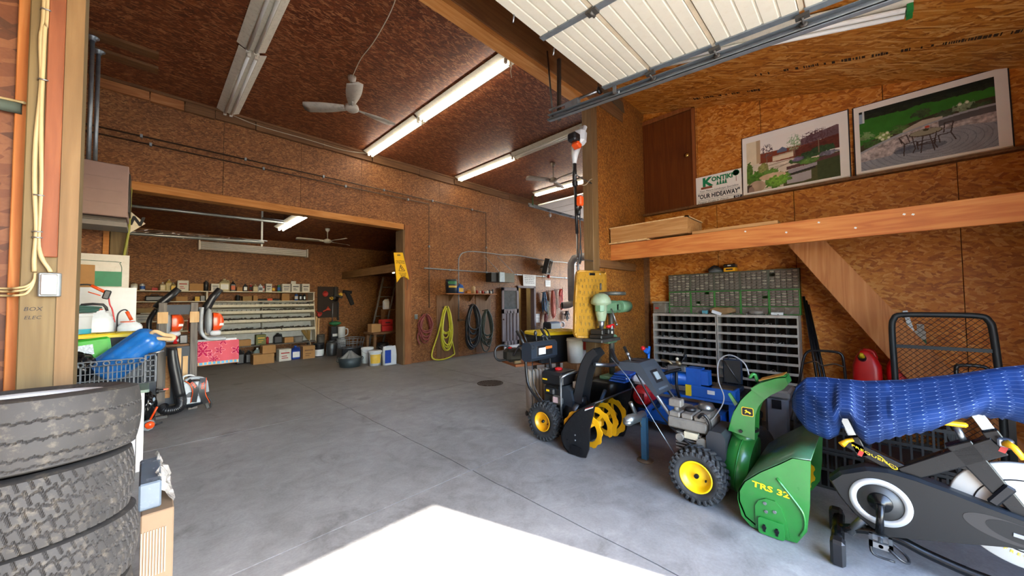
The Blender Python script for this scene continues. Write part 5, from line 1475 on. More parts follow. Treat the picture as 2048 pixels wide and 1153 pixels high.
# blue buoy in the crate
bu = thing('blue_buoy', 'scuffed blue foam float with a rope loop lying in the crate', 'float', (-.1, 5.35, .85))
BUOY = solid('buoy_blue', '#1763ad', .35, var=.15, dirt=('#6c88a5', .4))
A = Vector((-.27, 5.38, .86)); B = Vector((.06, 5.3, 1.17)); D = (B - A).normalized(); L = (B - A).length
def buoy(u, v):
    uu, ww, d = frame(D)
    a = 2 * PI * u
    s = -.06 + v * (L + .09)
    end = min(1, max(0, (L + .03 - s) / .07)); st = min(1, max(0, (s + .06) / .05))
    r = (.13 + .014 * (abs(math.cos(5 * a)) ** .5)) * math.sqrt(max(0, 1 - (1 - end) ** 2 * .75)) * math.sqrt(max(0.02, 1 - (1 - st) ** 2 * .9))
    return A + D * s + (uu * math.cos(a) + ww * math.sin(a)) * r
mb = MB(); mb.grid(buoy, 64, 24)
uu, ww, _ = frame(D)
for s, sg in ((-.06, -1), (L + .03, 1)):
    v_ = -0.0
mb.lathe([(.0, L + .025), (.04, L + .02), (.075, L + .03)], A, D, 32)
mb.lathe([(.075, L + .03), (.1, L + .018)], A, D, 32)
mb.build('float_body', BUOY, bu)
MB().tube([B + Vector((-.05, -.01, .0)), B + Vector((.0, -.1, .06)), B + Vector((.07, -.08, .02)), B + Vector((.14, -.1, -.0)), B + Vector((.13, -.1, -.03)), B + Vector((.05, -.09, -.02)), B + Vector((-.02, -.05, -.01))], .019, 8, sub=5).build('rope_loop', solid('rope', '#c9ab80', .8), bu)
gb = thing('garbage_bag', 'shiny black plastic bag in the crate', 'bag', (-.45, 5.3, .74))
rd = random.Random(4)
def bag(u, v):
    a = 2 * PI * u; t = PI * v
    k = 1 + .09 * math.sin(7 * a + 5 * t) + .07 * math.sin(13 * a - 9 * t)
    return (-.54 + .22 * k * math.sin(t) * math.cos(a), 5.33 + .14 * k * math.sin(t) * math.sin(a), .91 - .15 * k * math.cos(t))
MB().grid(bag, 48, 24).build('bag', solid('bag_black', '#0e0f11', .18), gb)
sk2 = thing('green_bag', 'bright green printed sack standing in the crate', 'sack', (-.42, 5.5, .74))
MB().box((-.39, 5.53, 1.0), (.3, .05, .34), (.0, -.12, 0), bev=.02).build('sack', solid('sack_green', '#37a02c', .4), sk2)
MB().box((-.42, 5.502, 1.06), (.11, .004, .1), (0, -.12, 0)).build('printed_panel', solid('sack_print', '#b9c4cc', .5, var=.5, scale=60), sk2)
# the totes with yellow lids
def tote(label, x, y, z, w, d, h, rz=0.0, group=None):
    t = thing('storage_tote', label, 'tote', (x, y, z), rz, group)
    def tub(u, v):
        a = 2 * PI * u; k = .93 + .07 * v
        sq = lambda c: math.copysign(min(1, abs(c) ** .28), c)
        rb = 1 - .012 * (math.sin(u * 2 * PI * 16) > .6) * (v < .85)
        return (w / 2 * k * sq(math.cos(a)) * rb, d / 2 * k * sq(math.sin(a)) * rb, h * v)
    mb = MB(); mb.grid(tub, 128, 6, smooth=False)
    mb.bx(-w * .44, w * .44, -d * .44, d * .44, 0, .01)
    mb.build('tub', solid('tote_black', '#15191f', .35), t, world=False)
    mb = MB()
    def lid(u, v):
        a = 2 * PI * u
        sq = lambda c: math.copysign(min(1, abs(c) ** .28), c)
        k, zz = ((1.03, -.03), (1.05, -.03), (1.05, 0.0), (1.0, .012), (.93, .014), (.91, .002), (.3, .0))[min(6, round(v * 6))]
        return (w / 2 * k * sq(math.cos(a)), d / 2 * k * sq(math.sin(a)), h + .022 + zz)
    mb.grid(lid, 96, 6, smooth=False)
    mb.bx(-w * .35, w * .35, -d * .35, d * .35, h + .02, h + .026)
    for i in range(-2, 3):
        for j in (-1, 0, 1): mb.box((i * w * .17, j * d * .26, h + .028), (w * .12, d * .17, .014), bev=.004)
    mb.build('lid', YELLOW, t, world=False)
    for s in (-1, 1): MB().box((s * w * .5, 0, h - .04), (.03, d * .4, .03), bev=.008).build('handle', MATS['tote_black'], t, world=False)
    return t
tote('black storage tote with a yellow lid behind the crate, carrying the sprayers', -.42, 6.0, .726, .78, .5, .44)
o = MB().bx(-.95, .0, 5.77, 6.4, .64, .7).bx(-.95, -.88, 5.8, 5.87, 0, .64).bx(-.08, -.01, 5.8, 5.87, 0, .64).bx(-.95, -.88, 6.3, 6.37, 0, .64).bx(-.08, -.01, 6.3, 6.37, 0, .64).bx(-.9, -.1, 5.85, 6.3, .7, .725)
o = o.build('low_table', W_GREY); tag(o, 'weathered table carrying the yellow lidded tote', 'table')
def sprayer(label, x, y, z, w, d, h, sc_=1.0):
    t = thing('backpack_sprayer', label, 'sprayer', (x, y, z))
    def body(u, v):
        a = 2 * PI * u; sq = lambda c: math.copysign(abs(c) ** .5, c)
        k = (1, 1, 1, .98, .93, .8, .55)[min(6, int(v * 6.999))]
        return (x + w / 2 * k * sq(math.cos(a)), y + d / 2 * k * sq(math.sin(a)), z + h * v)
    MB().grid(body, 40, 12).build('tank', solid('tank_white', '#c6cdd2', .4), t)
    MB().lathe([(0, h * .98), (w * .3, h * .98), (w * .3, h * 1.05), (w * .26, h * 1.07), (0, h * 1.07)], (x - w * .1, y, z), (0, 0, 1), 24).build('lid', ORANGE, t)
    return t
zl = 1.21
t = sprayer('white backpack sprayer with an orange cap and black carry handle', -.4, 6.02, zl, .3, .2, .24)
MB().tube([(-.5, 6.0, zl + .23), (-.49, 6.0, zl + .3), (-.34, 6.0, zl + .3), (-.31, 6.0, zl + .23)], .013, 8, sub=2).build('handle', BLACKP, t)
MB().tube([(-.62, 6.0, zl + .3), (-.56, 6.0, zl + .48), (-.46, 6.0, zl + .52), (-.38, 6.0, zl + .48)], .009, 6, sub=5).build('hose', BLACKP, t)
MB().tube([(-.43, 6.0, zl + .51), (-.33, 6.0, zl + .44)], .016, 8).build('wand_grip', ORANGE, t)
MB().box((-.315, 6.0, zl + .41), (.055, .05, .1), (0, .25, 0), bev=.01).build('trigger_head', BLACKP, t)
MB().tube([(-.3, 6.0, zl + .38), (-.29, 6.0, zl + .3), (-.27, 6.0, zl + .24), (-.25, 6.0, zl + .1)], .007, 6, sub=4).build('lance', RED, t)
MB().tube([(-.45, 6.0, zl + .44), (-.36, 5.99, zl + .4)], .006, 6).build('trigger', ORANGE, t)
t = sprayer('small white shoulder sprayer with an orange cap beside the larger one', -.13, 6.0, zl, .2, .16, .1)
MB().tube([(-.23, 6.0, zl), (-.23, 5.98, zl + .16), (-.21, 5.98, zl + .22), (-.17, 5.98, zl + .24), (-.14, 5.98, zl + .2)], .008, 6, sub=5).build('hose', BLACKP, t)
MB().tube([(-.16, 5.98, zl + .22), (-.12, 5.98, zl + .12)], .016, 8).build('wand_grip', ORANGE, t)
pail('bucket', 'white bucket with a teal band in front of the sprayers', 'bucket', -.5, 5.8, 1.21, .1, .2, WPLAST, WPLAST, .94, (solid('teal', '#2a8fa0', .5), .0, .05, PI, 2 * PI), handle=False)
t = thing('coiled_hose', 'dark green garden hose coiled on the white bucket', 'hose', (-.5, 5.8, 1.43))
mb = MB()
for k in range(4): mb.torus((-.5 + .01 * k, 5.8, 1.437 + .018 * k), (.03 * k, .02, 1), .12 + .006 * (k % 2), .011, 24, 6)
mb.build('hose', solid('hose_dkgreen', '#2c5148', .5), t)

# white sheets and painted board behind, heater above
wsx = thing('white_sheet', 'upright white sheet panel behind the sprayers', 'panel', (-.5, 6.6, .6))
MB().bx(-1.2, -.095, 6.6, 6.612, 0.65, 1.72).build('sheet', WPLAST, wsx)
MB().bx(-1.2, -.095, 6.58, 6.64, 0, .649).build('stand', W_GREY, wsx)
pbd = thing('painted_board', 'cream plywood board with a green line and green rectangle', 'board', (-.6, 7.6, 0))
MB().bx(-1.2, -.19, 7.6, 7.615, .9, 2.22).build('board', WHITE, pbd)
MB().bx(-.53, -.26, 7.596, 7.6, 1.77, 1.98).build('green_panel', solid('panel_green', '#0d7a52', .5), pbd)
MB().tube([(-1.1, 7.598, 2.13), (-.34, 7.598, 2.12), (-.285, 7.598, 2.1), (-.265, 7.598, 2.04), (-.265, 7.598, 1.98)], .004, 5, sub=3).build('painted_line', solid('line_green', '#2d5a44', .5), pbd)
MB().bx(-1.2, -.25, 7.616, 7.66, 0, 1.6).build('support', W_GREY, pbd)
carton('carton', 'brown cardboard carton on the ledge in front of the painted board', 'box', -.66, 7.35, 1.72, .3, .2, .32, CARD, .2)
o = MB().bx(-1.2, -.4, 7.2, 7.5, 1.69, 1.719).bx(-1.1, -1.05, 7.2, 7.5, 0, 1.69).bx(-.5, -.45, 7.2, 7.5, 0, 1.69).build('tall_shelf', W_GREY); tag(o, 'tall grey shelf holding the brown carton by the painted board', 'shelf')
ht = thing('unit_heater', 'mauve brown metal unit heater hung from two pipes', 'heater', (-.6, 7.0, 2.5))
HB = solid('heater_brown', '#8b736d', .5, var=.05)
MB().bx(-1.0, -.195, 6.7, 7.25, 2.62, 3.285, bev=.008).build('casing', HB, ht)
mb = MB()
for k in range(5): mb.box((-.6, 6.72 + .1 * k, 2.585), (.78, .07, .012), (.6, 0, 0))
mb.build('louvre', solid('louvre_grey', '#6f6a66', .5), ht)
MB().bx(-1.0, -.2, 6.72, 7.23, 2.5, 2.56).build('base_frame', solid('louvre_grey', '#6f6a66', .5), ht)
for k in (2.78, 2.94, 3.1): MB().bx(-.9, -.25, 6.694, 6.7, k, k + .006).build('crease', HB, ht)
MB().bx(-.193, -.18, 6.75, 7.2, 2.7, 3.2).build('end_plate', BLACKM, ht)
for (x, y) in ((-.54, 6.68), (-.51, 7.1)):
    MB().cyl((x, y + (.1 if y < 6.8 else 0), 3.28), (x, y + (.1 if y < 6.8 else 0), 4.86), .021, n=12).build('pipe', GALV, ht)
    MB().lathe([(0, .0), (.06, 0), (.06, .012), (.032, .025), (.032, .05), (0, .05)], (x, y + (.1 if y < 6.8 else 0), 4.86), (0, 0, -1), 16).build('flange', GALV, ht)
for y in (6.68, 7.1):
    o = MB().bx(-.62, .05, y - .02, y + .16, 4.862, 4.899).build('ceiling_block', W_BROWN); tag(o, 'wooden block fixed to the ceiling above the heater pipe nearer the camera' if y < 6.8 else 'wooden block fixed to the ceiling above the farther heater pipe', 'board')
sg = thing('road_sign', 'cream diamond road sign with a black N partly behind the heater', 'sign', (-.25, 8.15, 2.5))
cx_, cz_ = -.40, 2.80
MB().prism([(cx_, cz_ - .36), (cx_ + .36, cz_), (cx_, cz_ + .36), (cx_ - .36, cz_)], 'y', 8.16, 8.17).build('plate', CREAM, sg)
mb = MB(); text_mb(mb, 'N', .13, (-.150, 8.159, 2.82), (1, 0, -.04), (.04, 0, 1), bold=.05, shear=.25)
mb.build('lettering', INK, sg)
o = MB().tube([(-.2, 7.7, 3.24), (-.205, 7.7, 2.9), (-.21, 7.69, 2.6), (-.24, 7.68, 2.3), (-.25, 7.66, 2.2)], .016, 4, sub=4).build('strap', solid('strap_green', '#8f8f3c', .7)); tag(o, 'yellow-green webbing strap hanging beside the road sign', 'strap')

# rack of backpack blowers
rk = thing('blower_rack', 'weathered post rack carrying two backpack blowers', 'rack', (.3, 7.1, 0))
for x0, x1 in ((.115, .2), (.45, .53)):
    MB().bx(x0, x1, 7.0, 7.09, 0, 1.53, bev=.004).build('post', W_GREY, rk)
    MB().bx(x0 - .012, x1 + .012, 6.975, 6.999, 1.24, 1.4, bev=.003).build('peg_block', W_PALE, rk)
MB().bx(.2, .45, 7.03, 7.06, 1.36, 1.5).build('cross_board', solid('board_slate', '#2c333b', .6), rk)
MB().bx(.2, .45, 7.02, 7.07, .86, .9).build('cross_board', MATS['board_slate'], rk)
MB().bx(.2, .45, 7.03, 7.05, .1, .86).build('cross_board', MATS['board_slate'], rk)
MB().bx(.29, .36, 7.0, 7.029, .3, .88).build('batten', W_PALE, rk)
MB().bx(.375, .43, 7.0, 7.029, .28, .76).build('batten', W_PALE, rk)
MB().bx(.2, .25, 7.0, 7.029, .2, .78).build('batten', W_CRATE, rk)
MB().bx(.04, .11, 7.03, 7.07, .15, 1.0).build('cross_board', MATS['board_slate'], rk)
MB().bx(.1, .2, 6.9, 7.6, .0, .1).build('foot', W_GREY, rk)
MB().bx(.44, .54, 6.95, 7.6, .0, .1).build('foot', W_GREY, rk)
SH = solid('shell_grey', '#9aa0a4', .4)
ORC = solid('cowl_orange', '#dc4a14', .3, var=.05)
def blower(label, ox, oy, oz, tube_pts):
    t = thing('backpack_blower', label, 'blower', (ox, oy, oz))
    P = lambda x, y, z: (ox + x, oy + y, oz + z)
    # curved back plate seen edge on
    MB().tube([P(0, 0, .48), P(-.005, 0, .3), P(0, 0, .12), P(.05, 0, .03), P(.12, 0, .0), P(.28, 0, .0)], .022, 8, sub=5).build('back_frame', SH, t)
    MB().tube([P(0, .2, .48), P(-.005, .2, .3), P(0, .2, .12), P(.05, .2, .03), P(.12, .2, .0), P(.28, .2, .0)], .022, 8, sub=5).build('back_frame', SH, t)
    def fan(u, v):
        a = 2 * PI * u
        k = (0, .6, .9, 1, 1, .95, .8, 0)[round(v * 7)]
        return P(.03 + .1 * v, .1 + .15 * k * math.cos(a), .27 + .19 * k * math.sin(a))
    MB().grid(fan, 32, 7).build('fan_housing', SH, t)
    def cowl(u, v):
        a = 2 * PI * u
        k = (1, 1.02, 1, .95, .8, .5, 0)[round(v * 6)]
        sq = lambda c: math.copysign(abs(c) ** .6, c)
        return P(.13 + .14 * v ** .8, .1 + .13 * k * sq(math.cos(a)), .26 + .135 * k * sq(math.sin(a)))
    MB().grid(cowl, 36, 6).build('engine_cowl', ORC, t)
    MB().box(P(.2, -.02, .22), (.1, .01, .035)).build('label', LWHITE, t)
    def tank(u, v):
        a = 2 * PI * u; sq = lambda c: math.copysign(abs(c) ** .5, c); k = (0, .9, 1, 1, .9, 0)[round(v * 5)]
        return P(.16 + .07 * k * sq(math.cos(a)), .1 + .11 * k * sq(math.sin(a)), .04 + .1 * v)
    MB().grid(tank, 28, 5).build('fuel_tank', WPLAST, t)
    MB().tube([P(-.03, .2, .46), P(-.1, .24, .3), P(-.1, .24, .12)], .03, 6, sub=4).build('harness_strap', BLACKP, t)
    MB().tube([P(-.05, .2, .46), P(-.12, .26, .3), P(-.12, .26, .1)], .012, 6, sub=4).build('strap_edge', ORANGE, t)
    MB().tube(tube_pts, [.055, .055, .05, .045], 18).build('blower_tube', BLACKP, t)
    return t
blower('backpack blower on the far rack post, orange cowl and black tube raised', .57, 6.96, .98, [(.6, 7.12, 1.36), (.65, 7.12, 1.48), (.7, 7.1, 1.6), (.79, 7.1, 1.735)])
blower('backpack blower partly behind the near rack post, tube raised', .13, 7.2, .98, [(.1, 7.35, 1.45), (.16, 7.35, 1.54), (.24, 7.35, 1.63), (.33, 7.35, 1.74)])
MBt = MB().bx(.2, .45, 7.1, 7.3, .9, .93); 
o = MBt.build('tool_shelf', W_BROWN); tag(o, 'little shelf between the rack posts', 'shelf')
can('small_bottle', 'small red bottle on the shelf between the rack posts', .3, 7.2, .931, .025, .12, RED, None, None, cat='bottle')
o = MB().bx(.34, .43, 7.13, 7.2, .931, 1.06, bev=.01).build('battery_box', BLACKP); tag(o, 'small black box on the shelf between the rack posts', 'box')
# towel over a bar
tw = thing('red_towel', 'red beach towel with starfish pattern and a blue border hung on a bar', 'towel', (.8, 7.1, .55))
def towel_col(u, v):
    base = np.array(srgb('#c2545f')); dk = np.array(srgb('#a01545'))
    c = base
    for (cx, cy, r, k) in ((.12, .6, .27, 6), (.1, .92, .17, 5), (.52, .6, .17, 5), (.38, .24, .17, 7), (.95, .55, .2, 5), (.6, 1.0, .2, 6), (.3, .45, .12, 5)):
        dx, dy = (u - cx) * 1.25, (v - cy) * 1.0
        a = math.atan2(dy, dx); d = math.hypot(dx, dy)
        rr = r * (.6 + .4 * math.cos(k * a))
        if d < rr and cx != .5: c = dk
        if abs(d - rr) < .012: c = np.array(srgb('#dd8f93'))
    if v < .13:
        c = np.array(srgb('#5f9fc0')) if v > .02 else np.array(srgb('#c9772f'))
        if math.sin(u * 60) > .6 and v > .04: c = np.array(srgb('#d9b06a'))
    return c
def paint(mb_obj, fn):
    pass
def print_sheet(name, parent, O, U, V, nu, nv, fn, mat, wave=None):
    """a flat or gently waving printed sheet; fn(u, v) -> linear rgb"""
    O, U, V = Vector(O), Vector(U), Vector(V); N = U.cross(V).normalized()
    vs = []; cols = []
    for j in range(nv + 1):
        for i in range(nu + 1):
            u, v = i / nu, j / nv
            p = O + U * u + V * v + N * (wave(u, v) if wave else 0)
            vs.append(p); cols.append(fn(u, v))
    mb = MB(); w = nu + 1
    mb.add(vs, [(j * w + i, j * w + i + 1, (j + 1) * w + i + 1, (j + 1) * w + i) for j in range(nv) for i in range(nu)], wave is not None)
    o = mb.build(name, mat, parent, fix=False)
    ca_ = o.data.color_attributes.new('print', 'FLOAT_COLOR', 'POINT')
    arr = np.ones((len(vs), 4), np.float32); arr[:, :3] = np.array(cols)
    ca_.data.foreach_set('color', arr.ravel())
    return o
PRINT = vcol('print_matte', .55)
CLOTHP = vcol('print_cloth', .9)
print_sheet('cloth', tw, (.54, 7.08, .585), (.49, 0, 0), (-.03 * 0, 0, .36), 90, 70, towel_col, CLOTHP, wave=lambda u, v: .012 * math.sin(u * 14) * (1.1 - v))
print_sheet('cloth_back', tw, (.54, 7.13, .62), (.47, 0, 0), (0, 0, .325), 60, 40, towel_col, CLOTHP, wave=lambda u, v: .01 * math.sin(u * 11) * (1.1 - v))
MB().cyl((.53, 7.105, .95), (1.0, 7.105, .95), .022, n=12).build('bar', WPLAST, tw)
# backpack blower on the floor
bb = thing('backpack_blower', 'backpack blower standing on the concrete, harness towards the hall', 'blower', (.42, 6.75, 0))
MB().tube([(.25, 6.74, .92), (.27, 6.74, .7), (.31, 6.74, .45), (.345, 6.74, .24)], [.05, .06, .062, .06], 18, sub=4).build('blower_tube', BLACKP, bb)
MB().torus((.25, 6.74, .915), (.1, 0, -1), .048, .008, 20, 6).build('tube_rim', BLACKP, bb)
R_ = []
for k in range(60):
    R_.append(.058 + .007 * (1 if k % 3 == 0 else 0))
MB().tube(catmull([(.345, 6.74, .25), (.355, 6.74, .17), (.34, 6.74, .1), (.28, 6.75, .075), (.2, 6.77, .08), (.17, 6.82, .13)], 12), R_, 16).build('flexible_hose', BLACKP, bb)
MB().box((.16, 6.72, .36), (.08, .03, .035), bev=.01).cyl((.1, 6.72, .36), (.13, 6.72, .36), .035, n=14).build('grip_handle', BLACKP, bb)
MB().box((.2, 6.71, .375), (.05, .03, .02)).build('trigger', ORANGE, bb)
def sq2(c, p=.5): return math.copysign(abs(c) ** p, c)
def pack(u, v):
    a = 2 * PI * u; k = (0, .95, 1, 1, .95, .85, .6, 0)[round(v * 7)]
    return (.47 + .17 * k * sq2(math.cos(a)) - .02 * v, 6.85 + .11 * k * sq2(math.sin(a)), .04 + .42 * v)
MB().grid(pack, 40, 7).build('engine_housing', solid('pack_black', '#1b2026', .5), bb)
MB().tube([(.36, 6.76, .1), (.34, 6.76, .3), (.39, 6.76, .44), (.5, 6.76, .47), (.6, 6.76, .42), (.63, 6.76, .25)], .022, 8, sub=5).build('back_frame', SH, bb)
MB().box((.46, 6.755, .27), (.2, .02, .3), (-.08, 0, 0), bev=.009).build('back_pad', solid('pad_grey', '#aeb3b6', .5), bb)
MB().tube([(.36, 6.8, .44), (.38, 6.8, .5), (.45, 6.8, .51), (.5, 6.8, .47)], .014, 8, sub=3).build('carry_handle', WPLAST, bb)
def strap(pts, w):
    mb = MB(); P = catmull(pts, 6); vs = []
    for i, p in enumerate(P):
        t_ = (P[min(i + 1, len(P) - 1)] - P[max(0, i - 1)]).normalized(); n = Vector((0, -1, 0)); s = t_.cross(n).normalized()
        vs += [p + s * w, p - s * w, p - s * w + n * .012, p + s * w + n * .012]
    fs = []
    for i in range(len(P) - 1):
        for k in range(4): fs.append((i * 4 + k, i * 4 + (k + 1) % 4, i * 4 + 4 + (k + 1) % 4, i * 4 + 4 + k))
    fs += [(0, 1, 2, 3), tuple(len(vs) - 4 + q for q in (3, 2, 1, 0))]
    return mb.add(vs, fs)
s1 = [(.42, 6.73, .45), (.47, 6.7, .4), (.5, 6.7, .3), (.485, 6.72, .14)]
s2 = [(.58, 6.73, .46), (.57, 6.7, .36), (.57, 6.7, .24), (.62, 6.72, .1)]
strap(s1, .028).build('shoulder_strap', BLACKP, bb); strap(s2, .034).build('shoulder_strap', BLACKP, bb)
for s_, k in ((s1, -1), (s2, 1)):
    MB().tube([(x + k * .034, y - .008, z) for x, y, z in s_], .006, 5, sub=5).build('strap_edge', ORANGE, bb)
mb = MB()
text_mb(mb, 'STIHL', .026, (.475, 6.683, .385), (.55, 0, -.83), (.83, 0, .55), bold=.04)
text_mb(mb, 'STIHL', .026, (.572, 6.683, .36), (.0, 0, 1), (-1, 0, .0), bold=.04)
mb.build('lettering', ORC, bb)
MB().box((.625, 6.72, .07), (.04, .02, .1), (0, -.3, 0), bev=.006).build('buckle', BLACKP, bb)
MB().tube([(.62, 6.72, .22), (.67, 6.72, .1), (.66, 6.72, .03), (.63, 6.72, .05)], .01, 6, sub=4).build('loose_strap', BLACKP, bb)
# hand tool on the floor by the table leg
ft = thing('hand_blower', 'small orange and white power tool on the floor by the white table leg', 'tool', (.03, 6.15, 0))
MB().box((.04, 6.15, .07), (.1, .12, .12), (0, .4, 0), bev=.03).build('body', SH, ft)
MB().lathe([(0, 0), (.045, 0), (.04, .012), (0, .016)], (.05, 6.085, .08), (0, -1, 0), 16).build('badge', ORC, ft)
MB().tube([(.05, 6.15, .12), (.09, 6.15, .22), (.11, 6.15, .27)], .012, 6).build('lever', ORC, ft)
MB().tube([(.06, 6.15, .04), (.16, 6.13, .08)], .01, 6).box((.15, 6.13, .14), (.1, .04, .03)).build('arm', BLACKP, ft)
rd = random.Random(3)
def bag2(u, v):
    a = 2 * PI * u; t = PI * v; k = 1 + .1 * math.sin(6 * a + 4 * t) + .06 * math.sin(11 * a - 7 * t)
    return (.01 + .1 * k * math.sin(t) * math.cos(a), 6.42 + .14 * k * math.sin(t) * math.sin(a), .2 - .19 * k * math.cos(t))
o = MB().grid(bag2, 40, 20).build('bin_bag', MATS['bag_black']); tag(o, 'black rubbish bag on the floor under the table edge', 'bag'); o.location.y += .14
o = MB().tube([(.02, 5.1, 1.012), (.13, 5.09, 1.035)], .009, 8).build('metal_bar', STEEL)
tag(o, 'short pale metal bar resting across the crate corner', 'bar')

# electrical box, cables on the near post
eb = thing('outlet_box', 'grey metal outlet box on the near timber post', 'outlet box', (-.29, 2.46, 1.54))
MB().bx(-.322, -.262, 2.462, 2.499, 1.54, 1.642, bev=.004).build('box', GALV, eb)
MB().bx(-.316, -.268, 2.452, 2.462, 1.546, 1.636, bev=.006).build('cover_plate', solid('zinc_plate', '#b9bec0', .3, .7), eb)
MB().prism([(-.302, 1.565), (-.282, 1.565), (-.277, 1.572), (-.277, 1.612), (-.282, 1.62), (-.302, 1.62), (-.307, 1.612), (-.307, 1.572)], 'y', 2.447, 2.452).build('outlet_face', CREAM, eb)
MB().bx(-.296, -.288, 2.445, 2.448, 1.588, 1.596).build('screw', WPLAST, eb)
cb = thing('power_cables', 'cream power cables stapled down the near timber post', 'cable', (-.33, 2.49, 1.6))
CB = solid('cable_cream', '#a08e68', .55)
MB().tube([(-.326, 2.488, 4.0), (-.326, 2.488, 2.84), (-.332, 2.488, 2.7), (-.333, 2.488, 2.55), (-.333, 2.488, 2.3), (-.325, 2.486, 2.05), (-.324, 2.486, 1.95), (-.325, 2.488, 1.78), (-.318, 2.48, 1.71), (-.297, 2.48, 1.66), (-.292, 2.48, 1.645)], .0075, 8, sub=4).build('cable', CB, cb)
MB().tube([(-.337, 2.49, 4.0), (-.336, 2.49, 2.84), (-.342, 2.49, 2.65), (-.336, 2.49, 2.45), (-.345, 2.49, 2.2), (-.343, 2.49, 2.0), (-.335, 2.49, 1.85), (-.335, 2.49, 1.78), (-.337, 2.49, 1.7), (-.335, 2.488, 1.645)], .0075, 8, sub=4).build('cable', CB, cb)
for k, dz in enumerate((0, .012, .03)):
    MB().tube([(-.333, 2.488, 1.64), (-.335, 2.486, 1.61 - dz * .3), (-.352, 2.487, 1.585 - dz), (-.385, 2.5, 1.575 - dz), (-.41, 2.57, 1.575 - dz), (-.48, 2.59, 1.58 - dz)], .005, 6, sub=5).build('branch_cable', CB, cb)
for z in (2.78, 2.47, 1.97, 1.815, 1.79): MB().tube([(-.346, 2.499, z), (-.342, 2.476, z), (-.318, 2.476, z), (-.314, 2.499, z)], .003, 5).build('staple', STEEL, cb)
o = MB().tube([(-.8, 2.59, 2.385), (-.6, 2.59, 2.38), (-.45, 2.585, 2.385), (-.385, 2.55, 2.375)], .006, 6, sub=4).build('cable', CB); tag(o, 'single cream cable crossing the orange panel to the near post', 'cable')
o = MB().tube([(-.9, 2.57, 2.355), (-.6, 2.57, 2.352), (-.395, 2.57, 2.352)], .024, 8).build('dark_bar', solid('mossy_bar', '#39423a', .8, var=.4)); tag(o, 'dark mossy wooden bar end fixed on the orange panel', 'bar')

# ================================================================== the machines
KNOB = solid('knobby_rubber', '#26282a', .7, var=.2, dirt=('#5b5348', .25))
def snow_tyre(parent, x0, x1, y, z, R, rim_r, rim_mat, face=-1):
    """knobby tyre between x0 and x1, axle along X, dished rim towards face"""
    W = x1 - x0; xc = (x0 + x1) / 2
    mb = MB()
    Ri = rim_r
    prof = [(Ri, -W * .42), (Ri + (R - Ri) * .35, -W * .5), (R - .035, -W * .49), (R - .018, -W * .36), (R - .014, 0), (R - .018, W * .36), (R - .035, W * .49), (Ri + (R - Ri) * .35, W * .5), (Ri, W * .42), (Ri * .95, 0), (Ri, -W * .42)]
    mb.lathe(prof, (xc, y, z), (1, 0, 0), 48)
    n = 26
    for k in range(n):
        for s in (-1, 1):
            a = 2 * PI * (k + (.5 if s > 0 else 0)) / n
            d = Vector((0, math.cos(a), math.sin(a))); tn = Vector((0, -math.sin(a), math.cos(a)))
            M = Matrix((Vector((1, 0, 0)), tn, d)).transposed()
            tw = Matrix.Rotation(s * .45, 3, 'Z')
            mb.box(Vector((xc + s * W * .24, y, z)) + d * (R - .012), (W * .42, .026, .024), M @ tw, bev=.004)
            mb.box(Vector((xc + s * W * .47, y, z)) + d * (R - .03), (W * .1, .022, .03), M, bev=.003)
    mb.build('tyre', KNOB, parent)
    rb = MB()
    f = face
    rb.lathe([(rim_r * 1.02, W * .44), (rim_r * .97, W * .47), (rim_r * .9, W * .42), (rim_r * .84, W * .2), (rim_r * .6, W * .14), (rim_r * .35, W * .17), (rim_r * .2, W * .22), (0, W * .22)], (xc, y, z), (f, 0, 0), 40)
    rim = rb.build('wheel_rim', rim_mat, parent)
    hb = MB().cyl((xc + f * W * .2, y, z), (xc + f * W * .34, y, z), .016, n=12)
    hb.build('hub', BLACKM, rim)
    MB().cyl((xc + f * W * .1, y - rim_r * .5, z - .02), (xc + f * W * .3, y - rim_r * .55, z - .02), .006, n=8).build('valve', BLACKM, rim)

def plate(parent, name, poly, x0, x1, mat):
    return MB().prism(poly, 'x', x0, x1).build(name, mat, parent)
def strip(mb, line, x0, x1, th=.012):
    """sheet of metal following line (y,z), from x0 to x1"""
    n = len(line); off = []
    for i in range(n):
        a = Vector(line[max(i - 1, 0)]); b = Vector(line[min(i + 1, n - 1)])
        d = (b - a).normalized(); off.append((line[i][0] + d.y * th, line[i][1] - d.x * th))
    vs = []
    for x in (x0, x1):
        vs += [(x, y, z) for y, z in line] + [(x, y, z) for y, z in off]
    fs = []
    for i in range(n - 1):
        fs += [(i, i + 1, 2 * n + i + 1, 2 * n + i), (n + i, 3 * n + i, 3 * n + i + 1, n + i + 1), (i, n + i, n + i + 1, i + 1), (2 * n + i, 2 * n + i + 1, 3 * n + i + 1, 3 * n + i)]
    fs += [(0, 2 * n, 3 * n, n), (n - 1, 2 * n - 1, 4 * n - 1, 3 * n - 1)]
    mb.add(vs, fs, True)
    return mb
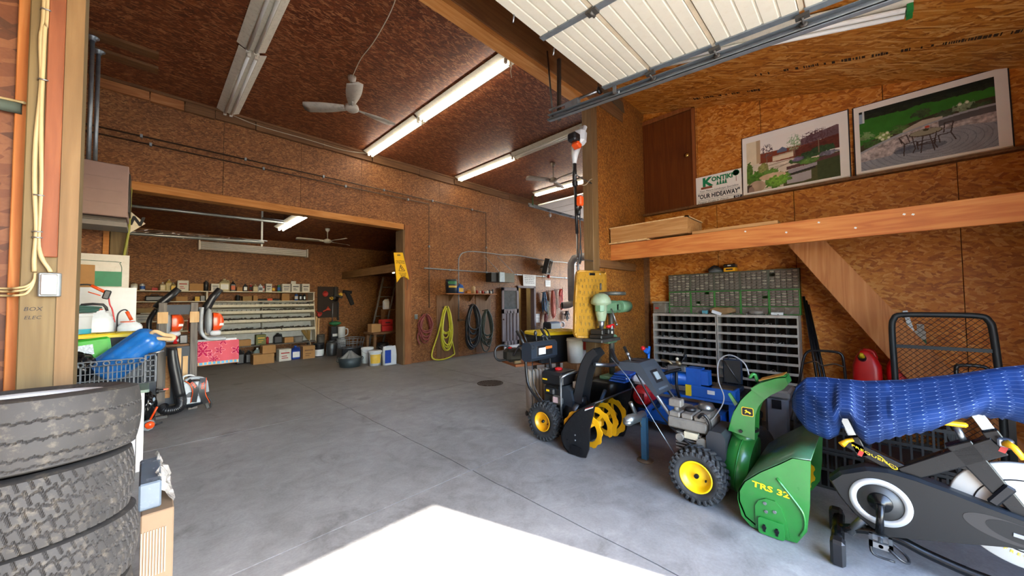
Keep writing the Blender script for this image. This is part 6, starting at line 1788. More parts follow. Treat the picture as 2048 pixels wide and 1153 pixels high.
def auger(x0, x1, y, z, R, turns, hand, w=.05, teeth=True, n=72):
    mb = MB(); vs = []
    for i in range(n + 1):
        t = i / n; a = hand * 2 * PI * turns * t
        x = x0 + (x1 - x0) * t
        ro = R - (.012 if (teeth and i % 4 in (0, 1)) else 0)
        for r, dx in ((ro, -.005), (ro, .005), (R - w, .005), (R - w, -.005)):
            vs.append((x + dx, y + r * math.cos(a), z + r * math.sin(a)))
    fs = []
    for i in range(n):
        for k in range(4): fs.append((i * 4 + k, i * 4 + (k + 1) % 4, i * 4 + 4 + (k + 1) % 4, i * 4 + 4 + k))
    fs += [(3, 2, 1, 0), tuple(n * 4 + q for q in range(4))]
    mb.add(vs, fs, False)
    for t in (.15, .85):
        a = hand * 2 * PI * turns * t; x = x0 + (x1 - x0) * t
        mb.box((x, y + (R - w) / 2 * math.cos(a), z + (R - w) / 2 * math.sin(a)), (.008, R - w, .03), (a, 0, 0))
    return mb
def chute_loft(parent, mat, pts, name='chute'):
    """pts: list of ((ya,za) back edge, (yb,zb) front edge, x half width); closed on three sides, open at the front edge"""
    mb = MB(); th = .006
    for xs_ in (-1, 1):
        vs = []
        for (a, b, h, xc) in pts:
            for dx in (0, th):
                vs += [(xc + xs_ * (h - dx), a[0], a[1]), (xc + xs_ * (h - dx), b[0], b[1])]
        fs = []
        for i in range(len(pts) - 1):
            o = i * 4; p = o + 4
            fs += [(o, o + 1, p + 1, p), (o + 2, p + 2, p + 3, o + 3), (o, p, p + 2, o + 2), (o + 1, o + 3, p + 3, p + 1)]
        fs += [(0, 2, 3, 1), tuple(len(vs) - 4 + q for q in (0, 1, 3, 2))]
        mb.add(vs, fs, False)
    vs = []
    for (a, b, h, xc) in pts:
        d = (Vector(b) - Vector(a)).normalized() * th
        vs += [(xc - h, a[0], a[1]), (xc + h, a[0], a[1]), (xc - h, a[0] + d.x, a[1] + d.y), (xc + h, a[0] + d.x, a[1] + d.y)]
    fs = []
    for i in range(len(pts) - 1):
        o = i * 4; p = o + 4
        fs += [(o, o + 1, p + 1, p), (o + 2, p + 2, p + 3, o + 3), (o, p, p + 2, o + 2), (o + 1, o + 3, p + 3, p + 1)]
    mb.add(vs, fs, True)
    return mb.build(name, mat, parent)

# ---------------- green two-stage snow blower
jd = thing('snow_blower', 'green snow blower with bright yellow wheel rims and a raised green chute', 'snow blower', (3.2, .8, 0))
NP = [(.66, .16), (.655, .22), (.62, .29), (.53, .38), (.43, .46), (.36, .52), (.27, .53), (.283, .25), (.30, .10), (.35, .012), (.42, .004), (.53, .004), (.59, .012), (.64, .06)]
plate(jd, 'side_plate', NP, 2.80, 2.815, JGREEN)
plate(jd, 'side_plate', NP, 3.635, 3.65, JGREEN)
mb = MB(); strip(mb, [(.27, .535), (.36, .525), (.43, .465), (.53, .385), (.62, .295), (.655, .22), (.655, .15), (.62, .06), (.55, .02)], 2.80, 3.65, .01)
mb.build('housing_shell', solid('green_worn', '#41694a', .35, var=.15, dirt=('#5b4a2f', .5), coat=.2), jd)
# pressed panel and skid shoe on the near side plate
def rounded(cx, cz, w, h, r, n=6):
    out = []
    for (sx, sz, a0) in ((1, 1, 0), (-1, 1, PI / 2), (-1, -1, PI), (1, -1, 3 * PI / 2)):
        for k in range(n + 1):
            a = a0 + PI / 2 * k / n
            out.append((cx + sx * (w / 2 - r) + r * math.cos(a), cz + sz * (h / 2 - r) + r * math.sin(a)))
    return out
DKG = solid('green_shade', '#237a31', .35, var=.08, coat=.2)
pp = [(.56, .02), (.56, .16), (.54, .2), (.5, .225), (.45, .225), (.42, .19), (.4, .12), (.385, .02)]
MB().prism(pp, 'x', 2.79, 2.80).build('pressed_panel', JGREEN, jd)
MB().tube([(2.796, .44, .37), (2.796, .36, .27), (2.796, .315, .2), (2.796, .31, .12), (2.796, .335, .06)], .007, 6, sub=4).build('pressed_rib', JGREEN, jd)
MB().prism(rounded(.475, .055, .135, .1, .015), 'x', 2.775, 2.789).build('skid_shoe', DKG, jd)
for y in (.51, .445):
    MB().box((2.773, y, .045), (.004, .012, .045)).cyl((2.766, y, .05), (2.774, y, .05), .012, n=10).build('bolt', BLACKM, jd)
for y, z in ((.505, .195), (.5, .145), (.455, .16)): MB().cyl((2.784, y, z), (2.7905, y, z), .01, n=10).build('bolt', STEEL, jd)
mb = MB(); text_mb(mb, 'TRS 32', .034, (2.7985, .475, .287), (0, -1, -.06), (0, -.06, 1), bold=.03, sx=1.35, off=.001)
mb.build('lettering', JYEL, jd)
MB().cyl((2.82, .475, .2), (3.63, .475, .2), .022, n=14).build('auger_shaft', JYEL, jd)
auger(2.84, 3.2, .475, .2, .165, 1.25, 1).build('auger_blade', JYEL, jd)
auger(3.62, 3.26, .475, .2, .165, 1.25, 1).build('auger_blade', JYEL, jd)
MB().cyl((3.225, .645, .24), (3.225, .79, .26), .215, n=40).build('impeller_drum', JGREEN, jd)
mb = MB().torus((3.225, .72, .25), (0, 1, .13), .216, .006, 40, 6); mb.build('drum_seam', DKG, jd)
MB().cyl((3.225, .70, .36), (3.225, .70, .52), .085, n=24).build('chute_base', JGREEN, jd)
MB().torus((3.225, .70, .505), (0, .1, 1), .088, .01, 28, 8).build('chute_ring', BLACKP, jd)
CH = [((.785, .50), (.615, .47), .075, 3.2), ((.765, .58), (.61, .56), .078, 3.2), ((.74, .66), (.605, .65), .08, 3.2), ((.70, .74), (.585, .715), .08, 3.2), ((.655, .80), (.56, .755), .08, 3.2), ((.61, .85), (.535, .795), .08, 3.2)]
chute_loft(jd, JGREEN, CH)
CH2 = [((.63, .84), (.545, .775), .084, 3.2), ((.56, .9), (.505, .815), .086, 3.2), ((.47, .945), (.43, .87), .086, 3.2), ((.42, .955), (.405, .905), .086, 3.2)]
chute_loft(jd, JGREEN, CH2, 'chute_deflector')
MB().add([(3.13, .58, .905), (3.27, .58, .905), (3.27, .43, .966), (3.13, .43, .966), (3.13, .58, .9), (3.27, .58, .9), (3.27, .43, .961), (3.13, .43, .961)], [(0, 1, 2, 3), (7, 6, 5, 4), (0, 4, 5, 1), (1, 5, 6, 2), (2, 6, 7, 3), (3, 7, 4, 0)]).build('warning_strip', solid('ochre_strip', '#a8782a', .6, var=.3, scale=40), jd)
MB().cyl((3.11, .7, .515), (3.125, .7, .515), .012, n=12).build('bolt', BLACKM, jd)
MB().tube([(3.2, .6, .88), (3.19, .61, .93), (3.18, .625, .935), (3.18, .645, .905)], .012, 6, sub=3).build('deflector_lever', JGREEN, jd)
MB().prism([(.745, .68), (.79, .765), (.775, .775), (.725, .7)], 'x', 3.17, 3.19).build('deflector_bracket', JGREEN, jd)
# badge
MB().prism(rounded(.652, .668, .075, .062, .01), 'x', 3.1175, 3.1195).build('badge', JYEL, jd)
bdg = MB().prism(rounded(.652, .668, .067, .054, .008), 'x', 3.1165, 3.1176).build('badge_field', INK, jd)
DE = [(.2, .25), (.3, .22), (.36, .38), (.5, .42), (.62, .36), (.72, .2), (.8, .22), (.76, .38), (.84, .3), (.9, .34), (.78, .5), (.62, .6), (.5, .62), (.42, .72), (.44, .84), (.4, .84), (.36, .74), (.32, .82), (.28, .8), (.3, .7), (.2, .68), (.2, .62), (.32, .58), (.36, .5), (.26, .4)]
MB().prism([(.652 + .03 - u * .06, .668 - .024 + v * .046) for u, v in DE], 'x', 3.1155, 3.1166).build('badge_emblem', JYEL, jd)
# engine
ENG = solid('engine_grey', '#7c776e', .55, .3, var=.2, dirt=('#4a443b', .4)); ENGD = solid('engine_dark', '#3a3835', .5, .4, var=.3, dirt=('#6a6254', .3))
SHROUD = solid('shroud_grey', '#6f6a62', .55, var=.12, dirt=('#3c3833', .4))
MB().bx(3.02, 3.38, .9, 1.2, .46, .545, bev=.012).build('engine_shroud', SHROUD, jd)
for k in range(3): MB().bx(3.03, 3.36, .915 + k * .095, 1.0 + k * .095, .545, .585, bev=.008).build('shroud_cap', SHROUD, jd)
MB().lathe([(0, 0), (.04, 0), (.045, .02), (.03, .03), (0, .03)], (3.15, 1.06, .585), (0, 0, 1), 16).build('fuel_cap', BLACKP, jd)
MB().bx(3.05, 3.13, 1.1, 1.2, .62, .68, bev=.008).cyl((3.09, 1.15, .58), (3.09, 1.15, .625), .02, n=10).build('control_box', SHROUD, jd)
MB().bx(3.06, 3.36, .92, 1.16, .28, .46, bev=.03).build('engine_block', ENGD, jd)
for k in range(6): MB().bx(3.03, 3.06, .95, 1.14, .3 + k * .025, .31 + k * .025).build('cooling_fin', ENG, jd)
MB().bx(3.02, 3.06, .97, 1.07, .4, .45).build('maker_plate', solid('plate_cream', '#c4b99d', .5), jd)
MB().cyl((3.0, 1.1, .4), (3.06, 1.1, .4), .03, n=14).build('recoil_housing', ENG, jd)
MB().cyl((3.01, .93, .38), (3.06, .93, .38), .05, n=16).build('muffler', ENG, jd)
MB().tube([(3.02, .96, .58), (3.0, .92, .62), (3.02, .88, .55), (3.03, .9, .42)], .012, 8, sub=4).build('fuel_line', BLACKM, jd)
MB().lathe([(0, 0), (.06, 0), (.065, .02), (.05, .05), (0, .055)], (3.28, .98, .585), (0, 0, 1), 20).build('starter_cover', STEEL, jd)
MB().prism([(.9, .27), (.8, .27), (.775, .32), (.775, .47), (.8, .505), (.88, .505), (.905, .46)], 'x', 3.0, 3.32).build('belt_cover', solid('belt_black', '#2a2d31', .5), jd)
MB().bx(2.99, 3.46, .82, 1.12, .2, .285, bev=.006).build('chassis', JGREEN, jd)
MB().cyl((2.86, .935, .195), (3.6, .935, .195), .014, n=10).build('axle', BLACKM, jd)
snow_tyre(jd, 2.83, 2.985, .935, .197, .196, .112, JYEL)
snow_tyre(jd, 3.46, 3.61, .935, .197, .196, .112, JYEL)
# handles and dash
GUNM = solid('gun_metal', '#353c44', .45, .2, var=.08)
DP = [(1.67, .89), (1.66, .925), (1.47, .935), (1.43, .89), (1.30, .68), (1.33, .66), (1.45, .80), (1.51, .855), (1.63, .85)]
MB().prism(DP, 'x', 3.1, 3.42).build('dashboard', GUNM, jd)
dwn = (Vector((0, 1.30, .68)) - Vector((0, 1.43, .89))).normalized(); nrm = Vector((0, dwn.z, -dwn.y))
if nrm.y > 0: nrm = -nrm
def onface(u, v, off=.0): return Vector((3.26 + u, 1.365, .785)) + dwn * v + nrm * off
MB().add([onface(-.055, -.075, .004), onface(.055, -.075, .004), onface(.055, .015, .004), onface(-.055, .015, .004), onface(-.075, -.09), onface(.075, -.09), onface(.075, .03), onface(-.075, .03)], [(0, 1, 2, 3), (4, 5, 1, 0), (5, 6, 2, 1), (6, 7, 3, 2), (7, 4, 0, 3)]).build('headlight_bezel', BLACKP, jd)
MB().add([onface(-.042, -.065, .008), onface(.042, -.065, .008), onface(.042, .005, .008), onface(-.042, .005, .008), onface(-.042, -.065), onface(.042, -.065), onface(.042, .005), onface(-.042, .005)], [(0, 1, 2, 3), (0, 4, 5, 1), (1, 5, 6, 2), (2, 6, 7, 3), (3, 7, 4, 0)]).build('headlight_lens', solid('lens', '#868e90', .12, var=.2), jd)
mb = MB()
for k in range(8): 
    q = [onface(-.1 + k * .025, .075, .002), onface(-.083 + k * .025, .075, .002), onface(-.083 + k * .025, .092, .002), onface(-.1 + k * .025, .092, .002)]; mb.add(q, [(0, 1, 2, 3)])
mb.build('embossed_letters', solid('emboss', '#5a626b', .5), jd)['kind'] = 'stuff'
for x in (3.13, 3.39):
    MB().tube([(x, 1.42, .78), (x, 1.2, .5), (x, 1.08, .33), (x, 1.0, .26)], .016, 8, sub=3).build('handle_tube', BLACKM if x > 3.2 else STEEL, jd)
    MB().tube([(x, 1.6, .88), (x, 1.7, .92), (x, 1.76, 1.03)], .016, 8).build('hand_grip', BLACKP, jd)
MB().tube([(3.06, 1.72, .96), (3.05, 1.55, .8), (3.0, 1.3, .48), (2.98, 1.13, .26)], .0035, 6).build('control_rod', GALV, jd)
MB().tube([(3.1, 1.5, .84), (3.08, 1.3, .55), (3.02, 1.12, .42), (3.03, 1.0, .34)], .007, 6, sub=4).build('control_cable', BLACKM, jd)
MB().tube([(3.2, 1.6, .925), (3.2, 1.62, .98)], .008, 8).ball((3.2, 1.625, .99), .018).build('gear_lever', STEEL, jd)
MB().tube([(3.18, .64, .9), (3.2, .68, 1.01), (3.22, .78, 1.06), (3.22, .86, 1.0), (3.2, .86, .85), (3.18, .82, .72), (3.16, .88, .58), (3.16, .98, .46)], .005, 6, sub=6).build('deflector_cable', solid('cable_grey', '#6f7072', .5), jd)
for x in (3.15, 3.31): MB().bx(x + .06, x + .07, 1.49, 1.62, .93, .936).build('lever_slot', BLACKM, jd)

# ---------------- black snow blower with yellow auger
yb = thing('snow_blower', 'black snow blower with a serrated yellow auger and yellow wheel rims', 'snow blower', (3.3, 2.3, 0))
SBLK = solid('gloss_black', '#15171a', .3, .1, var=.2, dirt=('#4a4843', .2))
NPY = [(2.225, .14), (2.215, .2), (2.17, .28), (2.12, .345), (2.06, .405), (1.95, .485), (1.87, .53), (1.82, .55), (1.85, .42), (1.885, .3), (1.9, .1), (1.935, .015), (1.99, .004), (2.13, .004), (2.19, .05)]
plate(yb, 'side_plate', NPY, 2.93, 2.942, SBLK)
plate(yb, 'side_plate', NPY, 3.665, 3.677, SBLK)
mb = MB(); strip(mb, [(1.82, .553), (1.87, .535), (1.95, .49), (2.06, .41), (2.17, .285), (2.215, .2), (2.22, .12), (2.19, .05), (2.13, .01)], 2.93, 3.677, .008); mb.build('housing_shell', SBLK, yb)
MB().prism([(2.1, .02), (1.99, .02), (1.985, .09), (2.0, .1), (2.09, .1), (2.1, .09)], 'x', 2.918, 2.93).build('skid_shoe', BLACKM, yb)
MB().prism([(1.93, .478), (1.84, .518), (1.845, .5), (1.935, .455)], 'x', 2.927, 2.93).build('warning_label', LWHITE, yb)
MB().prism([(1.93, .478), (1.84, .518), (1.842, .51), (1.931, .47)], 'x', 2.9255, 2.927).build('warning_label', LRED, yb)
for y, z in ((2.05, .2), (2.05, .15)): MB().cyl((2.924, y, z), (2.931, y, z), .008, n=8).build('bolt', STEEL, yb)
MB().cyl((2.942, 2.02, .24), (3.665, 2.02, .24), .02, n=14).build('auger_shaft', YPAINT, yb)
auger(2.96, 3.27, 2.02, .235, .195, 1.6, 1, .06).build('auger_blade', YPAINT, yb)
auger(3.65, 3.34, 2.02, .235, .195, 1.6, 1, .06).build('auger_blade', YPAINT, yb)
MB().box((3.305, 2.02, .24), (.09, .1, .09), bev=.02).build('gear_case', YPAINT, yb)
MB().cyl((3.305, 2.2, .26), (3.305, 2.34, .28), .18, n=32).build('impeller_drum', SBLK, yb)
MB().cyl((3.28, 2.23, .36), (3.28, 2.23, .48), .075, n=20).build('chute_base', BLACKP, yb)
CHY = [((2.27, .43), (2.15, .42), .075, 3.27), ((2.235, .56), (2.13, .55), .075, 3.27), ((2.2, .7), (2.1, .68), .075, 3.27), ((2.155, .84), (2.06, .8), .075, 3.27), ((2.09, .95), (2.01, .9), .075, 3.27), ((2.0, 1.01), (1.95, .95), .075, 3.27)]
chute_loft(yb, solid('chute_black', '#222325', .45, var=.15), CHY)
MB().tube([(3.3, 2.05, .83), (3.5, 2.0, .8), (3.7, 2.0, .79)], .022, 8).build('chute_rod', STEEL, yb)
MB().cyl((3.33, 2.0, .45), (3.5, 2.05, .52), .02, n=10).build('cleaning_tool', solid('tool_blue', '#33506b', .4), yb)
snow_tyre(yb, 2.985, 3.125, 2.52, .205, .204, .102, YPAINT)
snow_tyre(yb, 3.5, 3.64, 2.52, .205, .204, .102, YPAINT)
MB().cyl((3.0, 2.52, .205), (3.62, 2.52, .205), .013, n=10).build('axle', BLACKM, yb)
MB().bx(3.14, 3.48, 2.36, 2.66, .2, .31, bev=.01).build('chassis', BLACKM, yb)
MB().bx(3.14, 3.46, 2.36, 2.66, .56, .715, bev=.03).build('engine_cover', BLACKP, yb)
MB().bx(3.16, 3.44, 2.38, 2.64, .31, .56, bev=.03).build('engine_block', ENGD, yb)
MB().bx(3.12, 3.3, 2.36, 2.5, .37, .47, bev=.025).build('carburettor_cover', ENG, yb)
MB().bx(3.115, 3.12, 2.4, 2.46, .4, .46).build('label', solid('pink_label', '#d5b6b4', .5), yb)
MB().bx(3.133, 3.14, 2.56, 2.62, .62, .635).build('label', JYEL, yb)
MB().bx(3.1, 3.16, 2.44, 2.58, .475, .55, bev=.015).build('air_box', BLACKP, yb)
MB().bx(3.097, 3.1, 2.5, 2.54, .51, .53).build('label', JYEL, yb)
MB().lathe([(0, 0), (.045, 0), (.045, .02), (.02, .03), (0, .03)], (3.3, 2.52, .715), (0, 0, 1), 16).build('fuel_cap', RED, yb)
MB().tube([(3.1, 2.34, .28), (3.1, 2.34, .62), (3.1, 2.31, .7), (3.3, 2.26, .73), (3.44, 2.26, .68), (3.44, 2.27, .32)], .013, 8, sub=3).build('engine_guard', STEEL, yb)
MB().lathe([(0, 0), (.05, 0), (.06, .06), (.04, .11), (0, .11)], (3.42, 2.33, .56), (0, 0, 1), 16).build('muffler', solid('exhaust', '#6f6152', .5, .6, var=.3), yb)
MB().bx(3.26, 3.32, 2.26, 2.3, .55, .62).build('label', LWHITE, yb)
MB().prism([(2.42, .3), (2.25, .3), (2.235, .44), (2.26, .54), (2.34, .58), (2.42, .56)], 'x', 3.16, 3.42).build('belt_cover', solid('belt_slate', '#252b31', .45), yb)
# panel
PP = [(2.84, .83), (2.84, .985), (2.815, 1.02), (2.72, 1.03), (2.69, 1.0), (2.69, .85), (2.72, .815), (2.8, .81)]
MB().prism(PP, 'x', 3.03, 3.5).build('control_panel', solid('panel_navy', '#232b35', .42), yb)
MB().bx(3.12, 3.4, 2.684, 2.69, .87, .985, bev=.002).build('panel_recess', BLACKP, yb)
MB().bx(3.15, 3.27, 2.681, 2.684, .885, .96).build('label', LWHITE, yb)
MB().bx(3.27, 3.39, 2.681, 2.684, .94, .97).build('label', solid('label_orange2', '#c96a25', .5), yb)
MB().torus((3.06, 2.69, .98), (0, 1, 0), .022, .007, 16, 6).build('cable_port', BLACKP, yb)
MB().tube([(3.2, 2.76, 1.02), (3.2, 2.77, 1.1)], .008, 6).ball((3.2, 2.775, 1.12), (.02, .02, .035)).build('shift_lever', BLACKP, yb)
MB().tube([(3.3, 2.74, 1.02), (3.3, 2.745, 1.06)], .008, 6).ball((3.3, 2.745, 1.08), (.025, .02, .02)).build('chute_knob', BLACKP, yb)
for x in (3.05, 3.49):
    MB().tube([(x, 2.8, .98), (x, 2.93, 1.15)], .018, 10).build('hand_grip', BLACKP, yb)
    MB().tube([(x + .03, 2.79, 1.0), (x + .03, 2.85, 1.12), (x + .03, 2.9, 1.16)], .009, 6).build('clutch_lever', BLACKM, yb)
    MB().tube([(x, 2.8, .84), (x, 2.79, .7), (x, 2.75, .53), (x + .01, 2.6, .39), (x + .02, 2.52, .33)], .016, 8, sub=3).build('handle_tube', BLACKM, yb)
MB().tube([(3.1, 2.74, .82), (3.06, 2.7, .62), (3.08, 2.66, .48), (3.12, 2.58, .36)], .006, 6, sub=4).build('control_cable', BLACKM, yb)

# ---------------- log splitter
ls = thing('log_splitter', 'blue hydraulic log splitter with a red engine and towing coupler', 'log splitter', (3.9, 1.5, 0))
BL2 = solid('splitter_blue', '#1459ae', .38, var=.14)
# beam along -Y at X = 4.3
MB().bx(4.21, 4.39, .98, 1.46, .44, .56, bev=.006).build('beam', BL2, ls)
MB().bx(4.2, 4.4, .98, 2.0, .415, .44).build('beam_flange', BL2, ls)
MB().prism([(1.46, .74), (1.31, .74), (1.31, .56), (1.2, .56), (1.2, .44), (1.46, .4)], 'x', 4.23, 4.37).build('cylinder_bracket', BL2, ls)
MB().prism([(1.31, .72), (1.24, .72), (1.235, .57), (1.31, .57)], 'x', 4.24, 4.36).build('wedge', BL2, ls)
MB().bx(4.22, 4.38, 1.0, 1.2, .561, .575).build('slide_plate', solid('worn_slide', '#5b4a3a', .4, .6), ls)
MB().cyl((4.3, 2.1, .6), (4.3, 1.46, .6), .08, n=28).build('hydraulic_cylinder', BLUE, ls)
for y in (2.08, 1.62): MB().torus((4.3, y, .6), (0, 1, 0), .082, .008, 28, 6).build('cylinder_band', BL2, ls)
MB().bx(4.2, 4.208, 1.4, 1.46, .44, .56).build('label', YELLOW, ls)
MB().bx(4.2, 4.208, 1.98, 2.04, .62, .66).build('label', YELLOW, ls)
MB().bx(4.204, 4.2095, 1.17, 1.24, .49, .53).build('label', LWHITE, ls)
MB().box((4.25, 1.56, .72), (.08, .2, .07), bev=.01).build('valve_body', STEEL, ls)
MB().tube([(4.22, 1.6, .76), (4.22, 1.64, .79), (4.2, 1.72, .8)], .016, 8).tube([(4.2, 1.5, .77), (4.2, 1.55, .8)], .022, 8).build('valve_fitting', solid('brassy', '#8d7a5c', .4, .7), ls)
MB().tube([(4.22, 1.52, .76), (4.2, 1.46, .86)], .007, 6).ball((4.2, 1.455, .875), .02).build('valve_lever', BLACKP, ls)
MB().ball((4.2, 1.54, .83), .018).build('valve_knob', CREAM, ls)
MB().tube([(4.2, 1.5, .72), (4.15, 1.62, .68), (4.12, 1.75, .62), (4.15, 1.9, .56)], .018, 8, sub=5).build('hydraulic_hose', BLACKM, ls)
MB().tube([(4.2, 1.55, .7), (4.16, 1.54, .55), (4.17, 1.52, .42), (4.2, 1.5, .36)], .016, 8, sub=5).build('hydraulic_hose', BLACKM, ls)
# legs, wheel, tank
MB().bx(4.27, 4.33, 1.0, 1.06, .0, .44).build('leg', BL2, ls)
MB().bx(4.0, 4.4, 1.3, 1.95, .12, .34, bev=.04).build('oil_tank', BL2, ls)
MB().bx(4.18, 4.42, 1.1, 1.3, .2, .3).build('tank_bracket', BL2, ls)
REDE = solid('engine_red', '#a8171b', .35, var=.1)
MB().box((3.93, 1.80, .45), (.26, .2, .2), bev=.05).build('engine_shroud', REDE, ls)
MB().lathe([(0, 0), (.085, 0), (.09, .02), (.07, .05), (0, .06)], (3.80, 1.78, .45), (-1, -.1, 0), 24).build('recoil_starter', REDE, ls)
mb = MB()
for k in range(6): mb.box((3.745, 1.73 + k * .016, .45), (.006, .006, .09))
mb.build('starter_slots', BLACKM, ls)
MB().box((3.96, 1.85, .6), (.2, .18, .1), bev=.04).build('fuel_tank', WPLAST, ls)
MB().bx(3.85, 4.1, 1.67, 1.92, .31, .35).build('engine_plate', BLACKM, ls)
MB().cyl((3.9, 1.9, .52), (3.9, 1.95, .52), .06, n=16).build('air_filter', BLACKP, ls)
# tongue, coupler, jack leg
MB().tube([(4.1, 1.75, .33), (3.7, 1.66, .36), (3.36, 1.57, .37)], .035, 4).build('tongue', BL2, ls)
cp = MB()
cp.tube([(3.4, 1.585, .385), (3.28, 1.57, .395), (3.17, 1.6, .39), (3.12, 1.63, .375)], [.04, .042, .05, .03], 14, sub=4)
cp.ball((3.15, 1.61, .37), (.055, .05, .035), 16, 8)
cp.build('coupler', solid('zinc', '#9aa0a0', .35, .85, var=.15), ls)
MB().tube([(3.24, 1.58, .43), (3.22, 1.6, .5), (3.2, 1.61, .54)], [.022, .018, .02], 8).build('coupler_latch', STEEL, ls)
ch = MB()
pts = catmull([(3.3, 1.56, .4), (3.27, 1.54, .33), (3.3, 1.52, .26), (3.34, 1.53, .32), (3.35, 1.55, .4), (3.36, 1.53, .3), (3.33, 1.52, .24), (3.3, 1.53, .3)], 6)
for i, (a, b) in enumerate(zip(pts[:-1], pts[1:])):
    ch.torus((a + b) / 2, frame(b - a)[i % 2], .012, .0035, 8, 5)
ch.build('safety_chain', solid('chain', '#7f7a66', .4, .8), ls)['kind'] = 'stuff'
MB().bx(3.265, 3.315, 1.495, 1.545, .015, .4).build('jack_leg', solid('jack_teal', '#2b5a78', .4, var=.15), ls)
MB().lathe([(0, 0), (.075, 0), (.075, .008), (.03, .018), (0, .018)], (3.29, 1.52, .001), (0, 0, 1), 20).build('foot_plate', solid('rusty_foot', '#6f6254', .6, .4), ls)
for s in (1,):
    MB().lathe([(.06, -.04), (.12, -.05), (.155, -.03), (.16, 0), (.155, .03), (.12, .05), (.06, .04)], (4.05, .98 - .18, .16), (1, 0, 0), 28).build('wheel_tyre', RUBBER, ls)
    MB().lathe([(0, .02), (.07, .03), (.09, .04), (.1, .03)], (4.05, .8, .16), (-1, 0, 0), 24).build('wheel_rim', WHITE, ls)
    MB().cyl((4.05, .8, .16), (4.35, .8, .16), .02, n=8).bx(4.2, 4.3, .78, 1.4, .15, .19).build('axle', BL2, ls)
MB().tube([(4.0, 1.83, .44), (4.02, 1.8, .7), (4.02, 1.78, .97)], .014, 8).tube([(4.02, 1.8, .9), (3.98, 1.8, .93)], .03, 8).build('throttle_post', BL2, ls)
MB().ball((3.97, 1.83, .95), .026).build('throttle_knob', RED, ls)

# ---------------- indoor bike
bk_ = thing('exercise_bike', 'black and grey spinning bike with a white flywheel, facing the wall corner', 'exercise bike', (2.95, -.2, 0))
BLK = solid('bike_black', '#0b0c0d', .25, var=.1, spec=.35)
CHAR = solid('bike_charcoal', '#1f1e1d', .55, spec=.25, var=.05)
SHR = [(.2, .405), (.15, .465), (.04, .525), (-.05, .54), (-.15, .53), (-.27, .505), (-.39, .475), (-.55, .44), (-.72, .4), (-.78, .37), (-.78, .33), (-.6, .325), (-.45, .30), (-.26, .235), (-.12, .19), (-.04, .165), (.03, .19), (.1, .245), (.16, .325)]
cxs = sum(p[0] for p in SHR) / len(SHR); czs = sum(p[1] for p in SHR) / len(SHR)
def inset(poly, k): return [(cxs + (y - cxs) * k, czs + (z - czs) * (1 - (1 - k) * 2.2)) for y, z in poly]
n = len(SHR)
mb = MB()
r0 = [(3.0, y, z) for y, z in SHR]; r1 = [(2.925, y, z) for y, z in SHR]; r2 = [(2.9, y, z) for y, z in inset(SHR, .965)]
mb.add(r0 + r1 + r2, [(i, (i + 1) % n, n + (i + 1) % n, n + i) for i in range(n)] + [(n + i, n + (i + 1) % n, 2 * n + (i + 1) % n, 2 * n + i) for i in range(n)] + [list(range(n))[::-1]])
mb.build('chain_guard', solid('bike_edge', '#1d2126', .4, var=.06), bk_)
MB().prism(inset(SHR, .965), 'x', 2.896, 2.9005).build('guard_face', CHAR, bk_)
ov = []
for k in range(40):
    a = 2 * PI * k / 40
    ov.append((-.43 - .17 * math.cos(a) * (1 if math.cos(a) > 0 else .72), .385 + .052 * math.sin(a) - .02 * (math.cos(a) + .3)))
MB().prism(ov, 'x', 2.8945, 2.896).build('guard_recess', solid('recess_black', '#1d1d1e', .3), bk_)
MB().prism([(-.47 - .13 * math.cos(2 * PI * k / 40) * (1 if math.cos(2 * PI * k / 40) > 0 else .72), .38 + .042 * math.sin(2 * PI * k / 40) - .015 * math.cos(2 * PI * k / 40)) for k in range(40)], 'x', 2.8935, 2.8946).build('recess_cover', CHAR, bk_)
MB().box((2.892, -.49, .37), (.004, .07, .018), (.1, 0, 0), bev=.0015).build('recess_slot', STEEL, bk_)
C0 = (2.894, -.015, .355)
MB().lathe([(.0, .0), (.092, 0), (.092, .004), (0, .004)], (2.898, C0[1], C0[2]), (-1, 0, 0), 48).build('crank_disc', solid('disc_grey', '#2f2e2c', .45), bk_)
mb = MB(); mb.lathe([(.094, 0), (.127, 0), (.126, .006), (.095, .006), (.094, 0)], (2.897, C0[1], C0[2]), (-1, 0, 0), 64); mb.build('silver_ring', solid('ring_silver', '#b4b6b6', .3, .4, var=.03), bk_)
MB().lathe([(0, .03), (.02, .03), (.024, .016), (.05, .012), (.052, .004), (0, .004)], (2.896, C0[1], C0[2]), (-1, 0, 0), 32).build('bottom_bracket', BLK, bk_)
for k in range(5):
    a = 2 * PI * k / 5 + .3
    MB().cyl((2.893, C0[1] + .042 * math.cos(a), C0[2] + .042 * math.sin(a)), (2.884, C0[1] + .042 * math.cos(a), C0[2] + .042 * math.sin(a)), .007, n=8).build('bolt', BLACKM, bk_)
MB().tube([(2.862, -.015, .355), (2.85, -.012, .28), (2.845, -.008, .205)], [.02, .016, .018], 10).build('crank_arm', BLK, bk_)
MB().tube([(3.03, -.015, .355), (3.04, -.02, .42), (3.045, -.02, .5)], [.02, .016, .018], 10).build('crank_arm', BLK, bk_)
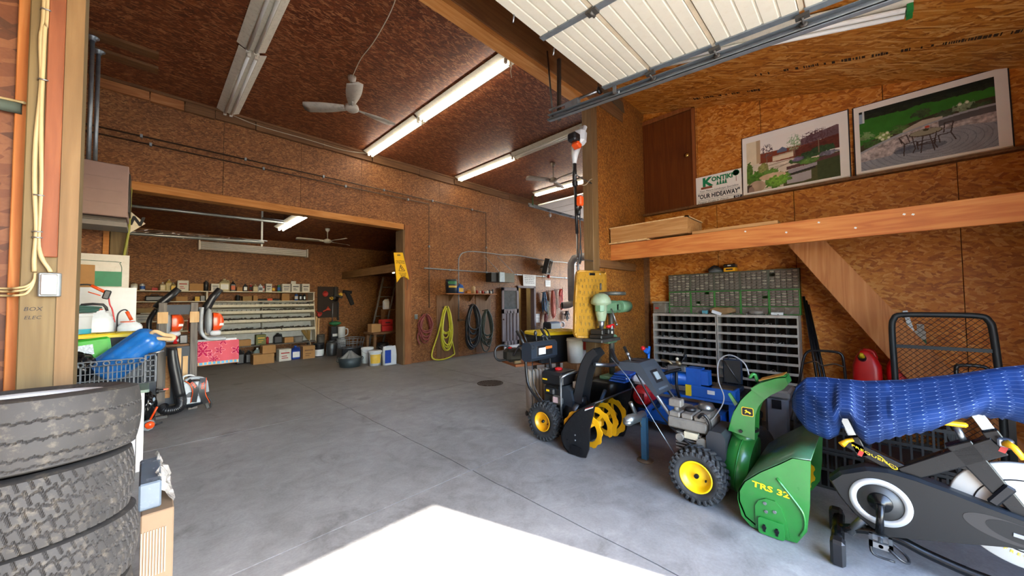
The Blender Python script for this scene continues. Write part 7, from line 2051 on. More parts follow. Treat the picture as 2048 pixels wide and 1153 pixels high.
def pedal(x, y, z, s):
    t = MB().bx(x - .05, x + .05, y - .045, y - .03, z - .014, z + .014).bx(x - .05, x + .05, y + .03, y + .045, z - .014, z + .014).bx(x - .05, x - .035, y - .045, y + .045, z - .014, z + .014).bx(x + .035, x + .05, y - .045, y + .045, z - .014, z + .014).cyl((x - .05, y, z), (x + .055, y, z), .01, n=8)
    p = t.build('pedal', STEEL, bk_)
    MB().tube([(x - .05, y - .03, z), (x - .06, y - .07, z - .03), (x - .02, y - .1, z - .05), (x + .03, y - .09, z - .04), (x + .05, y - .03, z)], .007, 6, sub=4).tube([(x, y + .04, z - .01), (x - .01, y + .03, z - .07), (x, y - .05, z - .08)], .006, 6, sub=4).build('toe_strap', BLACKP, p)
pedal(2.79, -.01, .185, 1); pedal(3.1, -.02, .5, -1)
# flywheel
FC = (2.985, -.52, .44)
MB().lathe([(0, -.012), (.245, -.012), (.25, -.006), (.25, .012), (.245, .018), (0, .018)], FC, (1, 0, 0), 72).build('flywheel', solid('flywheel_white', '#b9b7b1', .35, var=.03), bk_)
mb = MB().lathe([(.168, 0), (.173, 0), (.173, .003), (.168, .003)], (2.973, FC[1], FC[2]), (-1, 0, 0), 64); mb.build('flywheel_line', BLACKM, bk_)
mb = MB()
for k, chh in enumerate('FREQUENCY'):
    a = math.radians(246 + k * 6.2)
    p = Vector((2.972, FC[1] - .198 * math.cos(a) * -1, FC[2] + .198 * math.sin(a)))
    p = Vector((2.972, FC[1] + .19 * math.cos(math.radians(294 - k * 6.2)), FC[2] + .19 * math.sin(math.radians(294 - k * 6.2))))
    aa = math.radians(294 - k * 6.2)
    up = Vector((0, -math.cos(aa), -math.sin(aa))); rd_ = Vector((0, math.sin(aa), -math.cos(aa)))
    text_mb(mb, chh, .014, p, rd_, up, bold=.02)
mb.build('lettering', JYEL, bk_)
# base frame
MB().tube([(2.97, .16, .11), (2.97, .03, .15), (2.97, -.08, .15), (2.97, -.2, .115), (2.97, -.4, .085), (2.97, -.75, .085)], .025, 8, sub=4).build('base_rail', BLK, bk_)
MB().tube([(2.965, .12, .1), (2.965, .06, .2), (2.965, .03, .25)], .022, 8).build('rear_strut', STEEL, bk_)
MB().tube([(2.76, .165, .1), (3.17, .175, .1)], .03, 8).build('rear_foot_bar', BLK, bk_)
for x, y in ((2.77, .165), (3.16, .19)):
    MB().bx(x - .045, x + .035, y - .035, y + .03, .0, .14, bev=.014).build('foot_cap', BLACKP, bk_)
MB().tube([(2.75, -.78, .08), (3.2, -.78, .08)], .03, 8).build('front_foot_bar', BLK, bk_)
for x in (2.75, 3.2): MB().bx(x - .04, x + .04, -.82, -.74, .0, .12, bev=.014).build('foot_cap', BLACKP, bk_)
MB().tube([(2.97, .0, .25), (2.97, -.02, .17)], .02, 8).build('strut', BLK, bk_)
# upper frame
def beam2(name, p0, p1, w, h0, h1, mat, par):
    p0, p1 = Vector(p0), Vector(p1); d = (p1 - p0).normalized(); n = Vector((0, -d.z, d.y)).normalized()
    if n.z < 0: n = -n
    vs = []
    for p, h in ((p0, h0), (p1, h1)):
        for sx, sn, cx_ in ((-1, -1, 0), (1, -1, 0), (1, 1, 0), (-1, 1, 0)):
            vs.append(p + Vector((sx * w / 2, 0, 0)) + n * sn * h / 2)
    mb = MB().add(vs, [(3, 2, 1, 0), (4, 5, 6, 7), (0, 1, 5, 4), (1, 2, 6, 5), (2, 3, 7, 6), (3, 0, 4, 7)])
    o = mb.build(name, mat, par)
    m_ = o.modifiers.new('edge', 'BEVEL'); m_.width = .006; m_.segments = 2
    return o
beam2('seat_tube', (2.97, .115, .635), (2.97, -.14, .525), .05, .055, .075, BLK, bk_)
beam2('main_tube', (2.97, -.11, .52), (2.97, -.44, .765), .06, .075, .09, BLK, bk_)
beam2('fork', (2.975, -.31, .745), (2.975, -.53, .40), .07, .1, .05, BLK, bk_)
MB().box((2.935, -.435, .53), (.02, .04, .12), (.55, 0, 0), bev=.008).build('fork_cover', BLACKM, bk_)
MB().prism([(-.24, .62), (-.34, .735), (-.38, .64), (-.36, .615)], 'x', 2.95, 2.99).build('gusset', BLK, bk_)
mb = MB(); dT = (Vector((0, -.14, .525)) - Vector((0, .115, .635))).normalized()
text_mb(mb, 'FREQUENCY', .017, (2.9435, -.0, .588), dT, (0, -dT.z, dT.y) if False else Vector((0, .4, .92)), bold=.0, sx=1.5, shear=.3)
w_ = [Vector((2.943, .0 - .14 * t, .59 - .06 * t + .016 * math.sin(t * 9))) for t in np.linspace(.1, .95, 14)]
for a, b in zip(w_[:-1], w_[1:]): mb.add([a + Vector((0, 0, .002)), b + Vector((0, 0, .002)), b - Vector((0, 0, .002)), a - Vector((0, 0, .002))], [(0, 1, 2, 3)])
mb.build('lettering', JYEL, bk_)
ALU = solid('brushed_alu', '#b4bcc2', .25, .9, var=.06)
for (p0, p1, nm) in (((2.97, .125, .785), (2.97, .045, .57), 'seat_post'), ((2.97, -.37, .92), (2.97, -.455, .745), 'bar_post')):
    beam2(nm, p0, (Vector(p0) * .5 + Vector(p1) * .5), .03, .045, .045, ALU, bk_)
    beam2(nm + '_sleeve', (Vector(p0) * .5 + Vector(p1) * .5), p1, .05, .055, .055, BLK, bk_)
MB().tube([(2.93, .085, .665), (2.92, .11, .655), (2.9, .135, .63)], [.012, .012, .018], 8).build('clamp_lever', YPAINT, bk_)
MB().tube([(2.92, -.455, .79), (2.9, -.475, .78), (2.89, -.5, .735)], [.02, .013, .012], 8).build('clamp_lever', YPAINT, bk_)
MB().box((2.935, -.455, .79), (.04, .05, .04), bev=.006).build('clamp_block', ALU, bk_)
MB().box((2.94, .055, .59), (.004, .02, .03), (.35, 0, 0)).build('warning_label', LRED, bk_)
MB().box((2.94, -.45, .755), (.004, .022, .035), (.35, 0, 0)).build('warning_label', LRED, bk_)
MB().tube([(2.97, -.31, .83), (2.97, -.335, .745)], .014, 8).build('brake_rod', STEEL, bk_)
MB().box((2.97, -.3, .84), (.06, .09, .025), (0, 0, .2), bev=.008).build('resistance_knob', YPAINT, bk_)
MB().box((2.97, .15, .84), (.2, .24, .06), bev=.025).cyl((2.97, .12, .78), (2.97, .13, .82), .02, n=10).build('saddle', MATTE, bk_)
hbm = MB().tube([(2.86, -.6, 1.0), (2.86, -.5, 1.0), (2.88, -.42, .98), (2.97, -.4, .96), (3.06, -.42, .98), (3.08, -.5, 1.0), (3.08, -.6, 1.0)], .018, 10, sub=3)
hbm.build('handlebar', BLACKP, bk_)
MB().prism([(-.55, .56), (-.7, .5), (-.82, .44), (-.84, .4), (-.7, .47), (-.55, .53)], 'x', 2.93, 3.05).build('flywheel_fender', solid('fender_black', '#14171b', .2), bk_)

# quilted blue cover over the bike
def quilt_mat():
    m = newmat('quilted_cover', .7, 0, .12); t = NT(m)
    uv = t.n('UVMap'); uv.uv_map = 'cover'
    sp = t.n('SeparateXYZ'); t.l(uv.outputs[0], sp.inputs[0])
    a = t.math('MULTIPLY', sp.outputs[0], 17.0); b = t.math('MULTIPLY', sp.outputs[1], 26.0)
    zig = t.math('PINGPONG', b, .5)
    ln1 = t.math('ABSOLUTE', t.math('SUBTRACT', t.math('FRACT', t.math('ADD', a, t.math('MULTIPLY', zig, .6))), .5))
    l1 = t.math('LESS_THAN', ln1, .014)
    ln2 = t.math('ABSOLUTE', t.math('SUBTRACT', t.math('FRACT', b), .5)); l2 = t.math('LESS_THAN', ln2, .022)
    ln3 = t.math('MULTIPLY', t.math('LESS_THAN', ln1, .045), t.math('LESS_THAN', ln2, .07))
    f = t.math('MAXIMUM', t.math('MULTIPLY', t.math('MAXIMUM', l1, l2), .38), ln3)
    no = t.n('TexNoise', Scale=4.0, Detail=4.0)
    tc = t.n('TexCoord'); t.l(tc.outputs['Object'], no.inputs['Vector'])
    base = t.ramp(no.outputs['Fac'], [(.3, srgb('#112146')), (.7, srgb('#163164'))])
    col = t.mix(f, base, srgb('#7f95c0'))
    t.l(col, t.b.inputs['Base Color'])
    t.b.inputs['Specular IOR Level'].default_value = .12
    t.bump(f, .25, .004)
    return m
cv = thing('quilted_cover', 'blue quilted mattress cover draped over the spinning bike', 'cover', (2.97, -.1, .6))
# per station along Y: (y, far hem z, ridge z, near bulge x offset, near hem z)
ST = [(.36, .80, .86, .03, .78), (.335, .74, .93, .08, .72), (.29, .68, .985, .13, .655), (.2, .64, 1.0, .18, .625), (.155, .645, 1.0, .19, .66), (.135, .65, 1.0, .2, .765), (.085, .65, 1.005, .21, .765), (.06, .65, 1.005, .21, .67), (.03, .66, 1.005, .21, .64), (-.03, .70, 1.015, .22, .68), (-.12, .74, 1.03, .22, .735), (-.22, .78, 1.06, .215, .785),
      (-.31, .82, 1.085, .205, .855), (-.38, .88, 1.11, .2, .905), (-.46, .88, 1.14, .2, .90), (-.56, .86, 1.17, .2, .87), (-.68, .86, 1.2, .18, .87), (-.8, .88, 1.2, .12, .88), (-.86, .95, 1.12, .04, .94)]
yy = [s[0] for s in ST][::-1]
def it(k, y): return float(np.interp(y, yy, [s[k] for s in ST][::-1]))
def cover(u, v):
    y = .36 - u * 1.22
    fz, rz_, bx_, nz = it(1, y), it(2, y), it(3, y), it(4, y)
    # v 0..1: near hem -> up over the near bulge -> ridge -> far side down
    if v < .62:
        t = v / .62
        z = nz + (rz_ - nz) * t
        x = 3.005 - (bx_ + .035) * math.sin(PI * min(1, t * 1.02) ** .75 * .86) * .95 - .02 * t
    else:
        t = (v - .62) / .38
        z = rz_ - (rz_ - fz) * t * t - .0
        x = 2.97 + (bx_ + .02) * math.sin(t * PI / 2) - .02 * (1 - t)
    f1 = .016 * math.sin(9 * u + 14 * v + 2.5 * math.sin(6 * u)) * (1 if u < .35 or u > .7 else .35)
    f2 = .010 * math.sin(38 * u - 10 * v) * max(0, .5 - v) * 2
    f3 = -.035 * math.exp(-((u - .52 - .35 * v) / .05) ** 2) * (1 - v) - .028 * math.exp(-((u - .24 + .4 * v) / .04) ** 2) * (v < .6)
    return (x - f1 - f2 - f3 * .8, y, z + f2 * .5)
NU, NV = 150, 70
mb = MB(); mb.grid(cover, NU, NV)
vs0 = list(mb.v)
o = mb.build('cloth', quilt_mat(), cv, fix=False)
ul = o.data.uv_layers.new(name='cover')
arr = np.empty((len(o.data.loops), 2), np.float32)
vi = np.empty(len(o.data.loops), np.int32); o.data.loops.foreach_get('vertex_index', vi)
arr[:, 0] = (vi % (NU + 1)) / NU * 1.35; arr[:, 1] = (vi // (NU + 1)) / NV * .95
ul.data.foreach_set('uv', arr.ravel())
sol = o.modifiers.new('thick', 'SOLIDIFY'); sol.thickness = .008; sol.offset = 1
mb = MB(); hem = [Vector(cover(i / 90, .005)) for i in range(20, 62)]
hem = [p + Vector((0.006, 0, -.004 + .006 * math.sin(i * 2.1))) for i, p in enumerate(hem)]
mb.tube(hem, .012, 8); mb.build('elastic_hem', solid('hem_navy', '#1d2f57', .7), cv)

# ================================================================== bench by the central post
PD = Vector((.94, -.34, 0)).normalized(); PN = Vector((.34, .94, 0)).normalized(); pang = math.atan2(PD.y, PD.x)
bch = thing('plank_bench', 'reddish plank bench beside the black snow blower', 'bench', (3.8, 3.25, 0))
Rz = Euler((0, 0, pang)).to_matrix()
o0 = Vector((3.35, 3.25, 0))
for k in range(2):
    MB().box(o0 + PD * .5 + PN * (.11 + .225 * k) + Vector((0, 0, .665)), (1.0, .22, .034), Rz, bev=.004).build('plank', solid('bench_plank', '#94562c', .6, var=.18, scale=14), bch)
for s in (.5, .9):
    for q in (.05, .4):
        MB().box(o0 + PD * s + PN * q + Vector((0, 0, .324)), (.05, .05, .648), Rz).build('leg', W_GREY, bch)
t = tote('black storage tote with a yellow lid on the plank bench', 3.99, 3.13, .683, .7, .46, .37, pang)
rad = thing('oil_radiator', 'cream finned oil radiator on castors below the plank bench', 'heater', (3.5, 3.05, 0))
RC = solid('radiator_cream', '#bcb4a2', .45, var=.06, dirt=('#8b8069', .3))
ro = Vector((3.42, 3.12, 0))
for k in range(8):
    c = ro + PD * (.03 + k * .052)
    def fin(u, v, c=c):
        a = 2 * PI * u
        sq = lambda q: math.copysign(abs(q) ** .45, q)
        w = (.0, .7, 1, .7, 0)[round(v * 4)]; th = (-.021, -.019, 0, .019, .021)[round(v * 4)]
        h = (0, .92, 1, .92, 0)[round(v * 4)]
        return c + PD * th + PN * (.07 * w * sq(math.cos(a))) + Vector((0, 0, .35 + .275 * h * sq(math.sin(a))))
    MB().grid(fin, 36, 4).build('fin', RC, rad)
MB().box(ro + PD * .2 + Vector((0, 0, .12)), (.4, .03, .03), Rz).box(ro + PD * .2 + Vector((0, 0, .58)), (.4, .03, .03), Rz).build('header_pipe', RC, rad)
MB().box(ro + PD * .46 + Vector((0, 0, .35)), (.07, .14, .52), Rz, bev=.02).build('control_head', solid('grey_white', '#a8a49a', .5), rad)
for s in (.06, .38):
    MB().box(ro + PD * s + Vector((0, 0, .06)), (.02, .26, .02), Rz).build('foot_bar', BLACKM, rad)
    for q in (-.12, .12):
        c = ro + PD * s + PN * q
        MB().cyl(c + Vector((0, 0, .03)) - PD * .012, c + Vector((0, 0, .03)) + PD * .012, .028, n=14).build('castor', BLACKP, rad)
csw = thing('chainsaw', 'dark chainsaw with a loop handle on the bench end', 'chainsaw', (3.38, 3.33, .683))
MB().box((3.38, 3.33, .8), (.22, .2, .17), Rz, bev=.04).build('engine_body', solid('saw_dark', '#23241f', .5, var=.25), csw)
MB().tube([(3.36, 3.32, .88), (3.26, 3.38, .93), (3.17, 3.42, .9), (3.15, 3.42, .8), (3.2, 3.4, .74), (3.3, 3.36, .74)], .016, 8, sub=4).build('rear_handle', BLACKP, csw)
MB().lathe([(0, 0), (.025, 0), (.025, .02), (0, .02)], (3.33, 3.33, .885), (0, 0, 1), 14).build('fuel_cap', RED, csw)
MB().box((3.4, 3.27, .71), (.1, .06, .05), Rz, bev=.01).build('oil_tank', solid('brassy', '#8d7a5c', .4, .7), csw)
MB().tube([(3.3, 3.24, .8), (3.36, 3.2, .92), (3.46, 3.2, .9), (3.48, 3.24, .78)], .012, 8, sub=4).build('front_handle', BLACKP, csw)

# drill press
ds = thing('steel_stand', 'low black steel stand under the drill press', 'stand', (4.05, 2.2, 0))
STD = solid('stand_black', '#1a1a19', .35, .2, var=.3, dirt=('#3a342a', .4))
def stand(u, v):
    a = 2 * PI * u; sq = lambda c: math.copysign(abs(c) ** .35, c); k = (1, 1, 1, .99, .95, .0)[round(v * 5)]; zz = (0.0, .2, .48, .53, .555, .556)[round(v * 5)]
    return (4.09 + .38 * k * sq(math.cos(a)), 2.25 + .185 * k * sq(math.sin(a)), zz)
MB().grid(stand, 48, 5).build('body', STD, ds)
MB().bx(3.78, 4.4, 2.058, 2.066, .12, .13).bx(3.78, 4.4, 2.058, 2.066, .34, .35).build('seam', OLDST, ds)
tp = thing('folded_tarp', 'blue folded tarpaulin on the steel stand', 'tarp', (3.95, 2.08, .557))
for k in range(4):
    MB().box((3.98 + .01 * k, 2.062 - .004 * k, .57 + .024 * k), (.42 - .02 * k, .2, .022), (0, .02 * (k % 2), .05 * k), bev=.009).build('fold', solid('tarp_blue', '#1f4fa3', .4, var=.15), tp)
MB().box((3.93, 1.962, .6), (.25, .01, .02), (0, .05, 0)).build('hem_edge', LWHITE, tp)
DPG = solid('machine_green', '#5f8261', .45, var=.1, dirt=('#4b5340', .4))
dp = thing('drill_press', 'old pale green drill press on the steel stand', 'drill press', (4.14, 2.28, .557))
MB().bx(3.98, 4.3, 2.26, 2.41, .557, .6, bev=.01).build('base_plate', DPG, dp)
MB().cyl((4.15, 2.33, .6), (4.15, 2.33, 1.5), .035, n=20).build('column', solid('column_steel', '#6f6a60', .35, .8, var=.2), dp)
MB().box((4.0, 2.3, 1.42), (.4, .12, .15), bev=.03).build('head_casting', DPG, dp)
MB().lathe([(.045, -.2), (.065, -.12), (.07, -.02), (.115, 0), (.118, .02), (.108, .06), (.08, .1), (.04, .12), (0, .125)], (3.87, 2.3, 1.46), (0, 0, 1), 28).build('pulley_dome', solid('dome_green', '#8a9a7d', .5, var=.06, dirt=('#6a6f58', .4)), dp)
MB().lathe([(0, 0), (.15, 0), (.16, .01), (.16, .04), (.02, .05), (0, .05)], (4.2, 2.33, 1.56), (0, 0, 1), 28).build('belt_pulley', solid('pulley_grey', '#5a5a54', .5, .5), dp)
MB().tube([(3.87, 2.3, 1.27), (3.87, 2.3, 1.2), (3.87, 2.3, 1.14)], [.045, .03, .012], 16).build('chuck', STEEL, dp)
MB().cyl((3.87, 2.3, 1.26), (3.87, 2.3, 1.32), .04, n=18).build('quill', STEEL, dp)
MB().cyl((3.87, 2.3, 1.62), (3.87, 2.3, 1.7), .012, n=10).build('spindle_top', OLDST, dp)
MB().tube([(3.97, 2.22, 1.4), (3.96, 2.16, 1.24)], .008, 8).ball((3.96, 2.155, 1.22), .016).build('feed_lever', STEEL, dp)
MB().cyl((4.25, 2.28, 1.42), (4.47, 2.28, 1.42), .075, n=24).cyl((4.47, 2.28, 1.42), (4.5, 2.28, 1.42), .05, n=18).build('motor', DPG, dp)
MB().bx(4.12, 4.25, 2.24, 2.4, 1.36, 1.47, bev=.02).build('motor_bracket', DPG, dp)
MB().bx(3.64, 4.06, 2.16, 2.42, 1.03, 1.065, bev=.008).build('work_table', OLDST, dp)
MB().bx(4.0, 4.22, 2.28, 2.38, .98, 1.08, bev=.02).build('table_bracket', DPG, dp)
vs_ = MB().bx(3.7, 3.98, 2.2, 2.36, 1.066, 1.11, bev=.01).bx(3.72, 3.78, 2.2, 2.36, 1.11, 1.17, bev=.01).bx(3.86, 3.92, 2.2, 2.36, 1.11, 1.17, bev=.01); vs_.build('vise', solid('vise_dark', '#33302b', .5, .5, var=.3), dp)
MB().tube([(3.92, 2.26, 1.14), (4.02, 2.24, 1.15)], .012, 8).build('vise_screw', STEEL, dp)
MB().ball((3.86, 2.2, 1.2), (.035, .03, .02)).tube([(3.86, 2.2, 1.2), (3.93, 2.18, 1.22), (3.98, 2.2, 1.18)], .01, 6, sub=3).build('red_grip', RED, dp)
rg = MB(); rd = random.Random(9)
rg.grid(lambda u, v: (4.05 + .07 * math.sin(PI * v) * math.cos(2 * PI * u) * (1 + .25 * math.sin(6 * PI * u)), 2.12 + .05 * math.sin(PI * v) * math.sin(2 * PI * u), .71 - .035 * math.cos(PI * v) + .012 * math.sin(10 * PI * u)), 24, 8)
o = rg.build('shop_rag', WPLAST); tag(o, 'crumpled white rag on the blue tarpaulin beside the drill press column', 'rag')
dp.location.x -= .15; dp.location.y -= .09
# yellow creeper board hung on the post
yb_ = thing('creeper_board', 'battered yellow plastic creeper board hung in front of the central post', 'board', (3.75, 2.38, 1.06))
YB = solid('board_yellow', '#a87a24', .5, var=.12, scale=7, dirt=('#5e4216', .85))
TL, TR, BR, BL = Vector((3.5, 2.40, 1.84)), Vector((4.13, 2.40, 1.86)), Vector((4.0, 2.33, 1.03)), Vector((3.33, 2.33, 1.1))
def bpt(u, v): return TL.lerp(TR, u).lerp(BL.lerp(BR, u), v)
BN = (TR - TL).cross(BL - TL).normalized()
if BN.y > 0: BN = -BN
out = []
for (u, v) in ((0.03, 0), (.97, 0), (1, .04), (1, .96), (.95, 1), (.05, 1), (0, .95), (-.02, .5), (0, .04)):
    out.append(bpt(u, v))
n = len(out)
MB().add([p + BN * .02 for p in out] + [p - BN * .012 for p in out], [tuple(range(n)), tuple(range(n, 2 * n))[::-1]] + [(i, n + i, n + (i + 1) % n, (i + 1) % n) for i in range(n)]).build('shell', YB, yb_)
mb = MB()
for k in range(n): 
    a, b = out[k] + BN * .02, out[(k + 1) % n] + BN * .02
    mb.cyl(a, b, .014, n=8)
mb.build('raised_rim', YB, yb_)
YD = solid('slot_dark', '#4a3a18', .7)
rd = random.Random(5)
for r_ in range(9):
    for c_ in range(7):
        u = .12 + c_ * .127 + (.06 if r_ % 2 else 0); v = .12 + r_ * .095
        if u > .93: continue
        p = bpt(u, v) + BN * .021; q = bpt(u, v + .05) + BN * .021
        d = (q - p).normalized(); s = d.cross(BN).normalized()
        MB().add([p - s * .006, p + s * .006, q + s * .004, q - s * .004, p + BN * .004, q + BN * .002], [(0, 1, 4), (0, 4, 5, 3), (1, 2, 5, 4), (3, 5, 2)]).build('slot', YD, yb_)
p = bpt(.5, .04)
MB().box(p + BN * .02, (.13, .01, .03), (0, -.02, 0), bev=.004).build('hand_hole', BLACKM, yb_)
MB().cyl((3.99, 2.455, 1.83), (3.99, 2.37, 1.83), .008, n=8).build('hook', STEEL, yb_)
pail('bucket', 'dirty white bucket under the yellow creeper board', 'bucket', 3.83, 2.66, .72, .105, .3, solid('bucket_grey', '#b4b0a4', .5), None, .9, handle=False, open_top=True)
o = MB().bx(3.72, 3.95, 2.55, 2.78, 0, .719, bev=.01).build('tool_chest', W_BROWN); tag(o, 'brown wooden box under the white bucket by the post', 'box')
# pole pruner on the post
pp_ = thing('pole_pruner', 'long engine pole pruner hung upright on the central post', 'pole tool', (3.6, 2.44, 1.2))
MB().box((3.6, 2.38, 3.45), (.14, .15, .2), (0, .2, .2), bev=.04).box((3.66, 2.38, 3.56), (.06, .1, .12), (0, .5, 0), bev=.02).build('engine_cover', WPLAST, pp_)
MB().tube([(3.61, 2.44, 3.36), (3.575, 2.44, 3.24), (3.565, 2.44, 3.13)], [.06, .04, .022], 12).build('clutch_cone', WPLAST, pp_)
MB().box((3.46, 2.37, 3.4), (.12, .12, .1), bev=.02).build('muffler', BLACKP, pp_)
MB().box((3.5, 2.36, 3.32), (.09, .1, .06), (0, .4, 0), bev=.015).build('starter', ORANGE, pp_)
MB().tube([(3.565, 2.44, 3.14), (3.565, 2.44, 2.9)], .025, 12).build('rubber_joint', BLACKP, pp_)
MB().box((3.57, 2.44, 2.9), (.07, .06, .07), bev=.015).build('clamp', BLACKP, pp_)
MB().tube([(3.572, 2.44, 2.9), (3.595, 2.44, 2.3)], .018, 10).build('grip_tube', BLACKP, pp_)
MB().tube([(3.595, 2.44, 2.3), (3.62, 2.44, 1.2)], .013, 10).build('shaft', STEEL, pp_)
MB().box((3.58, 2.38, 2.68), (.075, .07, .12), bev=.015).build('throttle_handle', ORANGE, pp_)
MB().tube([(3.57, 2.37, 2.6), (3.53, 2.36, 2.57), (3.52, 2.36, 2.5)], .02, 8).build('trigger', BLACKP, pp_)
MB().tube([(3.57, 2.37, 2.62), (3.54, 2.36, 2.45), (3.55, 2.36, 2.25), (3.53, 2.36, 2.12), (3.51, 2.36, 2.0), (3.53, 2.36, 1.93), (3.56, 2.36, 2.02), (3.555, 2.37, 2.2)], .009, 4, sub=5).build('sling', BLACKP, pp_)
for z in (3.0, 2.0): MB().tube([(3.55, 2.42, z), (3.7, 2.44, z), (3.97, 2.46, z)], .008, 6).build('wire_hook', STEEL, pp_)
o = MB().tube([(3.64, 2.42, 2.9), (3.78, 2.43, 2.93), (3.9, 2.445, 3.02), (3.96, 2.447, 3.05)], .005, 6, sub=4).build('twine', CORDW); tag(o, 'pale twine tying the pole tool to the central post', 'cord')

# ================================================================== bins and drawers against the right wall
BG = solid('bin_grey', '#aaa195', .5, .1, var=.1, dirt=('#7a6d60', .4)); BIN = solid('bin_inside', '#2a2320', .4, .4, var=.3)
rd = random.Random(12)
for k, (y0, y1, lab) in enumerate(((1.437, 2.29, 'grey steel bolt bin rack nearer the partition'), (.575, 1.431, 'grey steel bolt bin rack nearer the garage doorway'))):
    t = thing('bolt_bin', lab, 'bin rack', (5.46, (y0 + y1) / 2, 0), 0, 'bolt bin racks under the mezzanine')
    zt_, ph, nr = 1.295, .1125, 9
    zb = zt_ - ph * nr - .02
    MB().bx(5.33, 5.595, y0, y0 + .014, 0, zt_).build('side_panel', BG, t); MB().bx(5.33, 5.595, y1 - .014, y1, 0, zt_).build('side_panel', BG, t)
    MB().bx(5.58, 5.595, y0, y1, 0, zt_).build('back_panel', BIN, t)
    MB().bx(5.33, 5.595, y0 + .0145, y1 - .0145, zt_ - .014, zt_ - .0005).build('top_panel', BG, t)
    MB().bx(5.34, 5.58, y0 + .015, y1 - .015, 0.0, zb).build('plinth', BG, t)
    fill = MB()
    for r_ in range(nr + 1):
        z = zt_ - .02 - r_ * ph
        MB().bx(5.318, 5.33, y0 + .002, y1 - .002, z - .012, z + .018).build('shelf_lip', BG, t)
        if r_ < nr:
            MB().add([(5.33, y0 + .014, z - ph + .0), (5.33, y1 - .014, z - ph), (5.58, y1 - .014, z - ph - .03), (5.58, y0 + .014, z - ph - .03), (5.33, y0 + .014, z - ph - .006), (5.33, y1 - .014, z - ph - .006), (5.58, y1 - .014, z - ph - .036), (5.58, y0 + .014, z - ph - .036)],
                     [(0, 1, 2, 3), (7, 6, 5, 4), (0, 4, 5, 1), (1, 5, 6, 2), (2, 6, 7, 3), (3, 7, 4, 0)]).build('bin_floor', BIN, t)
            for c_ in range(8):
                yc = y0 + .014 + (y1 - y0 - .028) * (c_ + .5) / 8
                nfill = (14 if k == 0 and r_ in (2, 3, 4, 6) and c_ > 3 else rd.choice((0, 0, 0, 3)))
                for q in range(nfill):
                    p = Vector((5.34 + rd.uniform(0, .09), yc + rd.uniform(-.04, .04), z - ph + rd.uniform(.006, .03)))
                    d = Vector((rd.uniform(-1, 1), rd.uniform(-1, 1), rd.uniform(-.5, .5))).normalized() * .013
                    fill.cyl(p - d, p + d, .004, .006, n=5)
    for c_ in range(1, 8):
        yc = y0 + .014 + (y1 - y0 - .028) * c_ / 8
        MB().bx(5.345, 5.58, yc - .002, yc + .002, zb, zt_ - .016).build('divider', OLDST, t)
    fill.build('bolts', solid('bolt_steel', '#b0aca4', .35, .7, var=.3, scale=50), t)['kind'] = 'stuff'
OLV = solid('olive_casing', '#50513f', .5, var=.12, dirt=('#3a382d', .3)); GRN2 = solid('green_casing', '#357a2c', .5, var=.12, dirt=('#2f4a28', .3))
DRW = solid('drawer_smoke', '#665e54', .25, var=.2, scale=25); TICK = solid('drawer_label', '#b5ac90', .6)
def drawer_mesh(w, h, name):
    mb = MB()
    mb.bx(-.006, .0, -w / 2, w / 2, -h / 2, h / 2)
    mb.bx(0, .06, -w / 2 + .002, w / 2 - .002, -h / 2, h * .3)
    mb.bx(-.011, -.006, -w * .16, w * .16, -h * .28, -h * .12)
    return mb
def with_label(mb, w, h):
    mb.bx(-.0075, -.006, -w * .36, w * .36, h * .08, h * .34, mat=1); return mb
cabs = {}
ordy = ['first', 'second', 'third', 'fourth', 'fifth']
PROTO = {}
for row in (1, 0):
    for c_ in range(5):
        ya = 2.092 - .3065 * c_; yb2 = ya - .3035
        z0, z1 = ((1.297, 1.612), (1.615, 1.862))[row]
        t = thing('drawer_cabinet', f'{"olive" if row else "green"} small parts drawer cabinet, {ordy[c_]} from the partition in the {"upper" if row else "lower"} row', 'cabinet', (5.45, (ya + yb2) / 2, z0), 0, 'small parts drawer cabinets on the bolt bins')
        cas = OLV if row else GRN2
        key = ('cas', row)
        if key not in PROTO:
            mb = MB(); h = z1 - z0; w = .3035; th = .009
            mb.bx(-.0, .14, -w / 2, -w / 2 + th, 0, h).bx(0, .14, w / 2 - th, w / 2, 0, h).bx(0, .14, -w / 2 + th, w / 2 - th, h - th, h).bx(0, .14, -w / 2 + th, w / 2 - th, 0, th).bx(.13, .14, -w / 2 + th, w / 2 - th, th, h - th)
            if row == 0: mb.bx(.0, .14, -w / 2 + th, w / 2 - th, .098, .104)
            for yv in (-.07, .07): mb.bx(.05, .08, yv - .012, yv + .012, h, h + .006)
            PROTO[key] = mb.build('casing', cas, t, world=False)
        else: piece(PROTO[key], 'casing', t)
        nr, z_lo, z_hi = ((6, .107, .303), (6, .011, .236))[row]
        for r_ in range(nr):
            for q in range(5):
                h = (z_hi - z_lo) / nr; w = .2855 / 5
                lab = rd.random() < .34
                if rd.random() < .012: continue
                key = ('dr', row, lab)
                pos = (.004 if rd.random() > .06 else -.012, .14275 - w * (q + .5), z_lo + h * (r_ + .5))
                if key not in PROTO:
                    mb = drawer_mesh(w - .004, h - .004, 'drawer')
                    if lab: with_label(mb, w - .004, h - .004)
                    PROTO[key] = mb.build('drawer', [DRW, TICK], t, world=False); PROTO[key].location = pos
                else: piece(PROTO[key], 'drawer', t, pos)
        if row == 0:
            for q in range(2):
                key = ('big', 0)
                pos = (.004, .07 - .14 * q, .053)
                if key not in PROTO:
                    PROTO[key] = drawer_mesh(.138, .082, 'large_drawer').build('large_drawer', DRW, t, world=False); PROTO[key].location = pos
                else: piece(PROTO[key], 'large_drawer', t, pos)
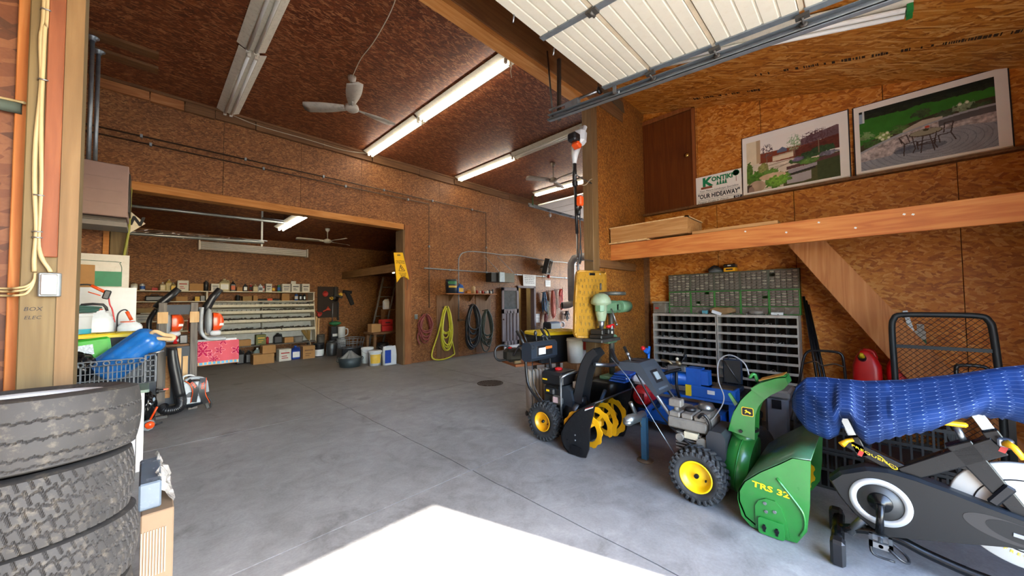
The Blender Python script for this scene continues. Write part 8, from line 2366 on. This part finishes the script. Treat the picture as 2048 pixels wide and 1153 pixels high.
# things on top of the bins and drawers
sd = thing('sander', 'grey round sanding tool lying on the olive drawers', 'tool', (5.5, 1.47, 1.868))
MB().lathe([(0, 0), (.085, 0), (.09, .02), (.085, .03), (.05, .06), (0, .065)], (5.5, 1.47, 1.868), (0, 0, 1), 24).build('body', solid('tool_grey', '#5a5d5d', .5), sd)
MB().tube([(5.46, 1.55, 1.9), (5.45, 1.47, 1.95), (5.46, 1.39, 1.9)], .014, 8, sub=3).build('handle', BLACKP, sd)
yx = thing('yellow_tool_box', 'small yellow and black tool box on the olive drawers', 'box', (5.5, 1.29, 1.868))
MB().bx(5.44, 5.56, 1.22, 1.36, 1.868, 1.92, bev=.006).build('base', YPAINT, yx); MB().bx(5.44, 5.56, 1.22, 1.36, 1.921, 1.965, bev=.008).build('lid', BLACKP, yx)
MB().bx(5.434, 5.44, 1.25, 1.33, 1.885, 1.905).build('handle_slot', BLACKP, yx); MB().bx(5.437, 5.44, 1.27, 1.31, 1.94, 1.952).build('label', LWHITE, yx)
cbx = thing('clear_bin', 'cloudy clear plastic bin with a red label beside the green drawers', 'bin', (5.43, 2.2, 1.297))
MB().bx(5.33, 5.53, 2.1, 2.29, 1.297, 1.45, bev=.012).build('tub', solid('clear_cloudy', '#6f665a', .25), cbx)
MB().bx(5.32, 5.54, 2.09, 2.3, 1.45, 1.475, bev=.006).build('lid', solid('lid_cloudy', '#8a8174', .3), cbx); MB().bx(5.324, 5.33, 2.2, 2.25, 1.36, 1.39).build('label', LRED, cbx)
pbag = MB(); rd = random.Random(4)
def pbagf(u, v):
    a = 2 * PI * u; sq = lambda c: math.copysign(abs(c) ** .6, c); k = math.sin(PI * min(1, max(0, .03 + .94 * v))) ** .45
    return (5.385 + .05 * k * sq(math.cos(a)) + .006 * math.sin(17 * u + 9 * v), 1.37 + .15 * (v * 2 - 1), 1.345 + .045 * k * sq(math.sin(a)) + .008 * math.sin(13 * u - 11 * v))
pbag.grid(pbagf, 24, 14, smooth=False)
o = pbag.build('paper_bag', solid('paper_brown', '#8a6a45', .85)); tag(o, 'crumpled brown paper bag lying on the bolt bins in front of the drawers', 'bag')
o = MB().box((5.335, 1.43, 1.318), (.045, .12, .04), (.35, 0, .1), bev=.004).build('paper_roll', PAPER); tag(o, 'pale paper packet hanging over the bolt bin edge', 'packet')
o = MB().bx(5.36, 5.41, 1.55, 1.62, 1.297, 1.345, bev=.004).build('small_box', solid('box_teal', '#4f8d9c', .5)); tag(o, 'small blue box beside the crumpled paper bag', 'box')
o = MB().grid(lambda u, v: (5.38 + .04 * math.sin(PI * v) * math.cos(2 * PI * u), 1.0 + .07 * math.sin(PI * v) * math.sin(2 * PI * u) * (1 + .2 * math.sin(9 * u)), 1.328 - .03 * math.cos(PI * v)), 20, 8).build('plastic_bag', solid('bag_cloudy', '#7d746a', .35)); tag(o, 'cloudy plastic bag of screws on the bolt bins', 'bag')
o = MB(); rd = random.Random(18)
for q in range(120):
    y = rd.uniform(.65, 2.05); p = Vector((5.345 + rd.uniform(0, .06), y, 1.303)); d = Vector((rd.uniform(-1, 1), rd.uniform(-1, 1), 0)).normalized() * .014
    o.cyl(p - d, p + d + Vector((0, 0, .004)), .005, n=5)
o = o.build('loose_screws', solid('bolt_steel2', '#8d877b', .4, .6, var=.4, scale=40)); tag(o, 'loose screws and bolts strewn along the bolt bin top', 'screws', kind='stuff')
o = MB().bx(5.35, 5.41, .72, .84, 1.297, 1.33, bev=.004).build('parts_tray', LWHITE); tag(o, 'little white tray of parts near the end of the bolt bins', 'tray')
for k, (dy, l) in enumerate(((0, 'black steel rod leaning on the wall closest to the bolt bins'), (.05, 'middle black steel rod leaning beside the bolt bins'), (.1, 'third black steel rod leaning by the mower handle'))):
    o = MB().tube([(5.2 - .02 * k, .36 - dy, 0), (5.56, .54 - dy * .4, 1.52 - .05 * k)], .014, 8).build('steel_rod', BLACKM); tag(o, l, 'rod')

# posters and board on the ledge
def fbm(nu, nv, sc_, seed, oct_=4):
    rs = np.random.RandomState(seed); out = np.zeros((nv, nu)); amp = 1; tot = 0
    for o_ in range(oct_):
        a, b = max(2, int(sc_ * 2 ** o_ * nv / nu)) + 2, int(sc_ * 2 ** o_) + 2
        g = rs.rand(a, b)
        yi = np.linspace(0, a - 1.001, nv); xi = np.linspace(0, b - 1.001, nu)
        y0 = yi.astype(int); x0 = xi.astype(int); fy = (yi - y0)[:, None]; fx = (xi - x0)[None]
        out += amp * ((g[y0][:, x0] * (1 - fy) + g[y0 + 1][:, x0] * fy) * (1 - fx) + (g[y0][:, x0 + 1] * (1 - fy) + g[y0 + 1][:, x0 + 1] * fy) * fx)
        tot += amp; amp *= .55
    return out / tot
def canvas(nu, nv):
    V_, U_ = np.mgrid[0:1:nv * 1j, 0:1:nu * 1j]
    return U_, V_, np.zeros((nv, nu, 3))
def lay(img, mask, col, n=None, amp=.25):
    c = np.array(srgb(col))
    k = 1.0 if n is None else (1 + amp * 2 * (n - .5))[..., None]
    m = np.clip(mask, 0, 1)[..., None]
    img[:] = img * (1 - m) + np.clip(c * k, 0, 1) * m
def ell(U_, V_, cx, cy, rx, ry, n=None, rag=.4):
    d = ((U_ - cx) / rx) ** 2 + ((V_ - cy) / ry) ** 2
    if n is not None: d = d + rag * (n - .5) * 4
    return (d < 1).astype(float)
def line(U_, V_, pts, w):
    m = np.zeros_like(U_)
    for (a, b), (c, d) in zip(pts[:-1], pts[1:]):
        dx, dy = c - a, d - b; L2 = dx * dx + dy * dy
        t_ = np.clip(((U_ - a) * dx + (V_ - b) * dy) / L2, 0, 1)
        m = np.maximum(m, (np.hypot((U_ - a - t_ * dx) * 1.35, V_ - b - t_ * dy) < w).astype(float))
    return m
nu, nv = 230, 170
def garden():
    U_, V_, im = canvas(nu, nv)
    n1, n2, n3 = fbm(nu, nv, 12, 1), fbm(nu, nv, 40, 2), fbm(nu, nv, 5, 3)
    lay(im, np.ones_like(U_), '#e6ddd0')
    lay(im, (V_ < .72) & (V_ > .5) & (U_ > .12), '#7a3a22', n1, .2)
    lay(im, (V_ < .66 + .22 * (U_ - .55)) & (V_ > .5) & (U_ > .55), '#5d2b20', fbm(nu, nv, 60, 9, 1), .3)
    lay(im, ((V_ < .92 - .3 * abs(U_ - .98)) & (V_ > .69 + .15 * (U_ - .6)) & (U_ > .62)), '#6a5153', n1, .2)
    lay(im, (U_ < .15) & (V_ > .42), '#d8c6a4', n1, .1)
    lay(im, (U_ < .17) & (U_ > .12) & (V_ > .55), '#b59a76')
    lay(im, (U_ > .36) & (U_ < .47) & (V_ > .66) & (V_ < .76 - abs(U_ - .42)), '#5d6577', n1, .2)
    lay(im, V_ < .53 - .1 * U_ + .03 * n3, '#d3c3ab', n1, .3)
    lay(im, line(U_, V_, [(.16, .44), (.6, .5)], .006) + line(U_, V_, [(.3, .36), (.62, .46)], .006) + line(U_, V_, [(.2, .39), (.5, .42)], .005), '#8d7a68')
    lay(im, (U_ > .31) & (U_ < .54) & (V_ > .515 + .06 * (U_ - .3)) & (V_ < .61 + .08 * (U_ - .3)), '#d9c6a6')
    lay(im, (U_ > .31) & (U_ < .54) & (V_ > .59 + .08 * (U_ - .3)) & (V_ < .615 + .08 * (U_ - .3)), '#b8a588')
    lay(im, (V_ < .33 - .25 * (.7 - U_)) & (U_ > .42), '#4b4a26', n2, .25)
    lay(im, (V_ < .44 - .1 * (1 - U_)) & (U_ > .78), '#3b4324', n2, .25)
    lay(im, (V_ > .3 + .13 * (U_ - .5)) & (V_ < .36 + .13 * (U_ - .5)) & (U_ > .46), '#5b3a35', n2, .4)
    lay(im, (U_ > .48) & (U_ < .78) & (V_ > .215 + .2 * (U_ - .48)) & (V_ < .29 + .14 * (U_ - .48)), '#9b9193', n1, .15)
    lay(im, (U_ > .48) & (U_ < .76) & (V_ > .18 + .2 * (U_ - .48)) & (V_ < .215 + .2 * (U_ - .48)), '#2f2926')
    lay(im, (U_ > .46) & (U_ < .72) & (V_ > .03) & (V_ < .17 + .15 * (U_ - .46)) & (V_ > .25 * (U_ - .5)), '#a49b98', n1, .15)
    for (cx, cy, rx, ry, c) in ((.03, .35, .05, .24, '#55702c'), (.14, .3, .12, .1, '#4f7a26'), (.2, .42, .06, .1, '#8a8a4c'), (.28, .33, .09, .06, '#5c7f33'), (.62, .44, .12, .07, '#3f5a2c'), (.75, .5, .14, .06, '#314a29'), (.85, .55, .12, .06, '#2f4527'), (.7, .38, .1, .05, '#577a35'), (.58, .46, .06, .04, '#6a5a72'), (.9, .45, .1, .04, '#72707a'),
                                (.35, .15, .15, .14, '#4c7626'), (.4, .22, .08, .07, '#6c9636')):
        lay(im, ell(U_, V_, cx, cy, rx, ry, n2, .5), c, n2, .9)
    lay(im, ell(U_, V_, .3, .24, .14, .06, n3, .2), '#c4a583', n1, .3)
    lay(im, ell(U_, V_, .12, .09, .1, .11, n3, .15), '#b09479', n1, .35); lay(im, (U_ < .06) & (V_ < .14), '#4a3a30', n1, .3)
    lay(im, ell(U_, V_, .05, .03, .035, .08), '#8d7466')
    lay(im, ell(U_, V_, .36, .14, .12, .1, n2, .7), '#6f9a34', n2, 1.0)
    for (cx, cy, rx, ry, c) in ((.24, .74, .07, .14, '#5f4f4f'), (.55, .79, .08, .15, '#8fa57c'), (.79, .83, .17, .1, '#5a3a3c'), (.72, .76, .1, .08, '#53363a')):
        lay(im, ell(U_, V_, cx, cy, rx, ry, n2, 1.3) * (n2 > .44), c, n2, .6)
    lay(im, line(U_, V_, [(.24, .7), (.245, .35)], .004) + line(U_, V_, [(.55, .75), (.555, .52)], .005) + line(U_, V_, [(.8, .74), (.8, .5)], .006), '#7d6a56')
    return im
def patio():
    U_, V_, im = canvas(nu, nv)
    n1, n2, n3 = fbm(nu, nv, 12, 11), fbm(nu, nv, 42, 12), fbm(nu, nv, 5, 13)
    lay(im, np.ones_like(U_), '#1d2417', n2, .9)
    lay(im, V_ > .93, '#131a12', n2, .7)
    lay(im, (V_ < .86 - .03 * (n1 - .5) * 4), '#2f6b1e', n1, .25)
    wall = .60 - .28 * (1 - U_) ** 2.2 + .02 * U_
    lay(im, (V_ < wall + .1) & (V_ > wall), '#3d3424', n2, .5)
    for (cx, cy, c) in ((.06, .58, '#6f8a55'), (.2, .5, '#8aa05a'), (.33, .55, '#4f6a34'), (.5, .74, '#3a4a2c'), (.66, .62, '#3f4a34'), (.8, .68, '#7d8c6a'), (.9, .62, '#3a4a2c'), (.1, .42, '#3a5a28')):
        lay(im, ell(U_, V_, cx, cy, .07, .07, n2, 1.0), c, n2, .9)
    for (cx, cy) in ((.17, .5), (.2, .53), (.23, .55), (.77, .72), (.82, .73), (.19, .46), (.24, .47)): lay(im, ell(U_, V_, cx, cy, .013, .02), '#d7d8b8')
    lay(im, (V_ < wall), '#a69a94', n2, 1.1)
    lay(im, (V_ < wall) & (V_ > wall - .035) & (U_ < .62), '#97989a', n1, .15)
    lay(im, (V_ < wall) & (V_ > wall - .03) & (U_ >= .6), '#9b9a9c')
    lay(im, (V_ < wall - .03) & (V_ > wall - .12) & (U_ >= .62), '#55514f', n1, .25)
    lay(im, (V_ > wall - .01) & (V_ < wall + .07 - .3 * abs(U_ - .5)) & (abs(U_ - .5) < .15), '#b3a894')
    pav = .17 + .4 * (1 - ((U_ - .68) / .7) ** 2) - .28 * np.clip(.42 - U_, 0, 1)
    pav = np.where(U_ < .25, .15 + .08 * U_, np.minimum(.40, .17 + (U_ - .25) * 1.0)); pav = np.where(U_ > .8, .40 - (U_ - .8) * .25, pav)
    lay(im, V_ < pav, '#8e9094', n1, .22)
    r_ = np.hypot((U_ - .6) * 1.35, (V_ - .22) * 1.9)
    ring = (np.abs((r_ * 14) % 1 - .5) > .44) & (V_ < pav)
    lay(im, ring * .7, '#5f6168')
    th = np.arctan2((V_ - .22) * 1.9, (U_ - .6) * 1.35)
    rad_ = (np.abs((th * (6 + (r_ * 14).astype(int) * 2.5)) % 1 - .5) > .45) & (V_ < pav)
    lay(im, rad_ * .55, '#65676d')
    lay(im, ell(U_, V_, .47, .2, .2, .06) * .65, '#3f4450'); lay(im, ell(U_, V_, .36, .24, .08, .04) * .6, '#454a55')
    lay(im, ell(U_, V_, .52, .42, .125, .055), '#4a3a2c'); lay(im, ell(U_, V_, .52, .425, .115, .045), '#8f8a72', n1, .15)
    dk = '#3b2a24'
    for pts in ([(.42, .4), (.44, .2), (.42, .14)], [(.6, .4), (.58, .22), (.6, .15)], [(.5, .37), (.48, .12)], [(.55, .37), (.58, .12)], [(.45, .25), (.6, .27)],
                [(.32, .42), (.36, .3), (.45, .31)], [(.36, .3), (.35, .12)], [(.45, .31), (.46, .18)], [(.32, .42), (.34, .32)], [(.72, .5), (.7, .34), (.61, .33)], [(.7, .34), (.73, .22)], [(.61, .33), (.62, .22)], [(.66, .5), (.72, .5)], [(.66, .5), (.65, .36)], [(.32, .42), (.38, .44)], [(.38, .44), (.4, .32)], [(.46, .3), (.58, .3), (.59, .24), (.46, .24), (.46, .3)]):
        lay(im, line(U_, V_, pts, .0065), dk)
    lay(im, ell(U_, V_, .525, .46, .022, .02), '#3d3a22'); lay(im, ell(U_, V_, .535, .5, .018, .02), '#c2513a')
    lay(im, (U_ < .035) & (V_ > .8) & (V_ < .96), '#8d9aa5'); lay(im, (U_ < .045) & (U_ > .03) & (V_ > .8), '#c4c4bc')
    return im
def poster(label, y0, y1, z0, z1, fn, mrg, seed):
    t = thing('poster', label, 'poster', (5.58, (y0 + y1) / 2, z0))
    xb, xt = 5.575, 5.615
    MB().add([(xb, y0, z0), (xb, y1, z0), (xt, y1, z1), (xt, y0, z1), (xb + .015, y0, z0), (xb + .015, y1, z0), (xt + .015, y1, z1), (xt + .015, y0, z1)],
             [(0, 1, 2, 3), (7, 6, 5, 4), (0, 4, 5, 1), (1, 5, 6, 2), (2, 6, 7, 3), (3, 7, 4, 0)]).build('backing_board', solid('poster_white', '#e6dfd2', .5, var=.02), t)
    MB().cyl((xb, y0, z0 + .012), (xb, y1, z0 + .012), .012, n=10).build('curled_edge', MATS['poster_white'], t)
    e = .012  # dark slab behind the board, showing past its sides and top
    MB().add([(xb + .014, y0 + e, z0), (xb + .014, y1 - e, z0), (xt + .014, y1 - e, z1 + e), (xt + .014, y0 + e, z1 + e), (xb + .024, y0 + e, z0), (xb + .024, y1 - e, z0), (xt + .02, y1 - e, z1 + e), (xt + .02, y0 + e, z1 + e)],
             [(0, 1, 2, 3), (7, 6, 5, 4), (0, 4, 5, 1), (1, 5, 6, 2), (2, 6, 7, 3), (3, 7, 4, 0)]).build('dark_edge', MATTE, t)
    im = fn()
    ml, mr, mb_, mt = mrg
    def P(u, v): 
        return Vector((xb + (xt - xb) * v - .002, y0 + (y1 - y0) * u, z0 + (z1 - z0) * v))
    O = P(ml, mb_); Ue = P(1 - mr, mb_) - O; Ve = P(ml, 1 - mt) - O
    print_sheet('printed_picture', t, O, Ue, Ve, nu - 1, nv - 1, lambda u, v: im[round(v * (nv - 1)), round(u * (nu - 1))], PRINT)
    return t
poster('dark-edged poster photo of a rock garden patio with a tree and fence', 1.128, .086, 2.861, 3.66, garden, (.045, .075, .055, .1), 1)
poster('larger poster photo of a lawn and paved patio with table and chairs', .035, -1.01, 2.861, 3.655, patio, (.04, .075, .06, .085), 2)
ns = thing('name_board', 'white landscaping sign board reading OUR HIDEAWAY beside the brown door', 'sign', (5.59, 1.43, 2.861))
MB().bx(5.575, 5.587, 1.142, 1.712, 2.861, 3.26).build('board', MATS['poster_white'], ns)
X_ = 5.5735
U_v = (0, -1, 0); V_v = (0, 0, 1)
KG = solid('logo_green', '#0c7a4b', .5)
mb = MB(); text_mb(mb, 'K', .115, (X_, 1.565, 3.165), U_v, V_v, bold=.05, sx=1.1)
text_mb(mb, 'ONTIKI', .06, (X_, 1.375, 3.19), U_v, V_v, bold=.05, sx=.9)
for k, (yc, h) in enumerate(((1.43, .05), (1.395, .065), (1.36, .055), (1.33, .06))):
    for s in range(3): mb.add([(X_ - .001, yc + .022 - .005 * s, 3.1 + h * s * .3), (X_ - .001, yc - .022 + .005 * s, 3.1 + h * s * .3), (X_ - .001, yc, 3.1 + h * (s * .3 + .45))], [(0, 1, 2)])
for k in range(9):
    a = k * .7; mb.lathe([(0, 0), (.02, 0)], (X_ - .001, 1.205 + .022 * math.cos(a), 3.215 + .022 * math.sin(a)), (-1, 0, 0), 10)
mb.build('logo', KG, ns)
MB().bx(X_ - .001, X_ + .001, 1.5, 1.645, 3.075, 3.105).build('logo_log', solid('log_brown', '#8a4a2c', .6), ns)
MB().bx(X_ - .001, X_ + .001, 1.202, 1.208, 3.1, 3.18).build('logo_trunk', solid('log_brown', '#8a4a2c', .6), ns)
mb = MB()
text_mb(mb, 'Your Mature Landscape Specialists', .026, (X_, 1.425, 3.045), U_v, V_v, shear=.3, sx=.92)
text_mb(mb, '"OUR HIDEAWAY"', .062, (X_, 1.425, 2.967), U_v, V_v, bold=.03, sx=.7)
text_mb(mb, 'Designer: Douglas A. Wilarch', .026, (X_, 1.5, 2.888), U_v, V_v, shear=.3, sx=.85)
for z in (3.018, 2.917): mb.bx(X_ - .0008, X_ + .0002, 1.165, 1.69, z, z + .003)
mb.build('lettering', INK, ns)
MB().bx(X_ - .001, X_ + .001, 1.143, 1.24, 2.862, 2.905).build('code_patch', BLACKP, ns)
mb = MB(); text_mb(mb, 'D7', .028, (X_ - .0005, 1.19, 2.884), U_v, V_v, bold=.02, sx=1.2, off=.001); mb.build('code_lettering', PAPER, ns)
wt = thing('wooden_trough', 'open weathered wooden trough lying on the mezzanine beam', 'trough', (4.75, 1.9, 2.285))
for x0, x1, y0, y1, z0, z1 in ((4.44, 4.46, 1.47, 2.47, 2.285, 2.475), (4.94, 4.96, 1.47, 2.47, 2.285, 2.475), (4.46, 4.94, 1.47, 1.49, 2.285, 2.465), (4.46, 4.94, 2.45, 2.47, 2.285, 2.465), (4.46, 4.94, 1.49, 2.45, 2.285, 2.3)):
    MB().bx(x0, x1, y0, y1, z0, z1).build('board', W_CRATE, wt)
MB().bx(4.43, 4.47, 1.46, 2.48, 2.475, 2.487).bx(4.43, 4.97, 1.46, 1.5, 2.475, 2.487).build('rim_strip', W_PALE, wt)

# ================================================================== behind the bike
GC = solid('gas_red', '#c4161a', .35, var=.06)
def gas_can(label, y, x=5.18, w=.22, cap=True, z=.56, h=.4):
    t = thing('gas_can', label, 'gas can', (x, y, z), 0, 'red plastic gas cans')
    def body(u, v):
        a = 2 * PI * u; sq = lambda c: math.copysign(abs(c) ** .45, c)
        zz = (0, 0.02, .3, .62, .82, .95, 1.0, 1.0)[round(v * 7)]; k = (.9, 1, 1, .97, .72, .42, .3, 0)[round(v * 7)]
        return (x + .12 * (1 if k > .9 else k ** .5) * sq(math.cos(a)), y + w / 2 * k * sq(math.sin(a)) + .015 * (1 - k), z + h * zz)
    MB().grid(body, 36, 7).build('body', GC, t)
    MB().tube([(x, y - w * .3, z + h * .8), (x, y - w * .2, z + h * .98), (x, y + w * .1, z + h * 1.0)], .02, 8, sub=3).build('handle', GC, t)
    if cap:
        MB().cyl((x - .09, y + .03, z + h * .8), (x - .13, y + .035, z + h * .86), .032, n=16).build('collar', BLACKP, t)
        MB().tube([(x - .125, y + .035, z + h * .86), (x - .15, y + .035, z + h * .95)], [.028, .012], 14).build('spout', YELLOW, t)
    return t
gas_can('red gas can with a yellow spout beside the slanting plank', .02)
gas_can('red ribbed gas can behind the black mesh gate', -.225, cap=False)
gas_can('small red gas can low behind the mesh gate', -.46, w=.16, cap=False, h=.3)
lsb = thing('low_shelf', 'low dark shelf carrying the red gas cans', 'shelf', (5.2, -.25, 0))
MB().bx(4.95, 5.45, -.85, .25, .53, .558).build('top', W_GREY, lsb)
for x in (4.97, 5.4):
    for y in (-.83, .2): MB().bx(x, x + .04, y, y + .04, 0, .53).build('leg', BLACKM, lsb)
mg = thing('mesh_gate', 'black steel frame gate filled with expanded metal mesh', 'gate', (4.6, -.42, 0))
FR = solid('frame_black', '#1e2224', .5, .3, var=.2)
gx = 4.6
MB().tube(catmull([(gx, -.155, 0.02), (gx, -.155, .7), (gx, -.15, 1.2), (gx, -.165, 1.31), (gx, -.21, 1.345), (gx, -.42, 1.35), (gx, -.62, 1.345), (gx, -.67, 1.31), (gx, -.69, 1.2), (gx, -.71, .7), (gx, -.71, .02)], 5), .022, 10).build('frame_tube', FR, mg)
for z in (1.075, .6, .2): MB().bx(gx - .012, gx + .012, -.7, -.16, z - .014, z + .014).build('cross_bar', FR, mg)
mb = MB(); pz, py = .022, .042
rows_ = int((1.33 - .2) / pz)
for r_ in range(rows_):
    z = .21 + r_ * pz
    y = -.165 - (py / 2 if r_ % 2 else 0)
    while y - py > -.7:
        for (a, b) in (((y, z), (y - py / 2, z + pz)), ((y - py / 2, z + pz), (y - py, z))):
            dy, dz = b[0] - a[0], b[1] - a[1]
            mb.add([(gx - .004, a[0], a[1] - .002), (gx + .002, a[0], a[1] + .002), (gx + .002, b[0], b[1] + .002), (gx - .004, b[0], b[1] - .002)], [(0, 1, 2, 3)])
        y -= py
o = mb.build('expanded_mesh', FR, mg, fix=False); o['kind'] = 'stuff'
MB().bx(4.3, 4.6, -.72, -.66, .02, .06).bx(4.3, 4.6, -.2, -.14, .02, .06).build('foot', FR, mg)
MB().tube([(4.62, -.5, .82), (4.63, -.5, .92), (4.63, -.53, .945), (4.63, -.64, .945), (4.63, -.67, .9)], .014, 8, sub=3).build('latch_loop', BLACKP, mg)
hc = thing('hardware_card', 'silver shelf bracket and cards pinned on the OSB wall by the plank', 'hardware', (5.58, -.3, 1.0))
MB().bx(5.585, 5.598, -.42, -.27, 1.06, 1.15).bx(5.585, 5.598, -.41, -.36, 1.15, 1.22).bx(5.585, 5.598, -.32, -.28, 1.15, 1.23).build('card', solid('card_silver', '#a5a196', .5, var=.3, scale=60), hc)
MB().box((5.58, -.305, 1.24), (.012, .035, .24), (-.2, 0, 0)).build('rule', STEEL, hc)
MB().bx(5.585, 5.598, -.42, -.37, .93, 1.06).build('green_card', LGRN, hc)
lm = thing('lawn_mower', 'dark lawn mower handle and deck standing behind the bike', 'lawn mower', (4.7, .35, 0))
MB().tube(catmull([(4.45, .56, .3), (4.8, .53, .62), (4.95, .5, .86), (4.97, .46, .93), (4.97, .4, .945), (4.97, .25, .945), (4.97, .2, .92), (4.95, .185, .84), (4.8, .17, .6), (4.45, .16, .3)], 4), .013, 8).build('handle', BLACKM, lm)
MB().tube([(4.95, .5, .8), (4.9, .4, .84), (4.92, .35, .8), (4.9, .25, .83), (4.93, .18, .8)], .007, 6, sub=5).build('control_cable', COPPER, lm)
MB().bx(4.3, 4.75, .12, .55, .09, .24, bev=.05).build('deck', solid('deck_dark', '#22272c', .5), lm)
MB().bx(4.42, 4.66, .25, .48, .24, .42, bev=.04).build('engine', BLACKP, lm)
for x in (4.3, 4.76):
    for y in (.1, .57): MB().lathe([(0, -.02), (.08, -.02), (.09, -.01), (.09, .01), (.08, .02), (0, .02)], (x, y, .09), (0, 1, 0), 20).build('wheel', RUBBER, lm)
cb2 = thing('grey_cooler', 'grey plastic cooler box behind the green chute', 'cooler', (4.75, .67, 0))
MB().bx(4.6, 4.95, .6, .8, .0, .46, bev=.02).build('body', solid('cooler_grey', '#6f7176', .5, var=.05), cb2)
MB().bx(4.58, 4.97, .585, .815, .462, .55, bev=.02).build('lid', solid('cooler_lid', '#7f7b74', .5, var=.06), cb2)
MB().bx(4.588, 4.6, .66, .74, .36, .45).build('latch', BLACKP, cb2)
bxk = thing('black_tool_box', 'black tool box with a yellow label under the green chute', 'box', (4.5, .85, 0))
MB().bx(4.38, 4.64, .84, 1.1, 0.0, .22, bev=.01).build('body', BLACKP, bxk); MB().bx(4.37, 4.65, .83, 1.11, .222, .3, bev=.015).build('lid', BLACKP, bxk)
MB().bx(4.377, 4.38, .86, .96, .09, .13).build('label', YPAINT, bxk)
tcs = thing('socket_case', 'open dark blue socket set case standing in front of the bolt bins', 'tool case', (4.95, 1.17, .4))
DB = solid('case_blue', '#1c2c40', .4, var=.1)
MB().bx(4.92, 4.95, 1.07, 1.27, .49, .78, bev=.008).build('lid', DB, tcs)
MB().bx(4.914, 4.92, 1.085, 1.255, .5, .765).build('lid_lining', solid('lining', '#37342f', .7), tcs)
MB().bx(4.75, 4.95, 1.06, 1.28, .42, .48, bev=.008).build('base', DB, tcs)
MB().bx(4.745, 4.75, 1.1, 1.2, .44, .47).build('label', LRED, tcs)
MB().tube([(4.92, 1.12, .785), (4.92, 1.13, .81), (4.92, 1.2, .81), (4.92, 1.21, .785)], .008, 6).build('handle', DB, tcs)
MB().tube([(4.905, 1.25, .76), (4.9, 1.1, .52)], .004, 5).build('strap', STEEL, tcs)
o = MB().bx(4.68, 5.1, .96, 1.42, .0, .418, bev=.01).build('parts_chest', STD); tag(o, 'low black chest under the open socket case', 'chest')
def slat_crate(label, x0, x1, y0, y1, z0, h):
    t = thing('milk_crate', label, 'crate', ((x0 + x1) / 2, (y0 + y1) / 2, z0), 0, 'black slatted crates behind the bike')
    CK = solid('crate_black', '#17181a', .5, var=.15)
    for axis, at, a, b in (('x', x0, y0, y1), ('x', x1 - .01, y0, y1), ('y', y0, x0 + .01, x1 - .01), ('y', y1 - .01, x0 + .01, x1 - .01)):
        mb = MB(); n = max(3, int((b - a) / .05))
        for i in range(n + 1):
            u = a + (b - a) * i / n
            if axis == 'x': mb.bx(at, at + .01, u - .006, u + .006, z0, z0 + h)
            else: mb.bx(u - .006, u + .006, at, at + .01, z0, z0 + h)
        for z in (z0 + .01, z0 + h * .5, z0 + h - .015):
            if axis == 'x': mb.bx(at - .001, at + .011, a, b, z - .01, z + .012)
            else: mb.bx(a, b, at - .001, at + .011, z - .01, z + .012)
        mb.build('slatted_side', CK, t)
    MB().bx(x0 + .01, x1 - .01, y0 + .01, y1 - .01, z0, z0 + .01).build('floor_plate', CK, t)
    return t
slat_crate('black slatted crate on the floor between the green blower and the bike', 3.78, 4.18, .06, .46, 0, .3)
slat_crate('black slatted crate stacked on the one beside the green blower', 3.78, 4.18, .06, .46, .302, .3)
slat_crate('black slatted crate on the floor behind the pedal crank', 3.8, 4.2, -.4, .02, 0, .3)
slat_crate('black slatted crate stacked behind the seat tube of the bike', 3.8, 4.2, -.4, .02, .302, .3)
slat_crate('black slatted crate on the floor behind the white flywheel', 3.8, 4.2, -.86, -.44, 0, .3)
